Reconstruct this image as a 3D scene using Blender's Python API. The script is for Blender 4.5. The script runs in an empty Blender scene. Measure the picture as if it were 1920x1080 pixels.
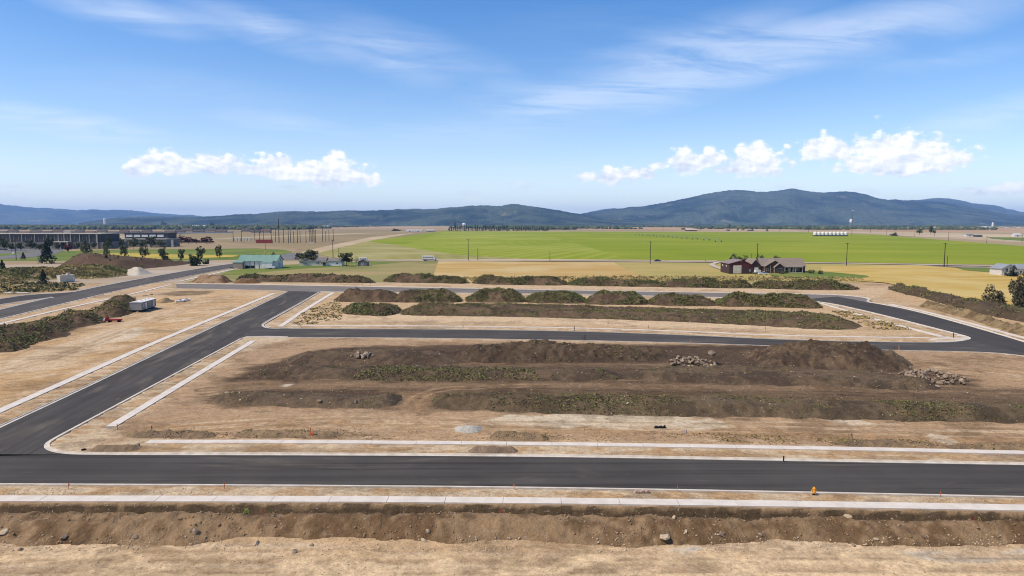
import bpy, bmesh, math, random
import numpy as np
from mathutils import Vector, Matrix
from mathutils.geometry import tessellate_polygon

S = bpy.context.scene
C = S.collection
R = math.radians
random.seed(7)
rng = np.random.default_rng(11)

# ------------------------------------------------------------------ camera
FPX, CAMH, HORIZON = 1280.0, 30.0, 419.0          # focal length in photo pixels, flying height, horizon row
PITCH = math.atan((540 - HORIZON) / FPX)
cam_d = bpy.data.cameras.new('camera')
cam_d.sensor_width = 36.0
cam_d.lens = 36.0 * FPX / 1920.0
cam_d.clip_start = 0.5
cam_d.clip_end = 90000.0
cam = bpy.data.objects.new('camera', cam_d)
cam.location = (0, 0, CAMH)
cam.rotation_euler = (math.pi / 2 - PITCH, 0, 0)
C.objects.link(cam)
S.camera = cam
S.view_settings.view_transform = 'Standard'
S.view_settings.look = 'None'
S.view_settings.gamma = 1.0
S.view_settings.use_curve_mapping = False
S.view_settings.exposure = 0.3
S.render.engine = 'CYCLES'
S.cycles.use_denoising = True
S.cycles.filter_width = 1.05
S.cycles.max_bounces = 6
S.cycles.diffuse_bounces = 3
S.cycles.volume_bounces = 1
S.cycles.transparent_max_bounces = 8

SUN_EL, SUN_AZ = 54.0, -110.0      # degrees; azimuth from +Y (view direction) towards +X


def raydir(px, py):
    x = (px - 960.0) / FPX
    y = -(py - 540.0) / FPX
    cp, sp = math.cos(PITCH), math.sin(PITCH)
    return Vector((x, cp + y * sp, -sp + y * cp))


def G(px, py, z=0.0):
    """the point of the level z that photo pixel (px, py) shows"""
    d = raydir(px, py)
    t = (z - CAMH) / d.z
    return Vector((d.x * t, d.y * t, z))


def azel(px, py):
    d = raydir(px, py).normalized()
    return math.atan2(d.x, d.y), math.asin(d.z)


# ------------------------------------------------------------------ node helper
class Q:
    """a node socket with arithmetic"""
    def __init__(s, nt, sock): s.nt, s.k = nt, sock
    def _m(s, op, *a):
        n = s.nt.nodes.new('ShaderNodeMath'); n.operation = op
        for i, v in enumerate((s,) + a):
            if isinstance(v, Q): s.nt.links.new(v.k, n.inputs[i])
            else: n.inputs[i].default_value = v
        return Q(s.nt, n.outputs[0])
    def __add__(s, o): return s._m('ADD', o)
    def __sub__(s, o): return s._m('SUBTRACT', o)
    def __mul__(s, o): return s._m('MULTIPLY', o)
    def __truediv__(s, o): return s._m('DIVIDE', o)
    __radd__ = __add__
    __rmul__ = __mul__
    def rsub(s, c): return (s * -1.0) + c
    def clamp(s):
        q = s._m('ADD', 0.0); q.k.node.use_clamp = True; return q
    def mx(s, o): return s._m('MAXIMUM', o)
    def mn(s, o): return s._m('MINIMUM', o)
    def step(s, a, b):
        n = s.nt.nodes.new('ShaderNodeMapRange'); n.interpolation_type = 'SMOOTHSTEP'
        s.nt.links.new(s.k, n.inputs[0]); n.inputs[1].default_value = a; n.inputs[2].default_value = b
        return Q(s.nt, n.outputs[0])
    def exp(s): return s._m('EXPONENT')


def node(nt, typ, **kw):
    n = nt.nodes.new(typ)
    for k, v in kw.items(): setattr(n, k, v)
    return n


def combine(nt, x, y, z=0.0):
    n = nt.nodes.new('ShaderNodeCombineXYZ')
    for i, v in enumerate((x, y, z)):
        if isinstance(v, Q): nt.links.new(v.k, n.inputs[i])
        else: n.inputs[i].default_value = v
    return n.outputs[0]


def noise(nt, vec, scale, detail=4.0, rough=0.55, dist=0.0):
    n = nt.nodes.new('ShaderNodeTexNoise')
    n.inputs['Scale'].default_value = scale
    n.inputs['Detail'].default_value = detail
    n.inputs['Roughness'].default_value = rough
    n.inputs['Distortion'].default_value = dist
    if vec is not None: nt.links.new(vec, n.inputs['Vector'])
    return Q(nt, n.outputs[0])


def mixc(nt, fac, a, b, mode='MIX'):
    n = nt.nodes.new('ShaderNodeMix'); n.data_type = 'RGBA'; n.blend_type = mode
    n.clamp_factor = True
    for sock, v in ((n.inputs[0], fac), (n.inputs[6], a), (n.inputs[7], b)):
        if isinstance(v, Q): nt.links.new(v.k, sock)
        elif isinstance(v, bpy.types.NodeSocket): nt.links.new(v, sock)
        elif isinstance(v, (tuple, list)): sock.default_value = tuple(v) + (1.0,) if len(v) == 3 else tuple(v)
        else: sock.default_value = v
    return n.outputs[2]


# ------------------------------------------------------------------ sky with cirrus and cumulus, sun
world = bpy.data.worlds.new('World')
S.world = world
world.use_nodes = True
wt = world.node_tree
wt.nodes.clear()
sky = node(wt, 'ShaderNodeTexSky', sky_type='NISHITA', sun_disc=False)
sky.sun_elevation = R(SUN_EL)
sky.sun_rotation = R(SUN_AZ)
sky.altitude = 700.0
sky.air_density = 1.0
sky.dust_density = 0.9
sky.ozone_density = 2.0
tc = node(wt, 'ShaderNodeTexCoord')
sep = node(wt, 'ShaderNodeSeparateXYZ')
wt.links.new(tc.outputs['Generated'], sep.inputs[0])
wx, wy, wz = (Q(wt, sep.outputs[i]) for i in range(3))
AZ = wx._m('ARCTAN2', wy)
EL = wz._m('ARCSINE')
skyc = node(wt, 'ShaderNodeHueSaturation')
skyc.inputs['Saturation'].default_value = 1.42
skyc.inputs['Hue'].default_value = 0.507
skyc.inputs['Value'].default_value = 1.0
wt.links.new(sky.outputs[0], skyc.inputs['Color'])
# cirrus: long fibres on a high level layer, thicker along a few sweeping bands
den = wz.mx(0.02) + 0.06
cu, cv = wx / den, wy / den
fib = noise(wt, combine(wt, cu * 0.62 + cv * 0.30, cv * 1.55 - cu * 0.35), 2.0, 7, 0.62, 0.6)
veil = noise(wt, combine(wt, cu * 0.35, cv * 0.5), 0.8, 3, 0.5, 0.4)
wob = noise(wt, combine(wt, AZ * 6.0, EL * 14.0), 1.0, 3, 0.6) - 0.5


wsum = combine(wt, AZ, EL, 0.0)
wvec = combine(wt, AZ, EL + wob * 0.020, 0.0)


def blobs(vec, items, peak=False):
    """sum of soft ellipses on the sky: (azimuth, elevation, half length, half height, tilt, weight)"""
    tot = None
    for a0, e0, ra, re, rot, w in items:
        mp = node(wt, 'ShaderNodeMapping', vector_type='TEXTURE')
        wt.links.new(vec, mp.inputs[0])
        mp.inputs['Location'].default_value = (a0, e0, 0)
        mp.inputs['Rotation'].default_value = (0, 0, rot)
        mp.inputs['Scale'].default_value = (ra, re, 1)
        g = node(wt, 'ShaderNodeTexGradient', gradient_type='SPHERICAL')
        wt.links.new(mp.outputs[0], g.inputs[0])
        ma = node(wt, 'ShaderNodeMath', operation='MAXIMUM' if peak else 'MULTIPLY_ADD')
        wt.links.new(g.outputs[1], ma.inputs[0]); ma.inputs[1].default_value = 0.0 if peak else w
        k = 1 if peak else 2
        if tot is None: ma.inputs[k].default_value = 0.0
        else: wt.links.new(tot, ma.inputs[k])
        tot = ma.outputs[0]
    return Q(wt, tot)


bl = []
for p0, p1, half, amp in (((900, 185), (1110, 190), 26, .6), ((1040, 205), (1560, 72), 34, .85), ((1380, 120), (1920, -18), 32, .9),
             ((1080, 150), (1430, 62), 30, .5), ((1180, 90), (1500, 20), 26, .4), ((-60, 208), (270, 250), 17, .95),
             ((90, -10), (380, 52), 20, .9), ((360, 5), (620, 92), 24, .75), ((560, 30), (900, 120), 30, .55),
             ((640, 80), (820, 150), 24, .4), ((1730, 245), (2000, 185), 20, .75), ((430, 215), (640, 245), 14, .4),
             ((150, 150), (520, 190), 30, .22), ((1640, 130), (1900, 95), 14, .35), ((700, 260), (1100, 235), 26, .3)):
    a0, e0 = azel(*p0); a1, e1 = azel(*p1)
    bl.append(((a0 + a1) / 2, (e0 + e1) / 2, math.hypot(a1 - a0, e1 - e0) * 0.78, half * 1.6 / 1280, math.atan2(e1 - e0, a1 - a0), amp * 1.5))
bands = blobs(wvec, bl)
away = ((AZ * AZ)._m('SQRT')).step(0.62, 0.8)           # the same kind of sky all round
cir = (bands * fib.step(0.22, 0.68) * 0.95 + veil.step(0.45, 0.75) * fib.step(0.35, 0.75) * 0.28
       + away * fib.step(0.5, 0.8) * veil.step(0.4, 0.7) * 0.5)
cir = cir * EL.step(0.0, 0.06)
# cumulus
cn_vec = combine(wt, AZ, EL * 1.35, 0.0)
pf = noise(wt, cn_vec, 34.0, 6, 0.62, 0.0)
pf2 = noise(wt, combine(wt, AZ + 0.004, EL * 1.35 - 0.007, 0.0), 34.0, 4, 0.60, 0.0)
cl = []
for (px, py, rx, ry, w) in ((262, 318, 34, 14, .85), (312, 308, 44, 20, 1), (372, 316, 40, 13, .8), (408, 306, 34, 20, .95), (470, 320, 46, 14, .75),
                            (512, 312, 30, 22, .98), (556, 330, 60, 22, .8), (618, 322, 58, 28, 1.0), (660, 334, 40, 16, .8), (700, 342, 20, 17, .9), (540, 350, 60, 12, .5),
                            (1105, 334, 36, 13, .75), (1158, 328, 48, 18, .95), (1210, 322, 36, 14, .75), (1235, 312, 30, 12, .7),
                            (1290, 300, 36, 24, .95), (1335, 296, 40, 20, .9), (1415, 300, 50, 27, 1.05), (1440, 322, 40, 14, .75), (1370, 318, 60, 13, .7),
                            (1540, 280, 34, 22, 1.0), (1570, 292, 30, 10, .7), (1680, 282, 56, 32, 1.05), (1640, 306, 62, 20, .9), (1755, 300, 52, 20, .95), (1700, 316, 90, 18, .75),
                            (885, 362, 38, 9, .7), (975, 351, 36, 13, .85), (1480, 350, 36, 11, .8), (1612, 359, 34, 11, .75), (1828, 360, 42, 9, .75), (1895, 356, 40, 15, .8),
                            (24, 368, 34, 8, .7), (18, 348, 26, 5, .5), (640, 382, 60, 6, .4)):
    a0, e0 = azel(px, py)
    cl.append((a0, e0, rx * 2.15 * w / 1280, ry * 2.05 * w / 1280, 0.0, w))
env = blobs(wsum, cl, True) * 2.1 - 1.0
envt = blobs(wsum, [(a, e + r * .34, ra * .95, r * .95, 0.0, w) for a, e, ra, r, _, w in cl if r > .018], True)
pv_ = node(wt, 'ShaderNodeTexVoronoi', feature='SMOOTH_F1')
pv_.inputs['Scale'].default_value = 62.0
pv_.inputs['Smoothness'].default_value = 0.35
wt.links.new(combine(wt, AZ + (pf - 0.5) * 0.02, EL * 1.25 + (pf2 - 0.5) * 0.02, 0.0), pv_.inputs['Vector'])
puff = Q(wt, pv_.outputs['Distance']).rsub(1.0) * 0.7
ring = noise(wt, combine(wt, AZ * 1.0, EL * 2.2, 3.0), 4.0, 4, 0.5).step(0.46, 0.7) * 1.7 - 1.0
ring = ring * away + (away.rsub(1.0)) * -4.0 - (EL - 0.11)._m('ABSOLUTE') * 16.0
env = env.mx(ring)
body = env.mx(-1.2) * 0.85 + 0.14 + (pf - 0.5) * 2.3 + (puff - 0.42) * 0.9
cum = body.step(-0.04, 0.42) * env.step(-0.9, -0.3)
lit = ((pf - pf2) * 3.2 + 0.30 + envt * 0.62 + (puff - 0.45) * 0.5).clamp()
CLOUD_SH, CLOUD_LT = (0.600, 0.650, 0.750), (0.96, 0.945, 0.92)
ccol = mixc(wt, lit, CLOUD_SH, CLOUD_LT)
CLOUD_K = 8.2                                    # the background strength is small, so a cloud's radiance is stated against it
kk = node(wt, 'ShaderNodeVectorMath', operation='SCALE')
wt.links.new(ccol, kk.inputs[0]); kk.inputs['Scale'].default_value = CLOUD_K
cirk = tuple(v * CLOUD_K for v in (0.70, 0.76, 0.86))
low = ((EL.mx(0.0) * -10.0).exp()) * 0.55          # bright milky air above the horizon, all round
sky0 = mixc(wt, low, skyc.outputs[0], (8.3, 8.5, 9.2))
col1 = mixc(wt, cir.clamp() * 0.42, sky0, cirk)
faint = (EL.step(0.010, 0.065) * 0.40 + 0.58) * (envt * 2.6 + 0.34 + away * 0.5).clamp()      # low clouds are farther off and fade into the air
col2 = mixc(wt, cum * faint, col1, kk.outputs[0])
bg = node(wt, 'ShaderNodeBackground')
bg.inputs['Strength'].default_value = 0.136
wt.links.new(col2, bg.inputs['Color'])
wo = node(wt, 'ShaderNodeOutputWorld')
wt.links.new(bg.outputs[0], wo.inputs['Surface'])

world.cycles.sampling_method = 'MANUAL'
world.cycles.sample_map_resolution = 512

sun_d = bpy.data.lights.new('sun', 'SUN')
sun_d.energy = 3.7
sun_d.angle = R(9.0)
sun_d.color = (1.0, 0.89, 0.74)
sun = bpy.data.objects.new('sun', sun_d)
sdir = Vector((math.sin(R(SUN_AZ)) * math.cos(R(SUN_EL)), math.cos(R(SUN_AZ)) * math.cos(R(SUN_EL)), math.sin(R(SUN_EL))))
sun.rotation_euler = sdir.to_track_quat('Z', 'Y').to_euler()
sun.location = (0, 0, 200)
C.objects.link(sun)


# ------------------------------------------------------------------ numeric helpers
def _hash(ix, iy, seed):
    n = (ix.astype(np.int64) * 374761393 + iy.astype(np.int64) * 668265263 + seed * 974711) & 0x7fffffff
    n = ((n ^ (n >> 13)) * 1274126177) & 0x7fffffff
    n = ((n ^ (n >> 16)) * 1597334677) & 0x7fffffff
    return ((n ^ (n >> 15)) & 0xffff) / 65535.0


def vnoise(x, y, seed=0):
    ix, iy = np.floor(x), np.floor(y)
    fx, fy = x - ix, y - iy
    fx = fx * fx * fx * (fx * (fx * 6 - 15) + 10); fy = fy * fy * fy * (fy * (fy * 6 - 15) + 10)
    a, b = _hash(ix, iy, seed), _hash(ix + 1, iy, seed)
    c, d = _hash(ix, iy + 1, seed), _hash(ix + 1, iy + 1, seed)
    return (a + (b - a) * fx) * (1 - fy) + (c + (d - c) * fx) * fy


def fbm(x, y, octv=4, seed=0, gain=0.5):
    """about 0..1, mean 0.5"""
    s, a, t = 0.0, 1.0, 0.0
    for i in range(octv):
        c_, s_ = math.cos(0.6 * i), math.sin(0.6 * i)
        s = s + a * vnoise((x * c_ - y * s_) * 2 ** i + 17.3 * i, (x * s_ + y * c_) * 2 ** i - 9.1 * i, seed + i); t += a; a *= gain
    return s / t


def sstep(v, a, b):
    t = np.clip((v - a) / (b - a), 0, 1)
    return t * t * (3 - 2 * t)


def poly_sd(X, Y, poly):
    """signed distance to a polygon, positive inside (only near the box of the polygon, else -99)"""
    poly = np.asarray([(p[0], p[1]) for p in poly])
    out = np.full(X.shape, -99.0)
    m = ((X > poly[:, 0].min() - 14) & (X < poly[:, 0].max() + 14) & (Y > poly[:, 1].min() - 14) & (Y < poly[:, 1].max() + 14))
    if not m.any(): return out
    x, y = X[m], Y[m]
    d2 = np.full(x.shape, 1e18); ins = np.zeros(x.shape, bool)
    n = len(poly)
    for i in range(n):
        x0, y0 = poly[i]; x1, y1 = poly[(i + 1) % n]
        ex, ey = x1 - x0, y1 - y0
        t = np.clip(((x - x0) * ex + (y - y0) * ey) / (ex * ex + ey * ey + 1e-12), 0, 1)
        d2 = np.minimum(d2, (x - x0 - t * ex) ** 2 + (y - y0 - t * ey) ** 2)
        if y0 != y1:
            ins ^= ((y0 > y) != (y1 > y)) & (x < ex * (y - y0) / (y1 - y0) + x0)
    d = np.sqrt(d2)
    out[m] = np.where(ins, d, -d)
    return out


def line_d(X, Y, pts):
    pts = [(p[0], p[1]) for p in pts]
    d2 = np.full(X.shape, 1e18)
    for (x0, y0), (x1, y1) in zip(pts[:-1], pts[1:]):
        ex, ey = x1 - x0, y1 - y0
        t = np.clip(((X - x0) * ex + (Y - y0) * ey) / (ex * ex + ey * ey + 1e-12), 0, 1)
        d2 = np.minimum(d2, (X - x0 - t * ex) ** 2 + (Y - y0 - t * ey) ** 2)
    return np.sqrt(d2)


def GP(*pp): return [G(px, py) for px, py in pp]


def chaikin(pts, n=2, closed=False):
    pts = [Vector((p[0], p[1])) for p in pts]
    for _ in range(n):
        out = []
        m = len(pts)
        rngi = range(m) if closed else range(m - 1)
        if not closed: out.append(pts[0])
        for i in rngi:
            a, b = pts[i], pts[(i + 1) % m]
            out += [a.lerp(b, .25), a.lerp(b, .75)]
        if not closed: out.append(pts[-1])
        pts = out
    return pts


# ------------------------------------------------------------------ object helpers
def tag(o, label=None, cat=None, group=None, kind=None):
    if label: o['label'] = label
    if cat: o['category'] = cat
    if group: o['group'] = group
    if kind: o['kind'] = kind
    return o


def link(name, me, mat=None, parent=None, loc=None):
    o = bpy.data.objects.new(name, me)
    if mat is not None and not me.materials: me.materials.append(mat)
    C.objects.link(o)
    if parent is not None: o.parent = parent
    if loc is not None: o.location = loc
    return o


def thing(name, label, cat, loc=(0, 0, 0), rz=0.0, group=None):
    o = bpy.data.objects.new(name, None)
    o.empty_display_size = 0.2
    C.objects.link(o)
    o.location = loc; o.rotation_euler = (0, 0, rz)
    return tag(o, label, cat, group)


def np_mesh(name, V, Fq, smooth=False, col=None):
    """V (n,3), Fq (m,3|4) arrays"""
    V = np.ascontiguousarray(V, np.float32); Fq = np.ascontiguousarray(Fq, np.int32)
    me = bpy.data.meshes.new(name)
    k = Fq.shape[1]
    me.vertices.add(len(V)); me.vertices.foreach_set('co', V.ravel())
    me.loops.add(Fq.size); me.loops.foreach_set('vertex_index', Fq.ravel())
    me.polygons.add(len(Fq))
    me.polygons.foreach_set('loop_start', np.arange(0, Fq.size, k, dtype=np.int32))
    me.polygons.foreach_set('loop_total', np.full(len(Fq), k, np.int32))
    if smooth: me.polygons.foreach_set('use_smooth', np.ones(len(Fq), bool))
    me.update(calc_edges=True)
    if col is not None:
        at = me.color_attributes.new('Col', 'FLOAT_COLOR', 'POINT')
        cc = np.ones((len(V), 4), np.float32); cc[:, :3] = col
        at.data.foreach_set('color', cc.ravel())
    return me


class MB:
    """collects shapes of one part, built as one mesh"""
    def __init__(s): s.v, s.f = [], []
    def add(s, vs, fs):
        b = len(s.v); s.v += [tuple(v) for v in vs]; s.f += [tuple(i + b for i in f) for f in fs]; return s
    def box(s, x0, x1, y0, y1, z0, z1):
        vs = [(x, y, z) for z in (z0, z1) for y in (y0, y1) for x in (x0, x1)]
        return s.add(vs, [(0, 2, 3, 1), (4, 5, 7, 6), (0, 1, 5, 4), (2, 6, 7, 3), (0, 4, 6, 2), (1, 3, 7, 5)])
    def prism(s, pts, a0, a1, axis='y'):
        """a 2-D outline pushed along an axis: 'y' outline is (x,z), 'x' outline is (y,z), 'z' outline is (x,y)"""
        n = len(pts)
        def P(p, a): return (p[0], a, p[1]) if axis == 'y' else (a, p[0], p[1]) if axis == 'x' else (p[0], p[1], a)
        vs = [P(p, a0) for p in pts] + [P(p, a1) for p in pts]
        fs = [tuple(range(n)), tuple(range(2 * n - 1, n - 1, -1))] + [(i, i + n, (i + 1) % n + n, (i + 1) % n) for i in range(n)]
        return s.add(vs, fs)
    def rod(s, p0, p1, r0, r1=None, n=6):
        r1 = r0 if r1 is None else r1
        p0, p1 = Vector(p0), Vector(p1)
        d = (p1 - p0).normalized()
        a = d.orthogonal().normalized(); b = d.cross(a)
        vs = [p0 + (a * math.cos(t) + b * math.sin(t)) * r0 for t in (2 * math.pi * i / n for i in range(n))]
        vs += [p1 + (a * math.cos(t) + b * math.sin(t)) * r1 for t in (2 * math.pi * i / n for i in range(n))]
        return s.add(vs, [tuple(range(n - 1, -1, -1)), tuple(range(n, 2 * n))] + [(i, (i + 1) % n, (i + 1) % n + n, i + n) for i in range(n)])
    def lathe(s, prof, n=12, c=(0, 0, 0)):
        vs, fs = [], []
        for r, z in prof:
            vs += [(c[0] + r * math.cos(2 * math.pi * i / n), c[1] + r * math.sin(2 * math.pi * i / n), c[2] + z) for i in range(n)]
        for k in range(len(prof) - 1):
            fs += [(k * n + i, k * n + (i + 1) % n, (k + 1) * n + (i + 1) % n, (k + 1) * n + i) for i in range(n)]
        fs += [tuple(range(n - 1, -1, -1)), tuple(range((len(prof) - 1) * n, len(prof) * n))]
        return s.add(vs, fs)
    def slab(s, quad, t):
        """a thick quad given by four corners, thickened downwards"""
        n = len(quad)
        vs = [tuple(p) for p in quad] + [(p[0], p[1], p[2] - t) for p in quad]
        return s.add(vs, [tuple(range(n)), tuple(range(2 * n - 1, n - 1, -1))] + [(i, i + n, (i + 1) % n + n, (i + 1) % n) for i in range(n)])
    def mesh(s, name, mat=None):
        me = bpy.data.meshes.new(name); me.from_pydata(s.v, [], s.f)
        bm = bmesh.new(); bm.from_mesh(me); bmesh.ops.recalc_face_normals(bm, faces=bm.faces); bm.to_mesh(me); bm.free()
        if mat: me.materials.append(mat)
        return me
    def build(s, name, mat, parent=None, loc=None): return link(name, s.mesh(name, mat), None, parent, loc)


def copy_tree(o, parent=None):
    c = o.copy(); C.objects.link(c); c.parent = parent
    for ch in o.children: copy_tree(ch, c)
    return c


# ------------------------------------------------------------------ materials
def new_mat(name, rough=0.9, spec=0.25):
    m = bpy.data.materials.new(name); m.use_nodes = True
    nt = m.node_tree; b = nt.nodes['Principled BSDF']
    b.inputs['Roughness'].default_value = rough
    b.inputs['Specular IOR Level'].default_value = spec
    return m, nt, b


def ocoord(nt, rot=0.0, scale=(1, 1, 1), geo=False):
    n = nt.nodes.new('ShaderNodeNewGeometry' if geo else 'ShaderNodeTexCoord')
    mp = nt.nodes.new('ShaderNodeMapping')
    mp.vector_type = 'TEXTURE'                          # turn first, stretch afterwards
    mp.inputs['Rotation'].default_value = (0, 0, -rot); mp.inputs['Scale'].default_value = tuple(1.0 / s_ for s_ in scale)
    nt.links.new(n.outputs['Position' if geo else 'Object'], mp.inputs[0])
    return mp.outputs[0]


def bump(nt, b, h, strength, dist):
    n = nt.nodes.new('ShaderNodeBump'); n.inputs['Strength'].default_value = strength; n.inputs['Distance'].default_value = dist
    nt.links.new(h.k, n.inputs['Height']); nt.links.new(n.outputs[0], b.inputs['Normal'])


def pmat(name, c1, c2=None, scale=1.0, rough=0.85, spec=0.10, metal=0.0, bmp=0.0, stretch=(1, 1, 1), geo=False):
    """paint, wood, metal or concrete: two tones of one colour in blotches"""
    m, nt, b = new_mat(name, rough, spec)
    c2 = c2 or tuple(v * 0.78 for v in c1)
    vec = ocoord(nt, 0, stretch, geo)
    n1 = noise(nt, vec, scale, 5, 0.6)
    nt.links.new(mixc(nt, n1.step(0.3, 0.7), c1, c2), b.inputs['Base Color'])
    b.inputs['Metallic'].default_value = metal
    if bmp: bump(nt, b, noise(nt, vec, scale * 6, 4, 0.6), bmp, 0.05)
    return m


def attr_mat(name, scales, amp, rough=0.95, bmp=None, stretch=None, speck=None):
    """earth or leaves whose own colour is stored per vertex, broken up by fine grain"""
    m, nt, b = new_mat(name, rough, 0.12)
    a = nt.nodes.new('ShaderNodeAttribute'); a.attribute_name = 'Col'
    vec = ocoord(nt, geo=True)
    f = None
    for s_, w in zip(scales, amp):
        q = (noise(nt, vec, s_, 5, 0.65) - 0.5) * w
        f = q if f is None else f + q
    if stretch:
        q = (noise(nt, ocoord(nt, stretch[0], stretch[1], True), stretch[2], 5, 0.6) - 0.5) * stretch[3]
        f = q if f is None else f + q
    col = a.outputs['Color']
    if f is not None:
        v = (f + 1.0).mx(0.15)
        h = nt.nodes.new('ShaderNodeVectorMath'); h.operation = 'SCALE'
        nt.links.new(col, h.inputs[0]); nt.links.new(v.k, h.inputs['Scale'])
        col = h.outputs[0]
    if speck:
        sp = noise(nt, vec, speck[0], 2, 0.5).step(speck[1], speck[1] + 0.05)
        col = mixc(nt, sp * speck[3], col, speck[2])
    nt.links.new(col, b.inputs['Base Color'])
    if bmp: bump(nt, b, noise(nt, vec, bmp[0], 6, 0.7), bmp[1], bmp[2])
    return m


M = {}
M['soil'] = attr_mat('bare_soil', (0.07, 0.55, 1.6, 5.0), (0.40, 0.80, 1.25, 1.25), bmp=(2.6, 0.8, 0.16), stretch=(0.0, (0.10, 1.0, 1.0), 1.3, 0.30), speck=(4.0, 0.66, (0.50, 0.43, 0.32), 0.55))
M['mound'] = attr_mat('heaped_soil', (0.35, 1.3, 4.5), (0.7, 0.8, 0.75), bmp=(2.2, 1.0, 0.35), speck=(2.8, 0.68, (0.42, 0.34, 0.25), 0.6))
M['leaf'] = attr_mat('leaves', (0.8,), (0.4,), rough=0.9)
_nt = M['leaf'].node_tree                       # a bunch of leaves turns its blades to the light: soften the facet normals towards upright
_g = _nt.nodes.new('ShaderNodeNewGeometry')
_a = _nt.nodes.new('ShaderNodeVectorMath'); _a.operation = 'MULTIPLY_ADD'
_nt.links.new(_g.outputs['Normal'], _a.inputs[0]); _a.inputs[1].default_value = (.55, .55, .55); _a.inputs[2].default_value = (0, 0, .75)
_n = _nt.nodes.new('ShaderNodeVectorMath'); _n.operation = 'NORMALIZE'
_nt.links.new(_a.outputs[0], _n.inputs[0]); _nt.links.new(_n.outputs[0], _nt.nodes['Principled BSDF'].inputs['Normal'])
M['kerb'] = pmat('kerb_concrete', (0.64, 0.565, 0.455), (0.47, 0.405, 0.315), 0.6, 0.9, geo=True)
M['walk'] = pmat('sidewalk_concrete', (0.67, 0.60, 0.50), (0.56, 0.50, 0.415), 0.5, 0.9, geo=True)
M['walkbase'] = pmat('joint_filler', (0.16, 0.14, 0.12), None, 1.0)
M['white'] = pmat('white_paint', (0.78, 0.74, 0.67), (0.66, 0.62, 0.56), 0.6, 0.6)
M['cream'] = pmat('cream_paint', (0.62, 0.56, 0.44), (0.50, 0.45, 0.34), 0.5, 0.7)
M['glass'] = pmat('window_glass', (0.03, 0.04, 0.05), (0.05, 0.06, 0.07), 0.5, 0.08, 0.6)
M['black'] = pmat('black_rubber', (0.018, 0.018, 0.02), None, 2.0, 0.7)
M['pole'] = pmat('weathered_pole', (0.075, 0.058, 0.045), (0.045, 0.036, 0.03), 0.7, 0.9, stretch=(4, 4, .5))
M['steel'] = pmat('galvanised_steel', (0.42, 0.43, 0.44), (0.30, 0.31, 0.32), 1.0, 0.45, metal=0.6)
M['wood'] = pmat('stake_wood', (0.40, 0.28, 0.15), (0.28, 0.19, 0.10), 3.0)
M['orange'] = pmat('orange_marking_paint', (0.85, 0.16, 0.03), (0.65, 0.13, 0.04), 4.0, 0.6)
M['redstake'] = pmat('red_stake_paint', (0.42, 0.06, 0.04), (0.28, 0.05, 0.03), 4.0, 0.7)
M['yellow'] = pmat('yellow_plastic', (0.75, 0.45, 0.08), (0.62, 0.36, 0.06), 3.0, 0.5)
M['blue'] = pmat('blue_marking_paint', (0.03, 0.08, 0.32), (0.02, 0.06, 0.22), 4.0, 0.6)
M['rock'] = pmat('basalt_rock', (0.33, 0.245, 0.165), (0.165, 0.120, 0.080), 0.9, 0.9, bmp=0.6, geo=True)
M['palerock'] = pmat('pale_granite', (0.50, 0.385, 0.255), (0.34, 0.255, 0.165), 0.8, 0.9, bmp=0.5, geo=True)
M['bark'] = pmat('bark', (0.08, 0.06, 0.045), None, 1.0)


def asphalt(name, rot, wear=0.0, lift=1.0):
    m, nt, b = new_mat(name, 0.9, 0.10)
    v = ocoord(nt, -rot, (1, 1, 1), True)
    vs = ocoord(nt, -rot, (0.035, 1.0, 1.0), True)       # paver passes run along the road
    streaks = noise(nt, vs, 0.55, 4, 0.6)
    blot = noise(nt, v, 0.10, 5, 0.6)
    grit = noise(nt, v, 9.0, 3, 0.7)
    dustn = noise(nt, ocoord(nt, -rot, (0.25, 1, 1), True), 0.16, 6, 0.65, 0.6)
    k = streaks.step(0.3, 0.7) * 0.5 + blot.step(0.3, 0.7) * 0.35 + grit * 0.3
    c = mixc(nt, k, tuple(x * lift for x in (0.042, 0.0375, 0.032)), tuple(x * lift for x in (0.080, 0.072, 0.062)))
    seam = noise(nt, ocoord(nt, -rot, (0.006, 1.0, 1.0), True), 0.42, 2, 0.5)          # joints between paver lanes and wheel lines
    c = mixc(nt, (seam - 0.5)._m('ABSOLUTE').step(0.012, 0.0) * 0.55, c, (0.022, 0.020, 0.018))
    wheel = noise(nt, ocoord(nt, -rot, (0.015, 1.0, 1.0), True), 0.9, 3, 0.6)
    c = mixc(nt, wheel.step(0.55, 0.75) * 0.35, c, (0.105, 0.092, 0.076))
    spill = noise(nt, ocoord(nt, -rot, (0.35, 1.0, 1.0), True), 0.55, 6, 0.7, 1.0)        # soil and dust carried in from the lots
    c = mixc(nt, spill.step(0.64 - wear * .3, 0.76) * 0.55, c, (0.24, 0.19, 0.135))
    c = mixc(nt, dustn.step(0.60 - wear, 0.78 - wear * 0.6) * (0.4 + wear), c, (0.19, 0.155, 0.115))
    nt.links.new(c, b.inputs['Base Color'])
    bump(nt, b, grit, 0.25, 0.01)
    return m


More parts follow.
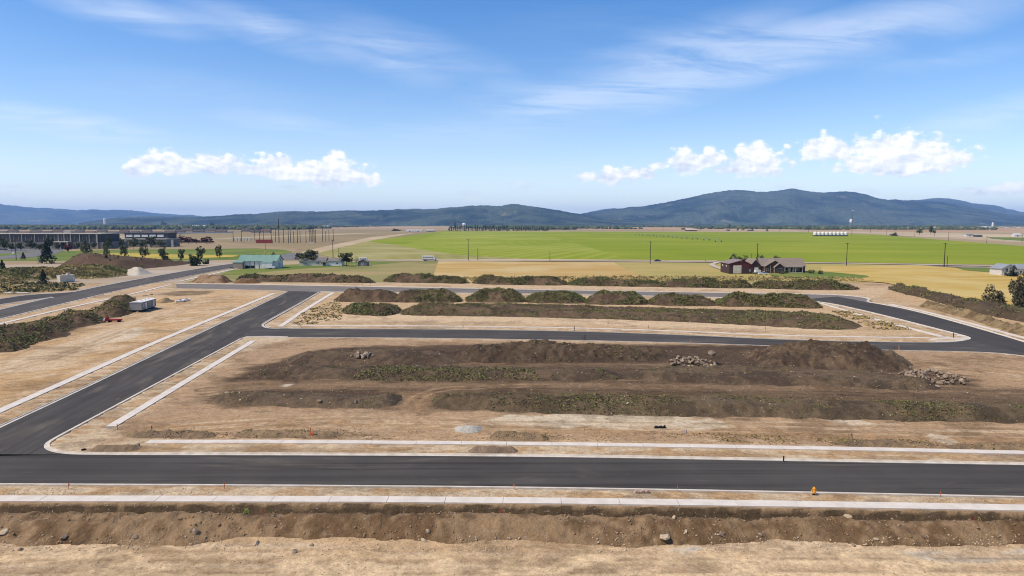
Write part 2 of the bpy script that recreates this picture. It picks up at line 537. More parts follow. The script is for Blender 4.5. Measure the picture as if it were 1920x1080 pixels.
# ================================================================== SETTING
# ---- outlines of the paved ways (traced as ground positions)
near_s = GP((-900, 903), (-300, 906), (0, 907), (500, 909), (1000, 913), (1500, 922), (1920, 931), (2500, 944))
near_n = GP((160, 853), (533, 853.5), (1013, 856), (1480, 864.5), (1920, 872), (2500, 882))
corner_sw = GP((450, 635), (287, 722), (190, 774), (128, 807), (98, 823), (84, 832), (82, 839), (92, 846), (118, 851), (160, 853))
side_l = GP((-420, 1010), (-200, 896), (0, 802.5), (140, 737.5), (310, 656), (480, 575.5), (535, 549), (542, 545.7))
cross_s = GP((536, 632.5), (700, 633), (870, 634.8), (1080, 638), (1280, 642.5), (1440, 648), (1617, 655.5), (1720, 657.5), (1850, 660), (1920, 667), (2060, 684), (2300, 715))
cross_n = GP((600, 547.5), (555, 574), (496, 606.5), (494, 610), (499, 614), (515, 616), (560, 616), (800, 616.8), (1075, 620.5), (1280, 627.5),
             (1480, 637), (1640, 640.8), (1755, 642), (1797, 640.5), (1817, 636), (1812, 632), (1796, 627.7), (1640, 587.6), (1537, 564.7))
back_s1 = GP((332, 541), (400, 542), (480, 543.8), (527, 545), (542, 545.7))
back_s2 = GP((600, 547.5), (800, 549), (1000, 551.5), (1280, 556.5), (1440, 560), (1537, 564.7))
back_n = GP((329, 532), (400, 532.6), (600, 536), (880, 541), (1100, 545), (1280, 548), (1420, 550), (1560, 552.5), (1612, 556.5), (1630, 561), (1622, 566), (1645, 569.5),
            (1709, 581.5), (1820, 612), (1920, 641.5), (2100, 697), (2300, 760))
art_se = GP((-500, 722), (-150, 634), (0, 598), (130, 566), (250, 538), (340, 520), (435, 502), (500, 491.5))
art_nw = GP((490, 489.5), (432, 494.5), (375, 503), (250, 525), (190, 536.5), (140, 547))
lane_s = GP((100, 557), (60, 566), (0, 581), (-200, 625), (-500, 690))
lane_corner = GP((140, 547), (120, 549.5), (90, 550.5), (40, 554), (0, 561), (-120, 577))
lane_far = GP((-120, 589), (0, 572), (60, 563), (92, 559), (102, 557.5), (100, 557))

# sidewalks: centre line, width
walks = [
    ('sidewalk', GP((-350, 936), (0, 936.7), (533, 937), (960, 939.7), (1493, 946.7), (1920, 954), (2300, 962)), 1.55, 6.2),
    ('sidewalk', GP((277, 829.3), (533, 829.2), (1000, 833), (1493, 840.7), (1920, 850), (2300, 859)), 1.35, 6.2),
    ('sidewalk', GP((208, 801), (340, 721), (475, 640)), 1.5, 4.6),
    ('sidewalk', GP((-160, 846), (0, 771), (150, 705), (310, 634), (480, 564.5), (514, 550)), 1.7, 6.2),
    ('sidewalk', GP((527, 612), (575, 579), (625, 549)), 1.6, 6.2),
    ('sidewalk', GP((545, 611), (800, 611.6), (1075, 615), (1280, 621.5), (1480, 630.5), (1640, 633), (1740, 634)), 1.1, 8.0),
    ('sidewalk', GP((1768, 632), (1640, 598.5), (1537, 568.5)), 1.3, 8.0),
    ('sidewalk', GP((1668, 570.5), (1732, 583.5), (1920, 634), (2100, 684)), 1.5, 8.0),
    ('sidewalk', GP((-300, 683), (0, 607.5), (130, 577), (235, 554.5), (320, 534)), 1.6, 8.0),
    ('sidewalk', GP((336, 528), (425, 508), (470, 498.5)), 1.6, 8.0),
]

near_poly = [v for v in chaikin(near_s)] + [G(2500, 882)] + list(reversed(chaikin(near_n))) + GP((0, 851), (-900, 849))
side_poly = list(chaikin(side_l)) + GP((600, 547)) + chaikin(GP((600, 547.5), (555, 574), (496, 606.5), (494, 610), (499, 614))) + GP((505, 628), (480, 629.5), (462, 631.5)) + chaikin(corner_sw) + GP((160, 852.6), (-420, 850))
cross_poly = GP((460, 630.5), (500, 631.5)) + chaikin(cross_s) + GP((2300, 700), (1935, 655), (1860, 645), (1812, 634.5)) + list(reversed(chaikin(GP((499, 614), (515, 616), (560, 616), (800, 616.8), (1075, 620.5), (1280, 627.5), (1480, 637), (1640, 640.8), (1755, 642), (1797, 640.5), (1817, 636))))) + GP((480, 612))
back_poly = list(chaikin(GP((332, 541), (400, 542), (480, 543.8), (527, 545), (600, 547.5), (800, 549), (1000, 551.5), (1280, 556.5), (1440, 560), (1537, 564.7), (1600, 570)))) + GP((1640, 568)) + list(reversed(chaikin(back_n[:10]))) + []
right_poly = chaikin(GP((1500, 561.5), (1537, 564.7), (1640, 587.6), (1796, 627.7), (1815, 634), (1860, 652), (1920, 662), (2060, 681), (2300, 712))) + list(reversed(chaikin(GP((1570, 556), (1622, 566), (1645, 569.5), (1709, 581.5), (1820, 612), (1920, 641.5), (2100, 694), (2300, 700)))))
art_poly = list(chaikin(art_se)) + list(chaikin(art_nw)) + GP((120, 552), (100, 557)) + list(chaikin(lane_s))
lane_poly = list(chaikin(lane_corner)) + GP((-120, 589), (0, 572), (60, 563), (92, 559), (102, 557.5), (106, 557.5), (135, 551))
PAVED = [near_poly, side_poly, cross_poly, back_poly, right_poly, art_poly, lane_poly]
ramp_poly = GP((452, 634), (462, 631), (500, 630), (540, 631), (540, 634), (500, 637), (482, 641), (470, 640))
ramp_ne = GP((496, 608), (500, 614), (545, 615.5), (545, 612.5), (525, 611), (512, 611))
ramp_r = GP((1817, 636), (1800, 640.5), (1755, 642), (1740, 636), (1768, 633), (1795, 628), (1812, 632))
wheat_poly = GP((1540, 500), (1720, 497.8), (1920, 512), (2700, 560), (2700, 760), (1920, 596), (1860, 581), (1790, 558), (1660, 531), (1600, 527), (1540, 527))

SX0, SX1, SY0, SY1 = -345.0, 345.0, 18.0, 346.0        # the building site: finely modelled earth


def axis(a, b, stepf):
    out = [a]
    while out[-1] < b: out.append(out[-1] + stepf(out[-1]))
    out[-1] = b
    return np.array(out)


gy = axis(SY0, SY1, lambda y: min(max(y * y / 38400.0 * 1.15, 0.24), 1.1) if y > 54 else 0.6)
gx = axis(SX0, SX1, lambda x: 0.36 if abs(x) < 64 else min(0.36 + (abs(x) - 64) * 0.008, 1.25))
GX, GY = np.meshgrid(gx, gy)
cellx = np.gradient(gx)[None, :] + 0 * GX
celly = np.gradient(gy)[:, None] + 0 * GX

pave_sd = np.full(GX.shape, -99.0)
for P_ in PAVED: pave_sd = np.maximum(pave_sd, poly_sd(GX, GY, P_))
walk_d = np.full(GX.shape, 99.0)
for _, ln, w, _l in walks: walk_d = np.minimum(walk_d, line_d(GX, GY, ln) - w / 2)
road_near = -pave_sd                     # metres away from asphalt


S1 = walks[0][1]


def trench(x, y):
    """the cut left open along the near sidewalk: distance south of its middle line"""
    xs = np.array([p.x for p in S1]); ys = np.array([p.y for p in S1])
    d = np.interp(x, xs, ys) - y
    n = fbm(x * 0.25, x * 0.03 + 3, 3, 5)
    a = 0.95 + (fbm(x * 0.9, y * 0 + 2, 3, 8) - 0.5) * 0.25
    return -(0.95 + 0.5 * n) * sstep(d, a + .3, a + 0.7 + 0.35 * n) * sstep(d, 5.2, 3.4), d


def site_z(x, y):
    z = 0.075 + 0.16 * (fbm(x * 0.06, y * 0.06, 3, 1) - 0.5) + 0.11 * (fbm(x * 0.45, y * 0.6, 3, 2) - 0.5)
    z = z - 0.55 * sstep(y, 66.5, 62.0)                           # the ground this side of the bank was stripped lower
    t, d = trench(x, y)
    ruts = (fbm(x * 0.05, y * 1.3, 3, 31) - 0.5) * 0.16          # wheel ruts along the site
    z = z + t + ruts * sstep(y, 76, 95)
    z = z + np.where((d > 1.2) & (d < 6), 0.22 * (fbm(x * 1.1, y * 1.1, 3, 6) - 0.5), 0)
    return z


soft = poly_sd(GX, GY, GP((360, 770), (420, 700), (600, 650), (1450, 645), (1750, 665), (2200, 720), (2200, 800), (1300, 788), (800, 778)))
ZS = site_z(GX, GY)
ZS = ZS + sstep(soft, -1, 4) * (0.5 * (fbm(GX * 0.10, GY * 0.22, 3, 41) - 0.42) + 0.30 * (fbm(GX * 0.5, GY * 0.9, 4, 42) - 0.5))
cut = np.maximum(np.maximum(pave_sd + 0.45 + 0.5 * np.minimum(celly, 1), -(walk_d - 0.02) + 0.0 * celly), poly_sd(GX, GY, wheat_poly) - 1.5)
flat = sstep(-road_near - 0.0, -3.0, -0.6)                      # strips beside a kerb were graded level
ZS = ZS * (1 - flat * 0.5) + 0.09 * flat * 0.5
ZS = np.where(walk_d < np.maximum(celly, cellx) * 0.6, np.minimum(ZS, 0.06), ZS)
ZS = np.where((pave_sd > -0.65) | (walk_d < -np.maximum(celly, cellx) * 0.25), -0.25, ZS)
ZS = np.where(poly_sd(GX, GY, wheat_poly) > 0, -0.12, ZS)
edge = np.minimum(np.minimum(GX - SX0, SX1 - GX), np.minimum(GY - SY0, SY1 - GY))
ZS = ZS * sstep(edge, 0, 6) - 0.05 * (1 - sstep(edge, 0, 6))

# ---- the earth's own colours
TAN, PALE, WARM = np.array((.46, .345, .225)), np.array((.54, .445, .33)), np.array((.40, .285, .170))
DARK, BROWN, GREY = np.array((.074, .052, .036)), np.array((.205, .142, .086)), np.array((.46, .42, .35))


def lerp(a, b, t): return a + (b - a) * t[..., None]


n_low = fbm(GX * 0.025, GY * 0.05, 4, 51)
n_mid = fbm(GX * 0.12, GY * 0.35, 4, 52)
n_str = fbm(GX * 0.04, GY * 0.9, 4, 53)                   # grader and wheel streaks along the rows
n_fin = fbm(GX * 0.8, GY * 1.2, 3, 54)
col = lerp(np.broadcast_to(TAN, GX.shape + (3,)), PALE, sstep(n_low * 0.5 + n_str * 0.5, 0.42, 0.62))
col = lerp(col, WARM, sstep(n_mid * 0.6 + n_fin * 0.4, 0.52, 0.66) * 0.7)
col = lerp(col, BROWN, sstep(n_str * 0.5 + n_fin * 0.5, 0.60, 0.72) * 0.45)
# along the left field the tracks run with the side street
ux, uy = 0.62, 0.785
ca, cb = GX * ux + GY * uy, GX * uy - GY * ux
n_lft = fbm(ca * 0.03, cb * 0.6, 4, 55)
leftzone = poly_sd(GX, GY, GP((-400, 900), (0, 765), (510, 548), (330, 543), (0, 640), (-400, 760)))
lf = lerp(lerp(np.broadcast_to(np.array((.50, .37, .225)), GX.shape + (3,)), PALE, sstep(n_lft, 0.45, 0.62)), np.array((.44, .305, .16)), sstep(fbm(ca * 0.12, cb * 0.4, 4, 56), 0.52, 0.66) * 0.8)
col = lerp(col, lf, sstep(leftzone, -1, 3))


def zone(pp, c, soft_m=1.2, warp=2.5, amount=1.0, sc=0.25):
    global col
    sd = poly_sd(GX, GY, GP(*pp))
    m_ = sd > -warp - soft_m - 1
    s_ = sd[m_] + (fbm(GX[m_] * sc, GY[m_] * sc * 2, 4, int(pp[0][0]) & 255) - 0.5) * 2 * warp
    col[m_] = lerp(col[m_], np.asarray(c), sstep(s_, -soft_m, soft_m) * amount)


# foreground strip
zone(((-900, 1180), (-900, 1020), (960, 1030), (2800, 1020), (2800, 1180)), (.64, .52, .36), 2, 1.5, .88)
zone(((1690, 1026), (1760, 1026), (1850, 1034), (1925, 1018), (1960, 1020), (1930, 1032), (1850, 1046), (1740, 1040)), (.44, .42, .38), .4, .5, .8)
zone(((1255, 1022), (1300, 1014), (1318, 1020), (1290, 1030)), (.50, .50, .47), .3, .3, .9)
zone(((70, 1052), (86, 1044), (92, 1040), (82, 1052)), (.62, .56, .46), .2, .3, .8)
# trench sides: dark soil, with the cut's shade put into the colour
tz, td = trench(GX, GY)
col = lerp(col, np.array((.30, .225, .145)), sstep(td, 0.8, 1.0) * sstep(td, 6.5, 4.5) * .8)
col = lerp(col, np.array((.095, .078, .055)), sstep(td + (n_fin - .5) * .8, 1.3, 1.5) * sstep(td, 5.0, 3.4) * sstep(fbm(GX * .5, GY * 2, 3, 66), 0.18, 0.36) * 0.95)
# verges: pale crushed rock and loose fill
verge = sstep(-road_near, -4.6, -3.6) * (pave_sd < 0.5)
col = lerp(col, lerp(np.broadcast_to(np.array((.50, .43, .33)), GX.shape + (3,)), WARM, sstep(fbm(GX * .35, GY * .7, 4, 61), .46, .60)), verge * 0.85)
zone(((455, 634), (540, 628), (560, 640), (500, 660), (440, 662)), (.50, .43, .33), 1, 1.5, .8)
zone(((100, 838), (170, 808), (210, 800), (270, 812), (290, 836), (170, 850), (115, 848)), (.47, .40, .30), .8, 1, .85)
zone(((150, 848), (170, 842), (250, 836), (320, 838), (360, 842), (320, 850), (200, 851)), (.30, .21, .125), .5, .7, .7)
for a, b in ((480, 760), (870, 985), (1120, 1240), (1260, 1480), (1600, 1730), (1850, 1960)):
    k = (a - 500) * .0125
    zone(((a, 846 + k), (a + 30, 840 + k), (b - 30, 841 + k * 1.1), (b, 848 + k * 1.15), (b - 40, 851 + k * 1.15), (a + 20, 850 + k)), (.29, .205, .125), .5, .7, .6, .4)
zone(((190, 836), (330, 735), (480, 650), (560, 634), (1280, 645), (1900, 664), (2400, 720), (2400, 880), (1500, 836), (900, 826), (277, 824)), (.345, .250, .165), 2, 2.5, .8)
zone(((1640, 690), (1720, 664), (1900, 668), (2300, 720), (2300, 760), (1850, 728), (1780, 700)), (.36, .262, .17), 2, 3, .8)
# middle lot: dark stripped topsoil with tan tracks
zone(((388, 748), (425, 712), (470, 690), (540, 672), (640, 652), (860, 645), (1450, 646), (1640, 655), (1700, 690), (1800, 702), (1840, 726), (2100, 742), (2300, 752), (2300, 800), (1900, 790), (1300, 782), (1000, 776), (800, 768), (640, 768), (430, 766)), (.135, .096, .062), 2.5, 3.5, .97)
zone(((470, 692), (640, 655), (860, 648), (1450, 650), (1640, 660), (1690, 692), (1500, 700), (1250, 690), (900, 686), (640, 690)), DARK, 2, 3, .85)
zone(((430, 712), (480, 698), (690, 690), (1100, 692), (1300, 694), (1600, 706), (1830, 722), (1500, 722), (1100, 714), (600, 712)), DARK * 1.1, 1.5, 2.5, .75)
zone(((500, 696), (540, 690), (570, 700), (560, 712), (515, 712)), (.21, .15, .095), 1, 1, .8)
zone(((640, 684), (1250, 682), (1700, 700), (1700, 704), (1250, 688), (640, 688)), (.185, .135, .09), .8, 1.5, .65)
zone(((400, 716), (700, 716), (1100, 718), (1500, 724), (1900, 736), (1900, 742), (1500, 734), (1100, 726), (780, 728), (600, 732), (400, 728)), (.225, .162, .105), 1, 1.6, .8)
zone(((400, 748), (430, 736), (560, 732), (700, 736), (752, 742), (748, 760), (690, 766), (560, 762), (440, 758)), DARK * 1.15, 1, 1.6, .9)
zone(((806, 752), (830, 738), (1100, 738), (1300, 742), (1920, 752), (2300, 760), (2300, 794), (1920, 788), (1300, 780), (1000, 774), (830, 766)), (.110, .084, .050), 1, 1.8, .9)
zone(((745, 734), (800, 734), (812, 744), (800, 770), (760, 770), (752, 748)), (.24, .17, .105), 1, 1.2, .85)
zone(((900, 790), (960, 780), (1050, 777), (1200, 780), (1330, 787), (1380, 800), (1330, 808), (1200, 809), (1080, 802), (950, 797)), (.56, .51, .42), .5, 1.6, .92)
zone(((1542, 788), (1600, 787), (1640, 796), (1570, 796)), (.56, .51, .42), .5, .8, .8)
zone(((1732, 818), (1745, 813), (1775, 818), (1800, 830), (1780, 834), (1745, 826)), (.58, .54, .46), .2, .35, .95)
zone(((518, 723), (556, 718), (548, 724), (536, 727)), (.58, .54, .46), .2, .3, .95)
zone(((200, 818), (600, 796), (820, 806), (1400, 816), (2300, 852), (2300, 836), (1400, 806), (820, 800), (600, 788), (300, 800)), (.36, .235, .125), 1, 2.2, .55, .5)
zone(((460, 822), (600, 808), (720, 816), (640, 824)), (.20, .14, .088), .7, 1.2, .7, .6)
zone(((920, 820), (1000, 812), (1060, 822), (960, 826)), (.20, .14, .088), .6, .9, .6, .6)
zone(((1500, 838), (1900, 832), (2200, 856), (1900, 846), (1600, 842)), (.24, .165, .10), .7, 1.2, .6, .6)
# left field
zone(((150, 640), (205, 619), (262, 613), (272, 625), (235, 638), (180, 648)), (.58, .53, .44), 1, 1.5, .8)
zone(((0, 690), (60, 660), (150, 640), (200, 650), (80, 700)), (.54, .45, .33), 2, 2.5, .7)
zone(((-300, 800), (0, 755), (130, 700), (300, 640), (310, 630), (200, 662), (60, 720), (-300, 775)), (.38, .265, .145), 1.2, 2.0, .7, .5)
zone(((-300, 730), (0, 660), (60, 640), (130, 625), (210, 598), (250, 588), (245, 575), (170, 580), (0, 620), (-300, 690)), (.17, .128, .085), 2, 2.5, .85)
zone(((290, 552), (330, 546), (400, 545), (390, 552), (330, 556)), (.155, .12, .08), 1.5, 2.5, .85)
# second block
zone(((520, 612), (600, 560), (640, 551), (1500, 563), (1800, 632), (1500, 628), (1080, 612)), (.50, .385, .25), 1.5, 1.5, .7)
zone(((640, 590), (700, 585), (1560, 600), (1630, 612), (1560, 622), (1080, 609), (700, 604), (560, 606)), (.58, .475, .345), 1.5, 1.5, .8)
# behind the back street
zone(((330, 530), (480, 524), (900, 530), (1600, 542), (1660, 540), (1700, 560), (1640, 556), (1200, 546), (700, 538)), (.53, .425, .30), 1, 2, .85)
zone(((1640, 560), (1720, 570), (1920, 618), (2200, 690), (2200, 660), (1920, 600), (1760, 560), (1680, 540)), (.48, .35, .215), 1, 1.5, .8)
# the left verge of the arterial
zone(((-700, 640), (0, 560), (140, 545), (420, 500), (440, 490), (300, 505), (100, 520), (-700, 560)), (.43, .34, .235), 2, 3, .75)
zone(((-700, 590), (0, 556), (100, 548), (150, 536), (60, 530), (-700, 545)), (.30, .245, .13), 2, 4, .7, .12)



def track(pp, gauge=2.0, w=.28, c=(.27, .195, .125), amount=.6, dash=.35):
    """a pair of wheel marks pressed into the ground along a path"""
    global col
    ps = chaikin(GP(*pp), 3)
    xs = [p.x for p in ps]; ys = [p.y for p in ps]
    m_ = (GX > min(xs) - 4) & (GX < max(xs) + 4) & (GY > min(ys) - 4) & (GY < max(ys) + 4)
    d = np.full(GX.shape, 99.0)
    d[m_] = line_d(GX[m_], GY[m_], ps)
    ww = w + .25 * np.maximum(cellx, celly)
    m_ = (d < gauge / 2 + 1.8) & (pave_sd < -.7) & (walk_d > .2)
    x, y = GX[m_], GY[m_]
    on = np.exp(-((d[m_] - gauge / 2) / ww[m_]) ** 2) * sstep(fbm(x * .35, y * .35, 3, int(pp[0][0]) & 127), dash, dash + .2)
    col[m_] = lerp(col[m_], np.asarray(c), on * amount)
    ZS[m_] -= .05 * on


LT, DK = (.55, .46, .345), (.235, .172, .112)
for k in range(9):
    a_ = random.uniform(-30, 30)
    track(((-200 + a_, 790 + k * 3 - 40), (60 + a_, 690 - k * 4), (200 + a_, 640 - k * 3), (330 + a_ * .4, 588 - k * 2), (440 + a_ * .3, 553)), 2.1, .3, LT if k % 2 else (.36, .26, .165), .75)
for k, (y0, y1, c_) in enumerate(((1040, 1046, LT), (1052, 1050, DK), (1062, 1068, LT), (1071, 1066, (.40, .29, .19)), (1085, 1090, LT), (1034, 1042, (.40, .30, .20)))):
    track(((-300, y0), (300, (y0 * 2 + y1) / 3 + random.uniform(-4, 4)), (900, (y0 + y1) / 2 + random.uniform(-5, 5)), (1500, y1 + random.uniform(-4, 4)), (2300, y1)), 2.2, .22, c_, .65, .38)
track(((690, 1030), (800, 1042), (860, 1056), (1100, 1090)), 2.0, .2, DK, .6)
for k, y0 in enumerate((786, 791, 797, 803)):
    track(((330, y0 + 14), (600, y0 - 2), (900, y0 + 3), (1300, y0 + 7), (1700, y0 + 14), (2200, y0 + 26)), 2.1, .25, (LT, (.28, .195, .115))[k % 2], .7)
for k, y0 in enumerate((714, 719, 724, 730)):
    track(((380, y0 + 12), (520, y0 + 1), (900, y0), (1300, y0 + 3), (1650, y0 + 10), (2100, y0 + 24)), 2.2, .28, ((.28, .205, .135), (.085, .066, .048))[k % 2], .8, .3)
for k, y0 in enumerate((682, 686)):
    track(((640, y0 + 3), (1000, y0 + 1), (1300, y0 + 6), (1700, y0 + 20)), 2.2, .3, ((.25, .18, .12), (.08, .062, .045))[k % 2], .7, .3)
track(((512, 722), (520, 706), (545, 690), (580, 676)), 2.2, .35, (.24, .165, .10), .9, .2)
track(((540, 722), (552, 704), (572, 688), (620, 668)), 2.2, .35, (.10, .075, .052), .8, .2)
track(((770, 800), (768, 770), (775, 748), (820, 730), (980, 724)), 2.2, .3, (.33, .235, .145), .8, .2)
track(((1980, 700), (1880, 690), (1780, 684), (1690, 672), (1640, 664)), 2.2, .35, DK, .8, .25)
track(((2050, 722), (1900, 702), (1800, 692), (1700, 678)), 2.2, .35, (.27, .195, .125), .8, .25)
track(((2100, 745), (1950, 712), (1850, 700), (1760, 690)), 2.2, .35, LT, .7, .25)
for k in range(4):
    track(((540, 606 - k), (700, 601 + k * 1.2), (1000, 604 + k * 1.5), (1300, 613 + k * 1.5), (1560, 624 + k), (1700, 628 + k)), 2.2, .35, (LT, (.36, .265, .175))[k % 2], .6)
    track(((350, 537 - k), (700, 537.5 + k * .5), (1100, 541 + k * .5), (1500, 547 + k * .5), (1640, 552)), 2.4, .5, (LT, (.36, .265, .175))[k % 2], .6)
# muddy and dusty patches everywhere
pt = fbm(GX * .09 + 40, GY * .16, 4, 91); pt2 = fbm(GX * .5, GY * .8 + 9, 3, 92)
col = lerp(col, col * np.array((.62, .60, .58)), sstep(pt * .65 + pt2 * .35, .54, .66) * .75)
col = lerp(col, np.array((.52, .42, .295)), sstep(fbm(GX * .07, GY * .13 + 70, 4, 93) * .6 + pt2 * .4, .56, .68) * .35 * sstep(-soft, -2, 3))
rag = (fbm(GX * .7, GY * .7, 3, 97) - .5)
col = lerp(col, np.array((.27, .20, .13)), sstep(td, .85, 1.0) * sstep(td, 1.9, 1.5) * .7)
col = lerp(col, np.array((.080, .061, .042)), sstep(td + rag * .7, 1.22, 1.36) * sstep(td, 5.0, 3.2) * .92)  # ragged dark band: the cut's dark soil plus painted shading of its wall
col = col * np.array((.975, .868, .705))
nV = GX.size
idx = np.arange(nV).reshape(GX.shape)
Fs = np.stack([idx[:-1, :-1], idx[:-1, 1:], idx[1:, 1:], idx[1:, :-1]], -1).reshape(-1, 4)
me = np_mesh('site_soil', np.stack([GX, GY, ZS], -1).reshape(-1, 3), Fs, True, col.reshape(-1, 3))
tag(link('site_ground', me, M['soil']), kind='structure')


def zs(x, y):
    """height of the site's earth at a point"""
    if not (SX0 < x < SX1 and SY0 < y < SY1): return 0.0
    j = np.searchsorted(gx, x) - 1; i = np.searchsorted(gy, y) - 1
    return float(ZS[max(i, 0), max(j, 0)])


def zs_arr(x, y):
    j = np.clip(np.searchsorted(gx, x) - 1, 0, len(gx) - 1); i = np.clip(np.searchsorted(gy, y) - 1, 0, len(gy) - 1)
    z = ZS[i, j]
    return np.where((x > SX0) & (x < SX1) & (y > SY0) & (y < SY1), z, 0.0)


# ---- the plain, out to the horizon, open where the site lies
m, nt, b = new_mat('dry_plain', 0.95, 0.1)
v = ocoord(nt, 0.1, (1, 1, 1), True)
big = noise(nt, ocoord(nt, 0.1, (0.35, 1.0, 1), True), 0.0016, 4, 0.5)
mid = noise(nt, v, 0.012, 6, 0.6)
vor = node(nt, 'ShaderNodeTexVoronoi', feature='F1'); vor.inputs['Scale'].default_value = 0.0011
nt.links.new(ocoord(nt, 0.12, (0.45, 1.0, 1), True), vor.inputs['Vector'])
sepc = node(nt, 'ShaderNodeSeparateColor'); nt.links.new(vor.outputs['Color'], sepc.inputs[0])
cell = Q(nt, sepc.outputs[0])
c = mixc(nt, cell.step(0.1, 0.9), (.33, .23, .125), (.46, .36, .215))
c = mixc(nt, big.step(0.45, 0.62), c, (.27, .20, .115))
c = mixc(nt, mid.step(0.35, 0.75) * 0.45, c, (.24, .215, .10))
c = mixc(nt, noise(nt, v, 0.2, 4, 0.7).step(0.4, 0.8) * 0.35, c, (.19, .15, .085))
nt.links.new(c, b.inputs['Base Color'])
bump(nt, b, noise(nt, v, 0.5, 5, 0.7), 0.6, 0.5)
ax = np.concatenate([[-30000, -15000, -7000, -3000, -1200, -600], np.linspace(SX0, SX1, 12), [600, 1200, 3000, 7000, 15000, 30000]])
ay = np.concatenate([[-6000, -2500, -900, -300, -60], np.linspace(SY0, SY1, 8), [500, 900, 1600, 3000, 5000, 8000, 12000, 18000, 26000, 34000]])
AXg, AYg = np.meshgrid(ax, ay)
ii = np.arange(AXg.size).reshape(AXg.shape)
fs = []
for i in range(len(ay) - 1):
    for j in range(len(ax) - 1):
        if SX0 - 1 <= ax[j] < SX1 - 1 and SY0 - 1 <= ay[i] < SY1 - 1: continue
        fs.append((ii[i, j], ii[i, j + 1], ii[i + 1, j + 1], ii[i + 1, j]))
me = np_mesh('plain', np.stack([AXg, AYg, AXg * 0 - 0.05], -1).reshape(-1, 3), np.array(fs))
tag(link('ground', me, m), kind='structure')


def sheet(name, poly, z, mat, kind='structure'):
    pts = [Vector((p[0], p[1], z)) for p in poly]
    tris = tessellate_polygon([pts])
    me = bpy.data.meshes.new(name)
    me.from_pydata([tuple(p) for p in pts], [], [tuple(t) for t in tris])
    bm = bmesh.new(); bm.from_mesh(me)
    for f in bm.faces:
        f.normal_update()
        if f.normal.z < 0: f.normal_flip()
    bm.to_mesh(me); bm.free()
    return tag(link(name, me, mat), kind=kind)


def angle(a, b): return math.atan2(b[1] - a[1], b[0] - a[0])


sheet('road', near_poly, 0.000, asphalt('asphalt_new', 0.0, 0.05, 1.03))
sheet('road', side_poly, 0.005, asphalt('asphalt_side', angle(side_l[2], side_l[5]), 0.13, 1.05))
sheet('road', cross_poly, 0.010, asphalt('asphalt_cross', -0.06, 0.06, 1.15))
sheet('road', back_poly, 0.015, asphalt('asphalt_back', -0.02, 0.20, 2.9))
sheet('road', right_poly, 0.020, asphalt('asphalt_right', angle(cross_n[-1], cross_n[-3]), 0.02))
sheet('road', art_poly, 0.030, asphalt('asphalt_arterial', angle(art_se[2], art_se[5]), 0.10, 1.5))
sheet('road', lane_poly, 0.036, asphalt('asphalt_lane', 0.5, 0.1))
M['ramp'] = pmat('ramp_concrete', (.50, .45, .37), (.40, .345, .27), 0.4, 0.9, geo=True)
sheet('pavement', ramp_poly, 0.05, M['ramp'])
sheet('pavement', ramp_ne, 0.05, M['ramp'])
sheet('pavement', ramp_r, 0.09, M['kerb'])


def resample(pts, step):
    pts = [Vector((p[0], p[1])) for p in pts]
    L = [0.0]
    for a, b_ in zip(pts[:-1], pts[1:]): L.append(L[-1] + (b_ - a).length)
    n = max(2, int(L[-1] / step) + 1)
    out = []
    xs = np.interp(np.linspace(0, L[-1], n), L, [p.x for p in pts]); ys = np.interp(np.linspace(0, L[-1], n), L, [p.y for p in pts])
    return [Vector((x, y)) for x, y in zip(xs, ys)], L[-1]


def kerb(pts, side, scale=1.0):
    """gutter pan and raised kerb swept along an asphalt edge; side +1 puts the kerb on the left of the travel direction"""
    ps, L = resample(chaikin(pts, 2), 1.2)
    prof = [(-0.06, -0.2), (-0.06, 0.046), (0.42, 0.056), (0.47, 0.165), (0.64, 0.175), (0.66, -0.3)]
    vs, fs = [], []
    for i, p in enumerate(ps):
        t = (ps[min(i + 1, len(ps) - 1)] - ps[max(i - 1, 0)]).normalized()
        n = Vector((-t.y, t.x)) * side
        vs += [(p.x + n.x * o * scale, p.y + n.y * o * scale, z) for o, z in prof]
    k = len(prof)
    for i in range(len(ps) - 1):
        fs += [(i * k + j, i * k + j + 1, (i + 1) * k + j + 1, (i + 1) * k + j) for j in range(k - 1)]
    me = bpy.data.meshes.new('kerb'); me.from_pydata(vs, [], fs)
    bm = bmesh.new(); bm.from_mesh(me); bmesh.ops.recalc_face_normals(bm, faces=bm.faces); bm.to_mesh(me); bm.free()
    return tag(link('kerb', me, M['kerb']), kind='structure')


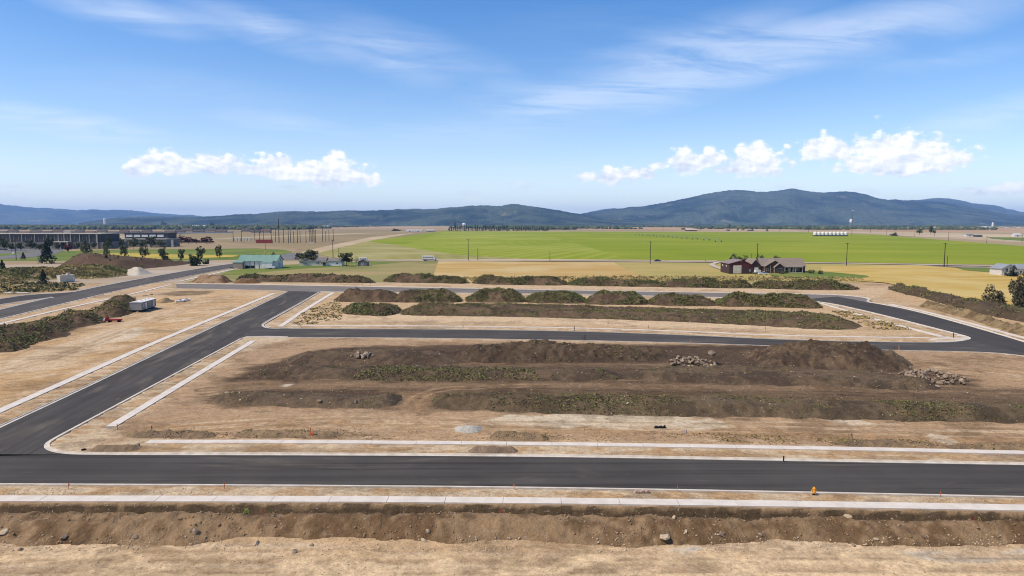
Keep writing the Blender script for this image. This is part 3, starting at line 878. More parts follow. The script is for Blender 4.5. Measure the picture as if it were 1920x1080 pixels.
kerb(near_s, -1, .95)
kerb(corner_sw + near_n[1:], 1, .95)
kerb(side_l[:-1] + [side_l[-2].lerp(side_l[-1], .6)] + list(reversed(back_s1))[1:], 1, .95)
kerb(cross_s, -1)
kerb(cross_n + list(reversed(back_s2))[1:], -1)
kerb(back_n, 1, 1.25)
kerb(art_se, -1, 1.6)
kerb(art_nw, -1, 1.7)
kerb(lane_s, -1, 1.4)
kerb(lane_far, 1, 1.4)
kerb(lane_corner, -1, 1.4)
for nm, ln, w, plen in walks:
    ps, L = resample(chaikin(ln, 2), 0.5)
    base = MB()
    n = max(1, round(L / plen))
    cum_ = np.linspace(0, L, len(ps))
    def at_len(s):
        x = np.interp(s, cum_, [p.x for p in ps]); y = np.interp(s, cum_, [p.y for p in ps])
        x2 = np.interp(min(s + .6, L), cum_, [p.x for p in ps]); y2 = np.interp(min(s + .6, L), cum_, [p.y for p in ps])
        x1 = np.interp(max(s - .6, 0), cum_, [p.x for p in ps]); y1 = np.interp(max(s - .6, 0), cum_, [p.y for p in ps])
        t = Vector((x2 - x1, y2 - y1)).normalized()
        return Vector((x, y)), Vector((-t.y, t.x))
    vs, fs = [], []
    for i, s_ in enumerate(np.linspace(0.03, L - .03, n * 2 + 1)):
        p, nn = at_len(s_)
        for o, z in ((-w / 2 + .03, -.2), (-w / 2 + .03, .11), (w / 2 - .03, .11), (w / 2 - .03, -.2)):
            vs.append((p.x + nn.x * o, p.y + nn.y * o, z))
    for i in range(n * 2):
        fs += [(i * 4 + j, i * 4 + j + 1, i * 4 + j + 5, i * 4 + j + 4) for j in range(3)]
    root = tag(link('sidewalk', np_mesh('sidewalk_bed', np.array(vs), np.array(fs)), M['walkbase']), kind='structure')
    for i in range(n):
        a, b_ = L * i / n + .022, L * (i + 1) / n - .022
        top, dz = [], random.uniform(-.012, .012)
        for s_ in (a, (a + b_) / 2, b_):
            p, nn = at_len(s_); top.append((p - nn * w / 2, p + nn * w / 2))
        q = [(t[0].x, t[0].y, .155 + dz) for t in top] + [(t[1].x, t[1].y, .155 + dz) for t in reversed(top)]
        MB().slab(q, .26).build('sidewalk_panel', M['walk'], root)


# ---- fields
def field_mat(name, c1, c2, c3, rot=0.0, row=0.0, s=0.03, rows_amp=0.3, st=(0.12, 1, 1), fine=0.7):
    m, nt, b = new_mat(name, 0.95, 0.1)
    v = ocoord(nt, -rot, (1, 1, 1), True)
    vs = ocoord(nt, -rot, st, True)
    n1 = noise(nt, vs, s, 5, 0.6, 0.4)
    n2 = noise(nt, v, s * 0.35, 4, 0.5)
    n3 = noise(nt, v, fine, 5, 0.7)
    c = mixc(nt, n1.step(0.35, 0.68), c1, c2)
    c = mixc(nt, n2.step(0.42, 0.7) * 0.8, c, c3)
    c = mixc(nt, noise(nt, vs, s * 3.3, 4, 0.6).step(0.5, 0.75) * 0.5, c, tuple(x * 0.8 for x in c2))
    if row:
        w = node(nt, 'ShaderNodeTexWave', wave_type='BANDS', bands_direction='Y')
        w.inputs['Scale'].default_value = row; w.inputs['Distortion'].default_value = 1.2; w.inputs['Detail'].default_value = 2; w.inputs['Detail Scale'].default_value = 0.02
        nt.links.new(ocoord(nt, -rot, (0.15, 1, 1), True), w.inputs['Vector'])
        c = mixc(nt, Q(nt, w.outputs[0]).step(0.55, 0.95) * rows_amp, c, c3)
    c = mixc(nt, n3.step(0.45, 0.8) * 0.4, c, tuple(x * 0.62 for x in c1))
    nt.links.new(c, b.inputs['Base Color'])
    bump(nt, b, n3, 0.9, 0.4)
    return m


straw = field_mat('straw_stubble', (.50, .345, .125), (.44, .275, .085), (.55, .42, .20), 0.03, 0, 0.05)
golden = field_mat('ripe_golden_grass', (.52, .365, .105), (.44, .285, .065), (.56, .43, .17), 0.12, 0, 0.06)
lawn_dry = field_mat('half_dry_pasture', (.27, .235, .085), (.36, .27, .115), (.17, .19, .055), 0.05, 0, 0.05)
ygreen = field_mat('yellow_green_pasture', (.40, .315, .095), (.33, .285, .085), (.45, .33, .12), 0.2, 0, 0.05)
green = field_mat('green_crop', (.225, .265, .012), (.180, .235, .009), (.295, .305, .030), -0.02, 0.0, 0.012, st=(0.10, 1, 1), fine=0.25)
green_w = field_mat('green_crop_swathes', (.225, .270, .012), (.185, .240, .009), (.345, .345, .065), 1.25, 0.016, 0.012, 0.42, st=(0.10, 1, 1), fine=0.25)
cutgreen = field_mat('mown_swathes', (.25, .225, .050), (.19, .19, .035), (.40, .345, .15), 0.86, 0.022, 0.03, 0.9)
turf = field_mat('watered_lawn', (.115, .165, .030), (.150, .190, .035), (.24, .225, .060), 0.0, 0, 0.05)
browng = field_mat('brown_fallow', (.29, .215, .11), (.235, .175, .09), (.33, .255, .12), 0.0, 0, 0.012)
rust = field_mat('rusty_stubble', (.36, .20, .10), (.42, .29, .16), (.48, .36, .22), 0.02, 0, 0.006)
palef = field_mat('pale_stubble', (.47, .36, .21), (.41, .30, .17), (.52, .42, .27), 0.02, 0, 0.008)
sheet('field', GP((345, 529.5), (430, 508), (530, 497), (690, 489.8), (822, 489.5), (808, 529.5)), -0.025, lawn_dry)
sheet('field', GP((808, 529.5), (822, 489.5), (1150, 491.5), (1220, 529.5)), 0.03, straw)
sheet('field', GP((1220, 529.5), (1150, 491.5), (1540, 494.5), (1720, 497), (1640, 529.5)), 0.02, ygreen)
sheet('field', wheat_poly, 0.30, golden)
sheet('lawn', chaikin(GP((1440, 513), (1470, 510.5), (1530, 508.5), (1590, 514), (1640, 519), (1600, 524), (1500, 522), (1450, 519)), 2, True), 0.34, turf)
sheet('lawn', GP((1790, 502.5), (1860, 503.5), (1930, 507), (2050, 512), (2050, 522), (1880, 513.5), (1810, 508)), 0.36, turf)
sheet('lawn', GP((430, 507), (530, 496.5), (690, 490.2), (760, 491), (700, 497), (560, 504), (440, 516), (415, 515)), -0.01, turf)
sheet('field', GP((590, 476), (690, 452), (830, 433.5), (1500, 435.5), (1640, 440), (1920, 461.5), (2500, 505), (2500, 525), (1920, 497), (1345, 488.5), (1000, 486), (690, 487.5), (640, 486)), 0.05, green)
sheet('field', GP((690, 486.5), (745, 463), (830, 436), (1010, 436), (1180, 486.5)), 0.10, green_w)
sheet('field', GP((590, 476), (687, 452.5), (740, 459), (800, 470), (860, 478), (1000, 486), (690, 487.5), (640, 486)), 0.15, cutgreen)
sheet('field', GP((690, 487.2), (1000, 485.8), (1345, 488.6), (1345, 490), (1000, 488.4), (690, 488.4)), 0.20, palef)
sheet('field', GP((400, 452), (470, 446), (620, 441), (760, 434.5), (830, 433.4), (690, 452), (590, 476), (560, 482), (540, 478), (560, 466)), 0.04, browng)
sheet('field', GP((545, 478), (600, 464), (700, 444), (780, 436.5), (690, 452), (590, 476)), 0.09, palef)
sheet('field', GP((300, 433.5), (470, 430.5), (640, 430), (800, 430.8), (700, 436), (560, 440), (420, 446), (330, 450), (300, 445)), 0.03, browng)
sheet('field', GP((-400, 424.6), (400, 425), (1000, 425.5), (1000, 428), (300, 429), (-400, 430)), 0.02, rust)
sheet('field', GP((1060, 427), (1250, 426), (1600, 427.5), (2400, 429), (2400, 437), (1700, 434.5), (1500, 432), (1100, 431.5)), 0.02, rust)
sheet('field', GP((1500, 432.8), (1700, 435.5), (1920, 440), (2500, 452), (2500, 460), (1920, 455), (1640, 439)), 0.04, palef)
sheet('lawn', GP((1850, 444.5), (1960, 446), (2400, 455), (2400, 463), (1920, 452.5), (1860, 448)), 0.08, turf)
sheet('lawn', GP((-500, 487), (0, 473), (240, 468), (480, 465.5), (530, 468), (560, 474), (520, 486), (440, 487), (300, 489), (0, 489), (-500, 512)), -0.02, turf)
gold2 = field_mat('golden_verge_grass', (.52, .37, .07), (.40, .32, .06), (.30, .27, .055), 0.0, 0, 0.05)
sheet('field', chaikin(GP((165, 476), (240, 474.5), (330, 477.5), (440, 478), (450, 481), (380, 484), (300, 487), (200, 484)), 1, True), 0.10, gold2)
sheet('lawn', GP((-300, 484), (0, 474.5), (80, 468), (100, 472), (40, 480), (-100, 492)), 0.09, turf)
M['lot'] = pmat('worn_asphalt', (.20, .185, .175), (.15, .14, .13), 0.05, 0.9, geo=True)
sheet('parking_lot', GP((-300, 474), (0, 468.5), (80, 466), (105, 464), (128, 466), (100, 478), (60, 482.5), (0, 486), (0, 481), (75, 471), (0, 476), (-300, 483)), 0.13, M['lot'])
sheet('road', GP((520, 479), (548, 474.5), (585, 474), (600, 478), (560, 487), (535, 488)), 0.13, M['lot'])
dirtlot = field_mat('bare_lot', (.42, .33, .23), (.36, .27, .175), (.46, .38, .28), 0.3, 0, 0.05)
sheet('dirt_lot', GP((-600, 532), (-600, 510), (0, 497), (200, 493), (330, 489.5), (470, 487.5), (500, 490), (440, 500), (380, 512), (330, 529.5), (0, 529.5)), -0.035, dirtlot)
gravelroad = pmat('gravel_road', (.52, .45, .35), (.42, .35, .26), 0.08, 0.95, geo=True)


def strip(name, pts, w, z, mat):
    ps, L = resample(chaikin(pts, 1), 12.0)
    a, b_ = [], []
    for i, p in enumerate(ps):
        t = (ps[min(i + 1, len(ps) - 1)] - ps[max(i - 1, 0)]).normalized(); n = Vector((-t.y, t.x)) * w / 2
        a.append(p + n); b_.append(p - n)
    return sheet(name, a + list(reversed(b_)), z, mat)


strip('country_road', GP((560, 487.5), (690, 489), (822, 489.2), (1030, 489.8), (1345, 491.8), (1560, 494), (1720, 496.6), (1920, 500.5), (2400, 512)), 8.0, 0.40, gravelroad)
strip('country_road', GP((1500, 434), (1640, 437.3), (1760, 443), (1920, 452.5), (2400, 486)), 14.0, 0.20, gravelroad)
strip('country_road', GP((300, 451.5), (430, 448), (560, 447)), 10.0, 0.20, gravelroad)
strip('driveway', GP((1345, 492.5), (1332, 497), (1345, 503), (1380, 512)), 4.0, 0.45, gravelroad)
strip('driveway', GP((1720, 497.5), (1780, 501), (1850, 503)), 5.0, 0.42, M['lot'])


# ---- forested hills
m, nt, b = new_mat('forest_slopes', 0.95, 0.05)
v = ocoord(nt, 0, (1, 1, 1), True)
f1 = noise(nt, v, 0.0012, 6, 0.6); f2 = noise(nt, v, 0.012, 5, 0.7); f3 = noise(nt, ocoord(nt, 0, (1, 0.5, 2), True), 0.0024, 7, 0.68)
c = mixc(nt, f1.step(0.40, 0.60), (.011, .026, .026), (.078, .100, .066))
c = mixc(nt, f2.step(0.45, 0.68) * 0.75, c, (.008, .015, .015))
c = mixc(nt, f3.step(0.60, 0.68) * 0.6, c, (.26, .21, .13))
nt.links.new(c, b.inputs['Base Color'])
bump(nt, b, f2, 1.0, 25.0)
M['forest'] = m


def hills(name, ridge, dist, run, back, seed, spur=0.35, nu=900, nvv=34, treeh=9.0):
    px = np.linspace(ridge[0][0], ridge[-1][0], nu)
    py = np.interp(px, [p[0] for p in ridge], [p[1] for p in ridge])
    k = np.ones(9) / 9.0
    py = np.convolve(np.pad(py, 4, 'edge'), k, 'valid')
    py = py + (fbm(px * 0.05, px * 0 + seed, 4, seed, .6) - 0.5) * 3.4
    tx = (px - 960) / FPX
    vv = np.concatenate([np.linspace(0, 1, nvv), np.linspace(1, 1.9, 10)[1:]])
    T, Vv = np.meshgrid(tx, vv)
    hr = np.tile(CAMH + (HORIZON - py) / FPX * dist / math.cos(PITCH) ** 0, (len(vv), 1))
    hr = np.maximum(hr, 4.0)
    Yd = dist - run * (1 - np.minimum(Vv, 1)) + back * np.maximum(Vv - 1, 0)
    Xd = T * Yd * (1 + 0 * Vv)
    wx_ = Xd / 1000 + (fbm(Xd / 700, Yd / 700, 3, seed + 9) - .5) * 0.8
    rid = 1 - np.abs(2 * fbm(wx_ * 1.25, Yd / 3000, 4, seed + 3, .58) - 1)       # spurs and gullies running down the slope
    prof = np.where(Vv <= 1, sstep(Vv, -0.25, 1.05) * 0.55 + Vv * 0.45, 1 - (Vv - 1) * 0.9)
    prof = np.where(Vv <= 1, (prof - prof.min()) / (1 - prof.min() + 1e-9), prof)
    hump = np.sin(np.clip(Vv, 0, 1) * math.pi) ** 0.8
    Z = hr * np.clip(prof + hump * spur * (rid - 0.62), 0, None)
    Z = np.where(Vv <= 1, np.minimum(Z, hr * (0.12 + 0.88 * np.minimum(Vv * 1.02, 1))), Z)
    Z = Z + rng.random(Z.shape) * treeh * np.clip(Vv * 4, 0, 1)
    Z[0] = -0.6
    Vt = np.stack([Xd, Yd, Z], -1).reshape(-1, 3)
    ii = np.arange(T.size).reshape(T.shape)
    Fq = np.stack([ii[:-1, :-1], ii[:-1, 1:], ii[1:, 1:], ii[1:, :-1]], -1).reshape(-1, 4)
    return tag(link(name, np_mesh(name, Vt, Fq, False), M['forest']), kind='structure')


hills('hills', [(-700, 386), (-300, 376), (-100, 377), (0, 382), (40, 388), (70, 391), (82, 390.5), (120, 393), (150, 394), (200, 394), (250, 395), (270, 397), (300, 401), (330, 402), (350, 403.5), (400, 407), (460, 409), (520, 413), (600, 419)], 23000, 5000, 3000, 3, nu=500, treeh=14)
hills('hills', [(1040, 419), (1090, 401), (1145, 391), (1200, 396), (1500, 392), (1640, 380), (1730, 374), (1755, 371), (1780, 374.5), (1830, 383), (1860, 386), (1905, 397), (1920, 399), (1990, 394), (2200, 388), (2500, 400), (2800, 417)], 19000, 3600, 2500, 13, nu=600, treeh=12)
hills('hills', [(150, 419), (215, 410.5), (245, 407), (300, 407.5), (350, 407), (400, 406.5), (425, 404.5), (450, 403), (500, 400), (545, 397), (600, 397.5), (680, 395), (730, 395), (760, 392.5), (800, 393), (835, 391), (870, 388), (905, 385.5), (940, 387), (955, 383), (965, 382), (985, 386), (1010, 389.5), (1040, 394), (1070, 400), (1088, 402.5), (1120, 407), (1170, 413), (1240, 420)], 10500, 2200, 2600, 23, nu=1000, spur=0.7)
hills('mountain', [(960, 420), (1020, 411), (1070, 404), (1100, 400.5), (1130, 396), (1190, 388.5), (1240, 382), (1262, 377), (1300, 369), (1335, 362), (1360, 358), (1385, 357), (1410, 360), (1435, 361), (1460, 357.5), (1478, 355), (1500, 357.5), (1530, 362), (1560, 361), (1580, 359), (1600, 361), (1622, 367), (1645, 373.5), (1690, 376.5), (1740, 378), (1790, 385), (1850, 396), (1900, 404), (1960, 409), (2080, 414), (2300, 419)], 13500, 3300, 2800, 33, nu=1100, spur=0.75)

# ---- air
hz = MB().box(-31500, 31500, -6800, 34800, -2.0, 760.0)
m = bpy.data.materials.new('summer_haze'); m.use_nodes = True
nt = m.node_tree; nt.nodes.remove(nt.nodes['Principled BSDF'])
pv = node(nt, 'ShaderNodeVolumePrincipled')
pv.inputs['Color'].default_value = (0.33, 0.57, 1.0, 1)
pv.inputs['Density'].default_value = 3.4e-5
pv.inputs['Anisotropy'].default_value = 0.0
nt.links.new(pv.outputs[0], nt.nodes['Material Output'].inputs['Volume'])
tag(hz.build('haze', m), 'thin blue summer haze over the whole valley', None, None, 'stuff')


# ================================================================== HEAPS OF EARTH
MOUNDS = []            # (bounding box, height function) of every heap, for setting things down on them


def leaf_mesh(name, P, size, col, up=0.35, aspect=1.0):
    """small upright leaf quads at points P; size and colour per leaf"""
    n = len(P)
    size = size * .9
    d = rng.normal(size=(n, 3)); d[:, 2] = np.abs(d[:, 2]) * up + up * .4
    d /= np.linalg.norm(d, axis=1)[:, None]
    e = np.cross(d, rng.normal(size=(n, 3))); e /= np.linalg.norm(e, axis=1)[:, None] + 1e-9
    s = size[:, None] * 0.5
    d = d * s * aspect; e = e * s
    V = np.stack([P - d - e, P - d * .2 + e * 1.1, P + d + e * .3, P + d * .3 - e * 1.05], 1).reshape(-1, 3)
    Fq = np.arange(4 * n).reshape(-1, 4)
    return np_mesh(name, V, Fq, False, np.repeat(col, 4, 0))


GREENS = np.array([(.150, .140, .050), (.130, .130, .046), (.170, .148, .060), (.190, .155, .072), (.118, .118, .044)])
DRY = np.array([(.36, .26, .095), (.30, .21, .08), (.42, .30, .12), (.22, .18, .07)])


def pick(pal, n):
    return pal[rng.integers(0, len(pal), n)] * (0.86 + 0.28 * rng.random((n, 1)))


def footprint(front, depth, ends=0.55):
    """outline of a heap from the foot line seen in the photo and its depth away from the viewer"""
    f = [G(*p) for p in front]
    n = len(f)
    back = []
    for i, p in enumerate(f):
        k = ends + (1 - ends) * math.sin(math.pi * (i + .5) / n) if n > 2 else 1
        back.append(Vector((p.x * (1 + depth * k / p.y * 0.3), p.y + depth * k)))
    return chaikin([Vector((p.x, p.y)) for p in f] + back[::-1], 2, True)


def heap(name, label, cat, front, depth, h, slope, seed, c1, c2, res=0.6, weeds=0, wpal=None, wsize=0.5, lumps=0.8, freq=0.12, rough=0.35, hfun=None, group=None, wtop=0.25, sharp=1.0, poly=None, wpatch=0.45, zoned=None):
    poly = poly or footprint(front, depth)
    c1, c2 = (np.asarray(c) * ((.86, .79, .69) if c[0] < .19 else (1, 1, 1)) for c in (c1, c2))
    xs = [p[0] for p in poly]; ys = [p[1] for p in poly]
    gx_ = np.arange(min(xs) - 1.5, max(xs) + 1.5, res); gy_ = np.arange(min(ys) - 1.5, max(ys) + 1.5, res)
    X, Y = np.meshgrid(gx_, gy_)

    def zf(x, y):
        sd = poly_sd(x, y, poly) + (fbm(x * .35, y * .35, 3, seed + 1) - .5) * 1.6 * min(1, slope / 3)
        s = np.clip(sd / slope, 0, 1)
        s = (s * s * (3 - 2 * s) * .5 + s * .5) ** sharp
        hh = h * (1 - lumps * .5 + lumps * fbm(x * freq, y * freq * 1.6, 3, seed + 2) * 1.1)
        if hfun is not None: hh = hh * hfun(x, y)
        z = hh * s + rough * (fbm(x * .9, y * .9, 4, seed + 3) - .45) * np.clip(s * 4, 0, 1) + rough * .5 * np.abs(fbm(x * 2.6, y * 2.6, 2, seed + 4) - .5) * np.clip(s * 5, 0, 1)
        return zs_arr(x, y) * 0.8 + z, sd
    Z, SD = zf(X, Y)
    Z = np.where(SD < 0, zs_arr(X, Y) - 0.12 + SD * 0.2, Z)
    keep = SD > -1.2
    idv = -np.ones(X.shape, int); idv[keep] = np.arange(keep.sum())
    q = np.stack([idv[:-1, :-1], idv[:-1, 1:], idv[1:, 1:], idv[1:, :-1]], -1).reshape(-1, 4)
    q = q[(q >= 0).all(1)]
    t = sstep(fbm(X * .22, Y * .22, 4, seed + 5) * .6 + fbm(X * 1.1, Y * 1.1, 2, seed + 6) * .4, .38, .62)
    cc = np.asarray(c1) + (np.asarray(c2) - np.asarray(c1)) * t[..., None]
    V = np.stack([X[keep], Y[keep], Z[keep]], -1)
    o = link(name, np_mesh(name, V, q, True, cc[keep]), M['mound'])
    tag(o, label, cat, group)
    MOUNDS.append((min(xs), max(xs), min(ys), max(ys), zf))
    if weeds:
        n = int(weeds * .8)
        wsize = wsize * .8
        wx_ = rng.uniform(min(xs), max(xs), n * 4); wy_ = rng.uniform(min(ys), max(ys), n * 4)
        wz_, wsd = zf(wx_, wy_)
        pn = fbm(wx_ * .16, wy_ * .22, 3, seed + 8)
        ok = (wsd > 0.25) & (rng.random(len(pn)) < sstep(pn, wpatch - .16, wpatch + .2) ** 1.6 * .62) & (wz_ > wtop * h * rng.random(len(pn)))
        wx_, wy_, wz_ = wx_[ok][:n], wy_[ok][:n], wz_[ok][:n]
        # each plant is a small bunch of leaves
        k = 4
        P = np.repeat(np.stack([wx_, wy_, wz_], -1), k, 0) + rng.normal(size=(len(wx_) * k, 3)) * wsize * .42
        P[:, 2] = np.repeat(wz_, k) + np.abs(rng.normal(size=len(P))) * wsize * .28
        tone = (.72 + .56 * fbm(wx_ * .5, wy_ * .5, 3, seed + 12))[:, None] * np.array([(1.0, 1.0, 1.0)])
        hue = fbm(wx_ * .12, wy_ * .2, 2, seed + 13)[:, None]
        wc = pick(GREENS if wpal is None else wpal, len(wx_))
        if zoned is not None: wc = np.where(fbm(wx_ * .06, wy_ * .16, 3, seed + 21)[:, None] + rng.normal(size=(len(wx_), 1)) * .05 > .5, wc, pick(zoned, len(wx_)))
        wc = wc * tone * (np.array([(1.12, .98, 1.0)]) * (1 - hue) + np.array([(.80, 1.05, .85)]) * hue)
        w = tag(link('weeds', leaf_mesh('weeds', P, wsize * (.35 + .65 * rng.random(len(P))), np.repeat(wc, k, 0)), M['leaf'], o), kind='stuff')
    return o


def zsurf(x, y):
    z = zs(x, y)
    for x0, x1, y0, y1, f in MOUNDS:
        if x0 < x < x1 and y0 < y < y1:
            a, sd = f(np.array([x]), np.array([y]))
            if sd[0] > 0: z = max(z, float(a[0]))
    return z


D1, D2 = (.090, .064, .043), (.160, .116, .074)          # topsoil
B1, B2 = (.285, .195, .100), (.185, .125, .070)          # fresh subsoil
MIX = np.concatenate([GREENS, DRY * .8])
# the long fresh bank along the open cut
bank_poly = chaikin([G(a, b_, -.5 if b_ > 1004 else 0.0) for a, b_ in ((-420, 1026), (-40, 1020), (60, 1024), (150, 1022), (260, 1026), (330, 1024), (400, 1016), (480, 1010), (560, 1014), (640, 1012), (800, 1018), (860, 1024), (960, 1012), (1080, 1022), (1180, 1026),
                        (1240, 1026), (1330, 1024), (1420, 1014), (1500, 1018), (1600, 1022), (1720, 1022), (1820, 1028), (1920, 1022), (2000, 1024), (2350, 1030),
                        (2350, 985), (1920, 977), (1500, 972), (960, 967), (500, 964), (0, 963), (-420, 963))], 1, True)
heap('dirt_bank', 'long bank of fresh brown soil along the bottom, with stones at its foot', 'dirt bank', None, 0, .78, 2.2, 101, (.290, .188, .098), (.185, .120, .066), res=0.22, lumps=.8, freq=.22, rough=.55, poly=bank_poly, sharp=.8)
# six bushy heaps in a row on the middle block, and their neighbours
row = [((627, 566), (680, 567), (745, 567.5), 3.2, 'dark bare heap at the left end of the weedy row on the middle block', 200, .62),
       ((735, 567.5), (800, 568), (858, 568.5), 3.2, 'pointed weedy heap second from the left end of the row on the middle block', 900, .42),
       ((878, 567.5), (930, 568), (982, 568.5), 3.0, 'third weedy heap from the left in the row below the back street', 1100, .40),
       ((988, 569), (1045, 570), (1098, 570.5), 3.0, 'fourth weedy heap from the left in the row below the back street', 1200, .40),
       ((1103, 571.5), (1160, 572), (1217, 573), 3.0, 'fifth weedy heap from the left in the row below the back street', 1200, .40),
       ((1224, 573.5), (1280, 574.5), (1345, 575), 2.9, 'sixth weedy heap from the left, low and browner, below the back street', 700, .47)]
for i, (a, b_, c_, h_, lb, w, wp) in enumerate(row):
    heap('dirt_mound', lb, 'dirt mound', ((a[0] - 8, a[1]), b_, (c_[0] + 9, c_[1])), 20, h_ * (1.06, .98, 1.1, .94, 1.02, .88)[i], 5.8, 110 + i * 7, D1, D2, weeds=w * 2.6, wsize=.7, group='weedy heaps in a row on the middle block', lumps=.85, freq=.2, rough=.8, wtop=.35, wpatch=wp)
heap('dirt_mound', 'wide heap thick with green weeds at the right end of the row', 'dirt mound', ((1345, 575.5), (1400, 576), (1480, 578), (1552, 580)), 17, 3.4, 5.5, 171, D1, D2, weeds=6500, wsize=.7, group='weedy heaps in a row on the middle block', lumps=.8, freq=.18, rough=.8, wpatch=.34)
heap('dirt_mound', 'weedy heap with a bare dark face at the left end of the second row', 'dirt mound', ((634, 588), (680, 592), (715, 594), (750, 590)), 17, 2.6, 4.5, 181, D1, D2, weeds=2600, wsize=.65, lumps=.8, rough=.7, wpatch=.40)
heap('dirt_bank', 'long low dark bank in the middle block, green at its left end', 'dirt bank', None, 0, 1.5, 6.0, 191, D1, D2, poly=chaikin(GP((742, 591), (800, 593), (960, 595), (1120, 599), (1250, 603), (1380, 609), (1480, 615), (1560, 620), (1622, 616), (1606, 604), (1560, 594), (1480, 588.5), (1380, 584.5), (1250, 581), (1120, 577.5), (960, 575), (820, 575), (755, 578)), 1, True),
     res=.7, weeds=14000, wsize=.55, lumps=.9, freq=.2, rough=.65, wtop=.15, wpatch=.46,
     hfun=lambda x, y: .75 + .6 * np.clip((40 - x) / 120, 0, 1) + .25 * np.clip((x - 70) / 40, 0, 1))
# heaps behind the back street
segs = [((437, 527), (520, 528.5), (600, 530), (702, 531.5)), ((716, 529), (800, 531), (880, 533)), ((884, 533), (960, 535), (1072, 536)), ((1060, 536), (1150, 537.5), (1250, 539)),
        ((1230, 539), (1320, 540), (1420, 541.5)), ((1410, 541.5), (1500, 543.5), (1560, 544.5), (1618, 544))]
sl = ['leftmost', 'second from the left', 'third from the left', 'third from the right', 'second from the right', 'rightmost']
for i, sg in enumerate(segs):
    heap('dirt_bank', 'weedy dark bank behind the back street, ' + sl[i] + ' of its line', 'dirt bank', sg, 15, 2.7, 4.8, 210 + 9 * i, D1, D2, res=.8, weeds=3200, wsize=.85, group='weedy banks behind the back street', lumps=1.15, freq=.11, rough=.9, wtop=.2, wpatch=.43)
heap('dirt_bank', 'dark bank curving down the right side along the golden field', 'dirt bank', None, 0, 2.3, 4.0, 281, D1, (.12, .095, .06), res=.8, weeds=3200, wsize=.8, lumps=.9, freq=.09,
     poly=chaikin(GP((1657, 540), (1690, 551), (1730, 559), (1760, 568), (1810, 582), (1870, 596), (1960, 612), (2100, 645), (2100, 625), (1960, 596), (1880, 580), (1800, 563), (1740, 550), (1690, 541)), 1, True), wpatch=.5)
heap('dirt_bank', 'low ridge of small tan soil heaps beside the right-hand street', 'dirt bank', None, 0, 1.5, 2.6, 291, (.27, .19, .095), (.17, .12, .065), res=.6, weeds=500, wpal=DRY, wsize=.5, lumps=1.3, freq=.2,
     poly=chaikin(GP((1718, 574), (1760, 584), (1820, 600), (1880, 620), (1960, 643), (1960, 630), (1880, 606), (1820, 590), (1770, 576), (1735, 570)), 1, True))
heap('dirt_mound', 'reddish brown soil heap with a pale top by the arterial road', 'dirt mound', ((352, 529.5), (390, 531.5), (428, 531)), 17, 3.2, 5, 301, (.175, .105, .055), (.30, .20, .115), res=.8, lumps=.5)
heap('dirt_mound', 'flat reddish brown soil heap beside the start of the back street', 'dirt mound', ((432, 531.5), (455, 532), (486, 531.5)), 11, 2.0, 4, 307, (.165, .098, .05), (.20, .125, .07), res=.7, lumps=.5)
# left of the arterial road
heap('dirt_mound', 'huge dark brown stockpile of soil in front of the school lawn', 'dirt mound', ((98, 500), (130, 505), (200, 508), (250, 506), (300, 501), (345, 497)), 62, 8.6, 14, 311, (.125, .086, .056), (.105, .070, .047), res=1.6, lumps=.3, freq=.03, rough=.8,
     hfun=lambda x, y: np.clip(1.06 - (x + 300) / 90, .16, 1.0), weeds=250, wsize=1.6)
heap('gravel_pile', 'pale cone of crushed rock at the foot of the dark stockpile', 'gravel pile', ((222, 513), (238, 516), (262, 517), (290, 513)), 17, 5.6, 9.0, 321, (.50, .44, .34), (.46, .40, .30), res=.7, lumps=.15, rough=.1, sharp=1.0)
heap('dirt_mound', 'broad mound of golden dry grass and green brush at the left edge', 'dirt mound', ((-160, 534), (-60, 533), (0, 531), (60, 527), (120, 523), (170, 524), (222, 520)), 62, 5.2, 20, 331, (.33, .24, .11), (.21, .165, .08), res=1.2, weeds=15000, wpal=DRY * 1.05, zoned=GREENS, wsize=.95, lumps=.8, freq=.06, rough=.9, wpatch=.30)
heap('dirt_mound', 'weedy bank along the arterial road at the left edge, dark at its near end', 'dirt mound', None, 0, 2.6, 6, 341, D1, D2, res=.55, weeds=4200, wsize=.55, lumps=1.0, freq=.12,
     poly=chaikin(GP((-120, 668), (-40, 665), (30, 661), (52, 655), (60, 646), (110, 634), (130, 632), (135, 620), (150, 615), (192, 607), (205, 600), (180, 592), (150, 588), (100, 601), (40, 616), (-60, 640), (-120, 655)), 1, True), wpatch=.46)
heap('dirt_mound', 'dark weedy heap directly behind the grey site trailer', 'dirt mound', None, 0, 3.0, 5.5, 351, D1, D2, res=.55, weeds=2200, wsize=.6, lumps=.7,
     poly=chaikin(GP((168, 585), (185, 594), (215, 597), (246, 590), (262, 580), (268, 568), (250, 561), (222, 565), (190, 576)), 1, True), wpal=np.concatenate([GREENS, DRY[:2] * .7]))
heap('dirt_mound', 'small heap of tan rubble just right of the grey site trailer', 'dirt mound', ((290, 568), (305, 570), (326, 567)), 8, 1.5, 3, 357, (.34, .235, .12), (.25, .17, .09), res=.5, lumps=1.0, rough=.5)
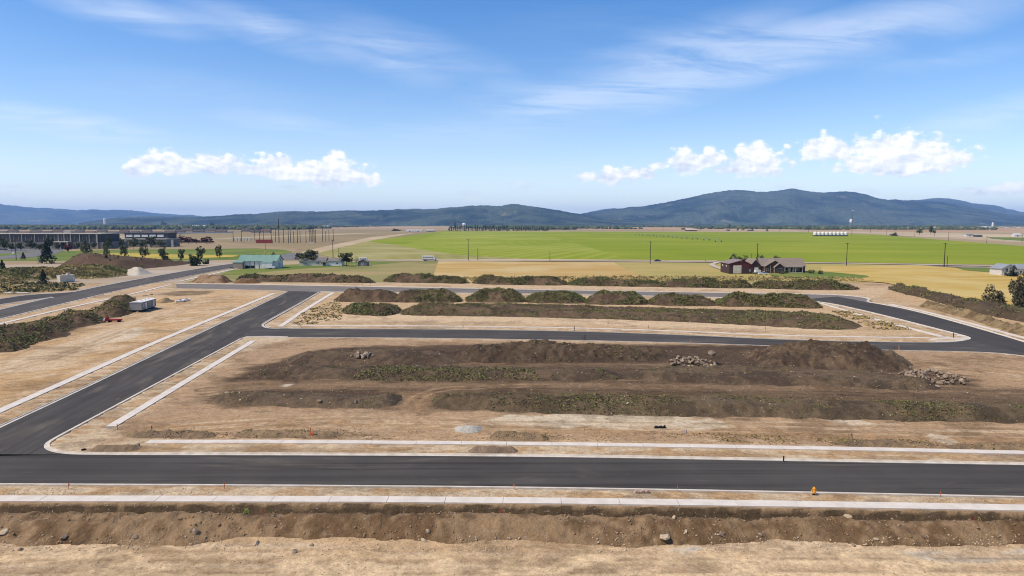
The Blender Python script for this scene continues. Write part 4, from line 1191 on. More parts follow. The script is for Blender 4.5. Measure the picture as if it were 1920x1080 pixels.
# the middle lot
heap('dirt_mound', 'long dark ridge of dug soil below the cross street, with bite marks in its face', 'dirt mound', ((852, 678), (900, 681), (1000, 681), (1090, 681), (1200, 679), (1260, 674)), 17, 1.7, 4.6, 401, (.085, .062, .044), (.135, .098, .066), res=.36, weeds=420, wsize=.5, lumps=1.0, freq=.17, rough=1.4,
     hfun=lambda x, y: np.clip(1.15 - np.clip((x - 12) / 26, 0, .7), .35, 1.2), wpatch=.55)
heap('dirt_mound', 'tallest dark soil mound, with clods on top, beside the cross street', 'dirt mound', ((1405, 682), (1450, 690), (1520, 694), (1580, 696), (1640, 700), (1700, 700), (1720, 694)), 22, 2.6, 7.0, 411, (.084, .061, .044), (.150, .110, .074), res=.36, weeds=150, wsize=.45, lumps=.85, freq=.17, rough=1.7, wpatch=.55,
     hfun=lambda x, y: np.clip(.35 + (x - 48) / 26, .3, 1.1))
heap('dirt_mound', 'small stony heap against the right foot of the tallest mound', 'dirt mound', ((1640, 684), (1665, 688), (1700, 690), (1712, 684)), 9, 2.1, 3.2, 421, (.10, .075, .053), (.17, .13, .088), res=.4, lumps=.7, rough=.6)
heap('dirt_bank', 'low dark bank across the middle lot behind the first rock pile', 'dirt bank', ((520, 688), (640, 686), (760, 687), (850, 689)), 19, 1.2, 5, 431, (.088, .065, .046), (.15, .11, .074), res=.6, weeds=80, wsize=.4, lumps=.9, rough=.45)
heap('dirt_bank', 'low dark bank with weeds in the middle of the dug lot', 'dirt bank', ((450, 711), (560, 712), (680, 713), (800, 714), (930, 714), (1060, 716), (1180, 716)), 12, 1.0, 3.6, 441, (.092, .068, .048), (.16, .118, .078), res=.5, weeds=1500, wsize=.42, lumps=.9, rough=.4, wpatch=.52)
heap('dirt_bank', 'low dark bank in the right half of the dug lot, before the rock piles', 'dirt bank', ((1185, 717), (1300, 720), (1420, 723), (1540, 727), (1660, 731), (1780, 735)), 15, 1.1, 4, 451, (.092, .068, .048), (.165, .122, .08), res=.5, weeds=500, wsize=.4, lumps=1.0, rough=.45, wpatch=.55)
heap('dirt_bank', 'low dark oval bank with pale stones at the left of the dug lot', 'dirt bank', ((392, 757), (460, 764), (560, 767), (660, 768), (735, 765), (752, 755)), 8.5, .9, 2.6, 461, (.105, .080, .056), (.17, .128, .086), res=.36, weeds=260, wsize=.35, lumps=.9, rough=.35, wpatch=.58)
heap('dirt_bank', 'long weedy bank along the near side of the dug lot', 'dirt bank', ((806, 764), (880, 770), (1000, 776), (1200, 781), (1400, 785), (1600, 789), (1800, 793), (1960, 796), (2250, 804)), 10.5, 1.25, 3.0, 471, (.098, .076, .05), (.165, .125, .08), res=.36, weeds=6000, wsize=.36, lumps=1.0, rough=.5, wtop=.1, wpatch=.47, wpal=np.concatenate([GREENS, GREENS, DRY[:2] * .6]))
heap('gravel_pile', 'small pale oval gravel pile behind the near sidewalk', 'gravel pile', ((848, 809), (860, 813), (885, 814), (906, 809)), 3.2, .75, 1.6, 481, (.50, .46, .38), (.44, .40, .32), res=.25, lumps=.3, rough=.08)
heap('dirt_mound', 'dark mound of soil lying on the verge left of the pale pile', 'dirt mound', ((876, 851), (900, 853), (940, 853), (975, 851)), 2.6, .55, 1.1, 491, (.27, .19, .12), (.22, .155, .098), res=.2, lumps=.8, rough=.3)
heap('dirt_mound', 'brown loose soil heap on the verge by the rounded corner kerb', 'dirt mound', ((166, 849), (200, 850.5), (240, 849), (262, 845)), 2.4, .5, 1.0, 497, (.29, .20, .115), (.22, .15, .09), res=.2, lumps=.8, rough=.25)
for i, (a, b_, yy, lb) in enumerate(((430, 640, 822, 'brown rubble heap behind the near sidewalk around the bundle of orange stakes'), (920, 1030, 826, 'dark rubble heap behind the near sidewalk below the pale gravel sheet'),
                                     (220, 400, 822, 'brown rough bank behind the left start of the near sidewalk'), (1560, 1760, 838, 'brown rough bank behind the near sidewalk around the upright orange pipes'), (1780, 2000, 846, 'stony brown bank behind the near sidewalk at the right edge'))):
    heap('dirt_mound', lb, 'dirt mound', ((a, yy), ((a * 2 + b_) / 3, yy + 2), ((a + b_ * 2) / 3, yy + 2.5), (b_, yy + 2)), 3.4, .5, 1.3, 500 + i * 6, (.29, .195, .105), (.19, .13, .077), res=.24, lumps=1.1, freq=.5, rough=.45, weeds=60, wpal=DRY, wsize=.3)

# ================================================================== ROCKS
def rock_mesh(seed, mat):
    r = random.Random(seed)
    bm = bmesh.new()
    sx, sy, sz = r.uniform(.8, 1.15), r.uniform(.65, 1.0), r.uniform(.5, .85)
    for _ in range(18):
        v = Vector((r.gauss(0, 1), r.gauss(0, 1), r.gauss(0, 1))).normalized() * r.uniform(.82, 1.0)
        bm.verts.new((v.x * sx, v.y * sy, v.z * sz))
    g = bmesh.ops.convex_hull(bm, input=bm.verts)
    bmesh.ops.delete(bm, geom=[e for e in g['geom_interior'] if isinstance(e, bmesh.types.BMVert)], context='VERTS')
    me = bpy.data.meshes.new('rock'); bm.to_mesh(me); bm.free()
    me.materials.append(mat)
    return me


ROCKS = [rock_mesh(i, M['rock']) for i in range(7)]
PALES = [rock_mesh(40 + i, M['palerock']) for i in range(5)]


def rock(x, y, z, r, label, group=None, pale=False, sink=.35):
    o = bpy.data.objects.new('rock', random.choice(PALES if pale else ROCKS)); C.objects.link(o)
    o.location = (x, y, z + r * (.55 - sink)); o.scale = (r * random.uniform(.85, 1.2), r * random.uniform(.85, 1.2), r * random.uniform(.8, 1.15))
    o.rotation_euler = (random.uniform(-.5, .5), random.uniform(-.5, .5), random.uniform(0, 6.3))
    return tag(o, label, 'rock', group)


def rock_pile(x0, x1, y0, y1, n, size, h, label, group, pale_p=.15, lean=0):
    """boulders heaped over an oval between photo columns x0..x1 and foot rows y0 (far) .. y1 (near)"""
    a, b_ = G(x0, (y0 + y1) / 2), G(x1, (y0 + y1) / 2)
    cx, rx = (a.x + b_.x) / 2, (b_.x - a.x) / 2
    ya, yb = G(0, y1).y, G(0, y0).y
    cy, ry = (ya + yb) / 2, (yb - ya) / 2
    done = 0
    while done < n:
        u, w = random.uniform(-1, 1), random.uniform(-1, 1)
        d = u * u + w * w
        if d > 1: continue
        x, y = cx + u * rx, cy + w * ry
        zt = h * max(0, 1 - d) ** .8 * random.uniform(.35, 1.0) * (1 + lean * u)
        r = size * random.choice((.6, .8, .9, 1.0, 1.15, 1.4))
        rock(x, y, zsurf(x, y) + zt, r, label, group, random.random() < pale_p)
        done += 1


rock_pile(1254, 1345, 676, 690, 78, .47, 1.5, 'grey boulder in the rock pile in front of the dark ridge, centre right', 'boulders of the centre right rock pile', .15, -.4)
rock_pile(1697, 1808, 698, 726, 120, .42, 1.1, 'brown boulder in the big rock pile below the right foot of the tallest mound', 'boulders of the right-hand rock pile', .08, 0)
rock_pile(658, 700, 675, 681, 22, .50, .7, 'boulder in the small rock pile on the left half of the dug lot', 'boulders of the small left rock pile', .35)
c0 = G(1312, 668)
rock(c0.x, G(0, 684).y, zsurf(c0.x, G(0, 684).y) + 2.2, 1.0, 'tallest upright boulder on top of the centre right rock pile')
for px, py, r, lb in ((427, 744, .75, 'largest pale boulder on the left oval bank of the dug lot'), (436, 745, .55, 'pale boulder in the middle of three on the left oval bank'), (447, 745, .6, 'pale boulder at the right of three on the left oval bank'),
                      (452, 757, .4, 'small pale boulder below the trio on the left oval bank'), (600, 763, .55, 'tan boulder at the foot of the left oval bank, left one'), (668, 763, .5, 'tan boulder at the foot of the left oval bank, right one'),
                      (566, 759, .35, 'flat pale stone at the foot of the left oval bank'), (1355, 691, .5, 'pale boulder just right of the centre right rock pile'), (1370, 694, .5, 'dark-shaded boulder trailing off right of the centre right rock pile'),
                      (1386, 696, .4, 'last small boulder in the trail right of the centre right rock pile'), (1652, 703, .5, 'boulder on the slope left of the right-hand rock pile'), (1758, 727, .55, 'white slab lying at the front of the right-hand rock pile'),
                      (1708, 691, .5, 'boulder above the left end of the right-hand rock pile'), (1723, 695, .7, 'dark boulder at the top of the right-hand rock pile'),
                      (1176, 771, .35, 'pale stone in the weedy near bank left of the two white stones'), (1174, 741, .25, 'white stone on the tracks in the middle of the dug lot'), (1046, 709, .25, 'left of two white stones on the middle dark bank'), (1092, 708, .28, 'right of two white stones on the middle dark bank')):
    p = G(px, py); rock(p.x, p.y, zsurf(p.x, p.y), r, lb, None, 'pale' in lb or 'white' in lb)
for px, py, r, lb in ((1246, 1018, .62, 'large smooth tan boulder at the foot of the fresh bank, right of centre'), (1286, 1012, .26, 'small round stone beside the pale puddle on the fresh bank'), (1353, 1014, .34, 'angular stone at the foot of the fresh bank right of the puddle'),
                      (482, 1020, .42, 'pale angular rock on the bare ground just below the fresh bank'), (366, 1012, .44, 'brown rock at the foot of the fresh bank left of the pale angular rock'), (38, 1031, .36, 'dark rock lying apart on the bare ground at lower left'),
                      (584, 1023, .24, 'small brown clod on the bare ground below the fresh bank, left of centre'), (552, 1035, .34, 'flat dark clod on the bare ground below the fresh bank'), (119, 1004, .36, 'brown rock on the face of the fresh bank at left'),
                      (339, 985, .30, 'brown rock high on the fresh bank at left'), (359, 999, .32, 'cracked brown rock low on the fresh bank at left'), (411, 991, .28, 'grey rock on the fresh bank below the left red stake'),
                      (803, 998, .34, 'light tan rock on the fresh bank near the centre'), (795, 1016, .34, 'tan rock at the foot of the fresh bank near the centre'), (1264, 984, .40, 'tan rock on top of the fresh bank above the large boulder'),
                      (1588, 982, .45, 'pale rock on top of the fresh bank under the hydrant'), (1600, 1023, .30, 'brown stone at the foot of the fresh bank below the hydrant'), (1642, 1019, .28, 'tan stone at the foot of the fresh bank right of the hydrant'),
                      (1727, 1016, .30, 'round stone at the foot of the fresh bank, lower right'), (1832, 1009, .28, 'stone on the fresh bank at the far right'), (8, 1010, .45, 'pale stone at the foot of the fresh bank in the left corner'),
                      (1220, 974, .35, 'brown clod on the crest of the fresh bank right of centre'), (1426, 1012, .3, 'tan clod at the foot of the fresh bank right of the angular stone'), (255, 1016, .32, 'brown clod at the foot of the fresh bank, lower left')):
    p = G(px, py, -.45 if py > 1008 else .2); rock(p.x, p.y, zsurf(p.x, p.y), r, lb, None, 'pale' in lb or 'tan' in lb)
p = G(256, 838); rock(p.x, p.y, zsurf(p.x, p.y), .5, 'dark rock on the loose soil by the corner kerb')


def stones(name, pts, sizes, mat, label):
    """many pebbles and clods too small to pick apart"""
    base = np.array([(1, 0, 0), (-1, 0, 0), (0, 1, 0), (0, -1, 0), (0, 0, .8), (0, 0, -.8)], float)
    tri = np.array([(0, 2, 4), (2, 1, 4), (1, 3, 4), (3, 0, 4), (2, 0, 5), (1, 2, 5), (3, 1, 5), (0, 3, 5)])
    n = len(pts)
    a = rng.uniform(0, 6.28, n)
    b3 = np.broadcast_to(base, (n, 6, 3)) * (0.7 + .6 * rng.random((n, 6, 3))) * sizes[:, None, None]
    x = b3[..., 0] * np.cos(a)[:, None] - b3[..., 1] * np.sin(a)[:, None]
    y = b3[..., 0] * np.sin(a)[:, None] + b3[..., 1] * np.cos(a)[:, None]
    V = np.stack([x + pts[:, :1], y + pts[:, 1:2], b3[..., 2] + pts[:, 2:3]], -1).reshape(-1, 3)
    Fq = (tri[None] + (np.arange(n) * 6)[:, None, None]).reshape(-1, 3)
    return tag(link(name, np_mesh(name, V, Fq), mat), label, None, None, 'stuff')


def scatter(poly, n, seed=0, patch=0.0):
    poly = [(p[0], p[1]) for p in poly]
    xs = [p[0] for p in poly]; ys = [p[1] for p in poly]
    x = rng.uniform(min(xs), max(xs), n * 3); y = rng.uniform(min(ys), max(ys), n * 3)
    ok = (poly_sd(x, y, poly) > 0) & (fbm(x * .3, y * .5, 3, seed) > patch)
    return x[ok][:n], y[ok][:n]


def zarr(x, y):
    z = zs_arr(x, y)
    for x0, x1, y0, y1, f in MOUNDS:
        m_ = (x > x0) & (x < x1) & (y > y0) & (y < y1)
        if m_.any():
            a, sd = f(x[m_], y[m_])
            z[m_] = np.where(sd > 0, np.maximum(z[m_], a), z[m_])
    return z


M['clod'] = pmat('soil_clods', (.36, .245, .135), (.20, .135, .075), .8, .95, geo=True)
M['pebble'] = pmat('pale_pebbles', (.58, .46, .31), (.42, .32, .20), .8, .95, geo=True)
M['cobble'] = pmat('white_cobbles', (.50, .42, .31), (.36, .29, .20), .3, .95, geo=True)
x, y = scatter(bank_poly, 2400, 3, .42)
stones('soil_clods', np.stack([x, y, zarr(x, y) + .02], -1), .04 + .14 * rng.random(len(x)) ** 4, M['clod'], 'small brown clods and stones strewn over the fresh bank')
x, y = scatter([G(a, b_, -.5) for a, b_ in ((-100, 1034), (-100, 1014), (2000, 1014), (2000, 1036))], 1200, 4, .45)
stones('pebbles', np.stack([x, y, zarr(x, y) + .02], -1), .04 + .10 * rng.random(len(x)) ** 3, M['pebble'], 'pale pebbles rolled to the foot of the fresh bank')
x, y = scatter([G(a, b_, -.5) for a, b_ in ((-100, 1085), (-100, 1030), (2000, 1030), (2000, 1085))], 450, 14, .45)
stones('pebbles', np.stack([x, y, zarr(x, y) + .01], -1), .025 + .07 * rng.random(len(x)) ** 3, M['clod'], 'scattered pebbles on the bare ground in the foreground')
x, y = scatter(GP((-100, 931), (-100, 912), (2000, 936), (2000, 948), (960, 933)), 1800, 5, .5)
stones('pebbles', np.stack([x, y, zarr(x, y) + .02], -1), .03 + .07 * rng.random(len(x)) ** 2, M['pebble'], 'loose gravel on the verge between kerb and near sidewalk')
x, y = scatter(GP((230, 822), (600, 804), (1000, 812), (1400, 814), (2000, 838), (2000, 846), (1400, 834), (900, 825), (280, 824)), 2200, 6, .45)
stones('pebbles', np.stack([x, y, zarr(x, y) + .03], -1), .04 + .11 * rng.random(len(x)) ** 2, M['clod'], 'loose stones on the rough strip behind the near sidewalk')
x, y = scatter(GP((400, 760), (480, 690), (640, 655), (1640, 660), (1900, 740), (1950, 796), (1300, 784), (800, 772)), 520, 7, .48)
stones('cobbles', np.stack([x, y, zarr(x, y) + .03], -1), .06 + .15 * rng.random(len(x)) ** 3, M['cobble'], 'pale cobbles scattered through the dark dug soil')
x, y = scatter(GP((640, 592), (640, 552), (1550, 565), (1620, 612), (1500, 622), (900, 604)), 260, 8, .4)
stones('cobbles', np.stack([x, y, zarr(x, y) + .05], -1), .10 + .22 * rng.random(len(x)) ** 2, M['cobble'], 'pale stones scattered on the weedy heaps of the middle block')


def weeds_on(poly, n, size, pal, label, name='weeds', patch=.45, seed=0, k=4):
    x, y = scatter(poly, n, seed, patch)
    z = zarr(x, y)
    P = np.repeat(np.stack([x, y, z], -1), k, 0) + rng.normal(size=(len(x) * k, 3)) * size * .4
    P[:, 2] = np.repeat(z, k) + np.abs(rng.normal(size=len(P))) * size * .4
    return tag(link(name, leaf_mesh(name, P, size * (.5 + .8 * rng.random(len(P))), np.repeat(pick(pal, len(x)), k, 0)), M['leaf']), label, None, None, 'stuff')


weeds_on(GP((660, 712), (700, 700), (900, 697), (1010, 706), (1010, 714), (700, 715)), 800, .30, GREENS * 1.1, 'low green weeds on the left middle bank of the dug lot', patch=.42, seed=3)
weeds_on(GP((0, 640), (100, 615), (160, 600), (250, 560), (300, 550), (0, 618)), 1500, .5, np.concatenate([GREENS, DRY]), 'weeds and dry grass along the arterial sidewalk', patch=.45, seed=5)
weeds_on(GP((-200, 566), (0, 552), (140, 545), (160, 534), (60, 530), (-200, 536)), 2500, .9, np.concatenate([DRY, GREENS]), 'rough grass on the lot left of the arterial road', patch=.45, seed=6)
weeds_on(GP((540, 600), (590, 578), (640, 560), (640, 600), (560, 612)), 500, .5, DRY, 'dry weeds at the left end of the middle block', patch=.5, seed=7)
weeds_on(GP((1560, 585), (1600, 585), (1720, 620), (1640, 618)), 400, .5, DRY, 'dry weeds at the right end of the middle block', patch=.5, seed=8)
weeds_on(GP((1220, 822), (1300, 812), (1500, 818), (1760, 830), (1760, 838), (1400, 832)), 380, .2, DRY * .8, 'dry grass on the rough strip behind the near sidewalk', patch=.48, seed=9)
weeds_on(GP((820, 528), (1200, 528), (1640, 528), (1600, 520), (1200, 518), (830, 520)), 2500, .8, np.concatenate([DRY * 1.1, DRY]), 'uneven edge of the dry fields behind the banks', patch=.4, seed=10)


# ================================================================== THINGS ON THE SITE
def stake(px, py, h, mat, label, group=None, name='survey_stake', tilt=0.0, tape=None, wood=True, w=.05):
    p = G(px, py, .1)
    z = zsurf(p.x, p.y)
    t = thing(name, label, 'stake', (p.x, p.y, z - .05), random.uniform(0, 3), group)
    t.rotation_euler = (random.uniform(-.06, .06), tilt, t.rotation_euler[2])
    MB().prism([(-w, 0), (w, 0), (w, h * .97), (0, h), (-w, h * .97)], -.015, .015).build('shaft', M['wood'] if wood else mat, t)
    if wood: MB().box(-w - .004, w + .004, -.02, .02, h * .45, h * .93).build('painted_end', mat, t)
    if tape: MB().prism([(w, h * .9), (w + .12, h * .74), (w + .1, h * .66), (w, h * .8)], -.01, .01).build('ribbon', tape, t)
    return t


g = 'orange survey stakes along the near kerb'
for px, py, h, lb in ((129, 917, .75, 'thin orange survey stake by the near kerb, leftmost of five'), (421, 916, .80, 'thin orange survey stake by the near kerb, second from the left'), (964, 918, .75, 'thin orange survey stake by the near kerb, middle one of five'),
                      (1270, 922, .80, 'thin orange survey stake by the near kerb, second from the right'), (1763, 931, .65, 'thin orange survey stake by the near kerb, rightmost of five')):
    stake(px, py, h, M['orange'], lb, g, tape=M['orange'], w=.03)
for px, py, h, tilt, lb in ((489, 962, 1.45, -.12, 'leaning red stake in the open cut, leftmost of three'), (938, 966, 1.45, .0, 'upright red stake in the open cut near the picture centre'), (1824, 974, 1.6, .05, 'red stake in the open cut at the far right')):
    stake(px, py, h, M['redstake'], lb, 'red stakes in the open cut', tilt=tilt, wood=False, w=.07)


def riser(px, py, label):
    """a bent yellow utility riser"""
    p = G(px, py, 0); z = zsurf(p.x, p.y) - .1
    t = thing('utility_riser', label, 'pipe', (p.x, p.y, z), random.uniform(-.3, .3), 'yellow utility risers')
    pts = [(0, 0, 0), (.02, 0, .5), (.06, 0, .9), (.0, 0, 1.15), (-.14, 0, 1.3)]
    mb = MB()
    for a, b_ in zip(pts[:-1], pts[1:]): mb.rod(a, b_, .032, .03, 6)
    mb.build('pipe', M['yellow'], t)
    MB().rod(pts[-1], (-.22, 0, 1.33), .045, .04, 6).build('end_cap', M['yellow'], t)


riser(515, 962, 'bent yellow riser pipe beside the left red stake')
riser(959, 965, 'bent yellow riser pipe beside the middle red stake')
riser(1839, 973, 'bent yellow riser pipe beside the right red stake')
riser(936, 820, 'yellow riser pipe on the rubble heap behind the near sidewalk')
for px, py, h, lb in ((663, 962, .55, 'blue-painted peg in the open cut, leftmost'), (725, 958, .6, 'blue-painted peg in the open cut, second from the left'), (1557, 969, .6, 'blue-painted peg in the open cut right of the hydrant'), (1617, 968, .6, 'blue-painted peg in the open cut, rightmost'),
                      (1245, 820, .9, 'left of two blue-topped stakes behind the near sidewalk'), (1287, 817, .9, 'right of two blue-topped stakes behind the near sidewalk')):
    stake(px, py, h, M['blue'], lb, 'blue-painted pegs', 'marker_peg', w=.05)
for px, py, h, lb in ((220, 806, 1.0, 'orange stake at the near end of the short sidewalk'), (285, 811, 1.0, 'thin dark stake behind the left start of the near sidewalk'), (364, 809, 1.0, 'thin dark stake on the rough bank left of the rubble heap'),
                      (1095, 815, 1.0, 'thin stake below the pale gravel sheet'), (870, 605, 1.6, 'thin stake on the sand strip left of the cross street middle'), (1140, 612, 1.6, 'thin stake on the sand strip above the cross street middle'), (1435, 622, 1.6, 'thin stake on the sand strip near the right end of the long bank'),
                      (1092, 640, 1.6, 'left of two thin stakes below the cross street'), (1118, 641, 1.6, 'right of two thin stakes below the cross street'), (1677, 660, 1.5, 'thin stake right of the tallest soil mound by the cross street'),
                      (566, 606, 1.3, 'thin stake at the end of the narrow sidewalk by the cross street'), (1216, 618, 1.5, 'thin stake on the sand strip right of the middle'), (680, 536, 2.2, 'left of two thin stakes beyond the back street'), (695, 536.5, 2.2, 'right of two thin stakes beyond the back street'),
                      (1457, 551, 2.2, 'thin stake beyond the back street in front of the brown house')):
    stake(px, py, h, M['orange'] if 'orange' in lb else M['pole'], lb, None, w=.05)
for px, py, n, lb in ((585, 822, 5, 'bundle of leaning orange stakes on the rubble heap behind the near sidewalk'), (1595, 832, 5, 'cluster of upright orange pipes behind the near sidewalk'), (1296, 644, 2, 'pair of orange markers at the kerb below the cross street'), (1686, 657, 3, 'orange markers at the kerb right of the tallest mound')):
    p = G(px, py); z = zsurf(p.x, p.y)
    t = thing('marker_bundle', lb, 'stakes', (p.x, p.y, z - .05))
    for k in range(n):
        a = (k - n / 2) * .13
        MB().rod((a, random.uniform(-.1, .1), 0), (a + random.uniform(-.25, .25) * ('leaning' in lb), random.uniform(-.1, .1), random.uniform(.8, 1.25)), .045, .04, 5).build('pole', M['orange'] if k % 2 else M['wood'], t)

# fire hydrant
p = G(1526, 929); z = zsurf(p.x, p.y)
t = thing('fire_hydrant', 'orange-yellow fire hydrant with a dark foot beside the near kerb', 'fire hydrant', (p.x, p.y, z - .04))
hyd = pmat('hydrant_paint', (.80, .34, .03), (.66, .27, .03), 3.0, .45)
MB().lathe([(.20, 0), (.20, .05), (.13, .08), (.13, .24), (.19, .26)], 14).build('foot', M['black'], t)
MB().lathe([(.19, .26), (.19, .31), (.15, .33), (.145, .66), (.19, .68), (.19, .72)], 14).build('barrel', hyd, t)
MB().lathe([(.18, .72), (.165, .80), (.11, .88), (.05, .91)], 14).build('bonnet', hyd, t)
MB().lathe([(.045, .91), (.045, .97)], 5).build('operating_nut', hyd, t)
for sx in (-1, 1):
    o_ = MB().rod((sx * .13, 0, .55), (sx * .25, 0, .55), .07, .07, 8).build('side_outlet', hyd, t)
    MB().rod((sx * .25, 0, .55), (sx * .30, 0, .55), .085, .085, 6).build('outlet_cap', hyd, o_)
o_ = MB().rod((0, -.13, .50), (0, -.26, .50), .10, .10, 8).build('pumper_outlet', hyd, t)
MB().rod((0, -.26, .50), (0, -.32, .50), .115, .115, 6).build('outlet_cap', hyd, o_)

# black marker post and manholes
for px, py, h, lb in ((1471, 865, .62, 'short black marker post on the far kerb of the near road'), (1077, 620, 1.2, 'black marker post on the far kerb of the cross street'), (1789, 633, 1.3, 'dark marker post at the rounded kerb of the right-hand corner'), (1097, 637, 1.3, 'black marker post with a pale top on the near kerb of the cross street'), (868, 615, .9, 'low dark post on the far kerb of the cross street')):
    p = G(px, py, .17); t = thing('marker_post', lb, 'post', (p.x, p.y + .3, .1))
    MB().rod((0, 0, 0), (0, 0, h), .09, .09, 8).build('post', M['black'], t)
    MB().rod((0, 0, h), (0, 0, h + .05), .10, .07, 8).build('cap', M['black'], t)
p = G(157, 845); z = zsurf(p.x, p.y)
t = thing('drain_pipe', 'open black drain pipe end in the corner verge', 'pipe', (p.x, p.y, z))
MB().lathe([(.28, -.2), (.28, .14), (.22, .14), (.22, -.1)], 14).build('rim', M['black'], t)
MB().lathe([(.215, .02), (.01, .03)], 14).build('grate', M['black'], t)
for px, py, lb in ((1237, 804, 'dark twisted scrap on the pale gravel sheet'), (1202, 925, 'broken concrete slab on the near verge right of centre')):
    p = G(px, py); z = zsurf(p.x, p.y)
    t = thing('debris', lb, 'debris', (p.x, p.y, z))
    mt_ = M['black'] if 'dark' in lb else pmat('broken_slab', (.42, .30, .22), (.30, .2, .15), 2)
    for k in range(3):
        a = k * .5 - .5
        MB().prism([(a - .35, 0), (a + .35, .03), (a + .3, .22 + .1 * k), (a - .1, .3 - .08 * k)], -.25, .2).build('fragment', mt_, t)
# sprouting green tufts in the cut
for px, py, lb in ((461, 967, 'lone bright green weed on the fresh bank left of the red stake'), (925, 968, 'green weed at the foot of the middle red stake'), (1367, 970, 'bright green weed on the fresh bank right of centre'), (586, 742, 'round green weed on the left oval bank of the dug lot')):
    p = G(px, py, .2); z = zsurf(p.x, p.y)
    t = thing('weed', lb, 'plant', (p.x, p.y, z))
    P = rng.normal(size=(110, 3)) * (.13, .11, .16); P[:, 2] = np.abs(P[:, 2]) * 1.5
    link('leaves', leaf_mesh('weed_leaves', P, .05 + .07 * rng.random(110), pick(np.array([(.17, .27, .035), (.22, .30, .05)]), 110), 1.2, 1.8), M['leaf'], t)
    MB().rod((0, 0, -.05), (0, 0, .5), .02, .01, 5).build('stem', M['leaf'] if False else pmat('weed_stem', (.12, .18, .04)), t)

# site trailer
sid = pmat('grey_siding', (.36, .345, .31), (.31, .295, .265), 1.0, .6, stretch=(1, 1, 8))
sidd = pmat('green_grey_siding', (.235, .245, .215), (.20, .21, .185), 1.0, .6, stretch=(8, 8, 1))
a, b_, c_ = G(245, 583), G(266, 586), G(293, 578)
ang = math.atan2(c_.y - b_.y, c_.x - b_.x)
Lt, Wt = (c_ - b_).length, 1.6
t = thing('site_trailer', 'grey site office trailer with white roof and two white doors on the left lot', 'trailer', (b_.x, b_.y, zs(b_.x, b_.y)), ang)
Lt = max(8.5, min(Lt, 12.5))
MB().box(0, Lt, 0, Wt + 2.2, .75, 3.35).build('side_wall', sidd, t)
MB().box(-.03, .0, .02, Wt + 2.18, .77, 3.33).build('end_wall', sid, t)
MB().prism([(-.12, 3.35), (-.12, 3.45), ((Wt + 2.2) / 2, 3.75), (Wt + 2.32, 3.45), (Wt + 2.32, 3.35)], -.12, Lt + .12, 'x').build('roof', M['white'], t)
for x0 in (Lt * .26, Lt * .80):
    d_ = MB().box(x0, x0 + .95, -.05, -.003, .85, 3.0).build('door', M['white'], t)
    MB().box(x0 + .8, x0 + .88, -.09, -.053, 1.8, 1.95).build('handle', M['steel'], d_)
    MB().box(x0 - .1, x0 + 1.3, -1.0, -.1, .35, .5).build('step', M['steel'], t)
for x0 in (Lt * .12, Lt * .55):
    w_ = MB().box(x0, x0 + .9, -.04, -.003, 1.7, 2.8).build('window_frame', M['white'], t)
    MB().box(x0 + .1, x0 + .8, -.06, -.043, 1.8, 2.7).build('pane', M['glass'], w_)
MB().box(.4, Lt - .4, .3, Wt + 1.9, .35, .75).build('chassis', M['black'], t)
for x0 in (Lt * .42, Lt * .55):
    for y0 in (.15, Wt + 1.9): MB().rod((x0, y0, .4), (x0, y0 + .22, .4), .40, .40, 12).build('wheel', M['black'], t)
MB().prism([(Lt, .4), (Lt + 1.6, (Wt + 2.2) / 2), (Lt, Wt + 1.8)], .45, .6, 'z').build('hitch', M['black'], t)
for k, x0 in enumerate((.3, .55, .78)): MB().box(Lt * x0, Lt * x0 + .6, 1.4, 2.0, 3.64, 3.95).build('roof_vent', M['white'], t)
p = G(258, 588.5)
t = thing('bucket', 'small white bucket on the ground in front of the grey trailer', 'bucket', (p.x, p.y, zs(p.x, p.y)))
MB().lathe([(.2, 0), (.27, .6), (.29, .62)], 10).build('body', M['white'], t)
MB().rod((-.27, 0, .6), (.27, 0, .6), .02, .02, 5).build('bail', M['steel'], t)

# red farm implement
p = G(211, 604)
red = pmat('red_enamel', (.42, .035, .03), (.30, .03, .025), 1.5, .5)
t = thing('farm_implement', 'red tractor implement parked on the left lot near the trailer', 'implement', (p.x, p.y, zsurf(p.x, p.y)), .25)
MB().box(-.9, 2.6, -.6, .6, .5, .95).build('deck', red, t)
MB().prism([(-1.9, .6), (-.9, .55), (-.9, 1.5), (-1.3, 1.9), (-1.9, 1.3)], -.4, .4).build('gearbox_housing', red, t)
MB().rod((-1.9, 0, .8), (-3.2, 0, .5), .1, .08).build('drawbar', red, t)
MB().rod((-1.2, 0, 1.7), (-2.0, .1, 2.4), .06).build('hitch_mast', M['black'], t)
for xx, yy in ((-.7, -.8), (-.7, .65), (1.9, -.8), (1.9, .65)): MB().rod((xx, yy, .38), (xx, yy + .18, .38), .38, .38, 12).build('wheel', M['black'], t)
MB().rod((-2.2, -.5, .9), (-2.2, .5, .9), .35, .35, 10).build('counterweight', M['white'], t)
# white pipe fittings
for px, py, rz, lb in ((337, 567, .6, 'white pipe fitting lying on the left lot right of the trailer'), (349, 565.5, 1.0, 'second white pipe fitting, nearer the back street')):
    p = G(px, py); t = thing('pipe_fitting', lb, 'pipe', (p.x, p.y, zs(p.x, p.y)), rz)
    MB().rod((-1.3, 0, .45), (1.3, 0, .45), .42, .42, 12).build('pipe', M['white'], t)
    for sx in (-1, 1): MB().rod((sx * 1.3, 0, .45), (sx * 1.48, 0, .45), .55, .55, 12).build('flange', M['white'], t)
    MB().rod((.2, 0, .5), (.2, 0, 1.15), .3, .3, 10).build('branch', M['steel'], t)
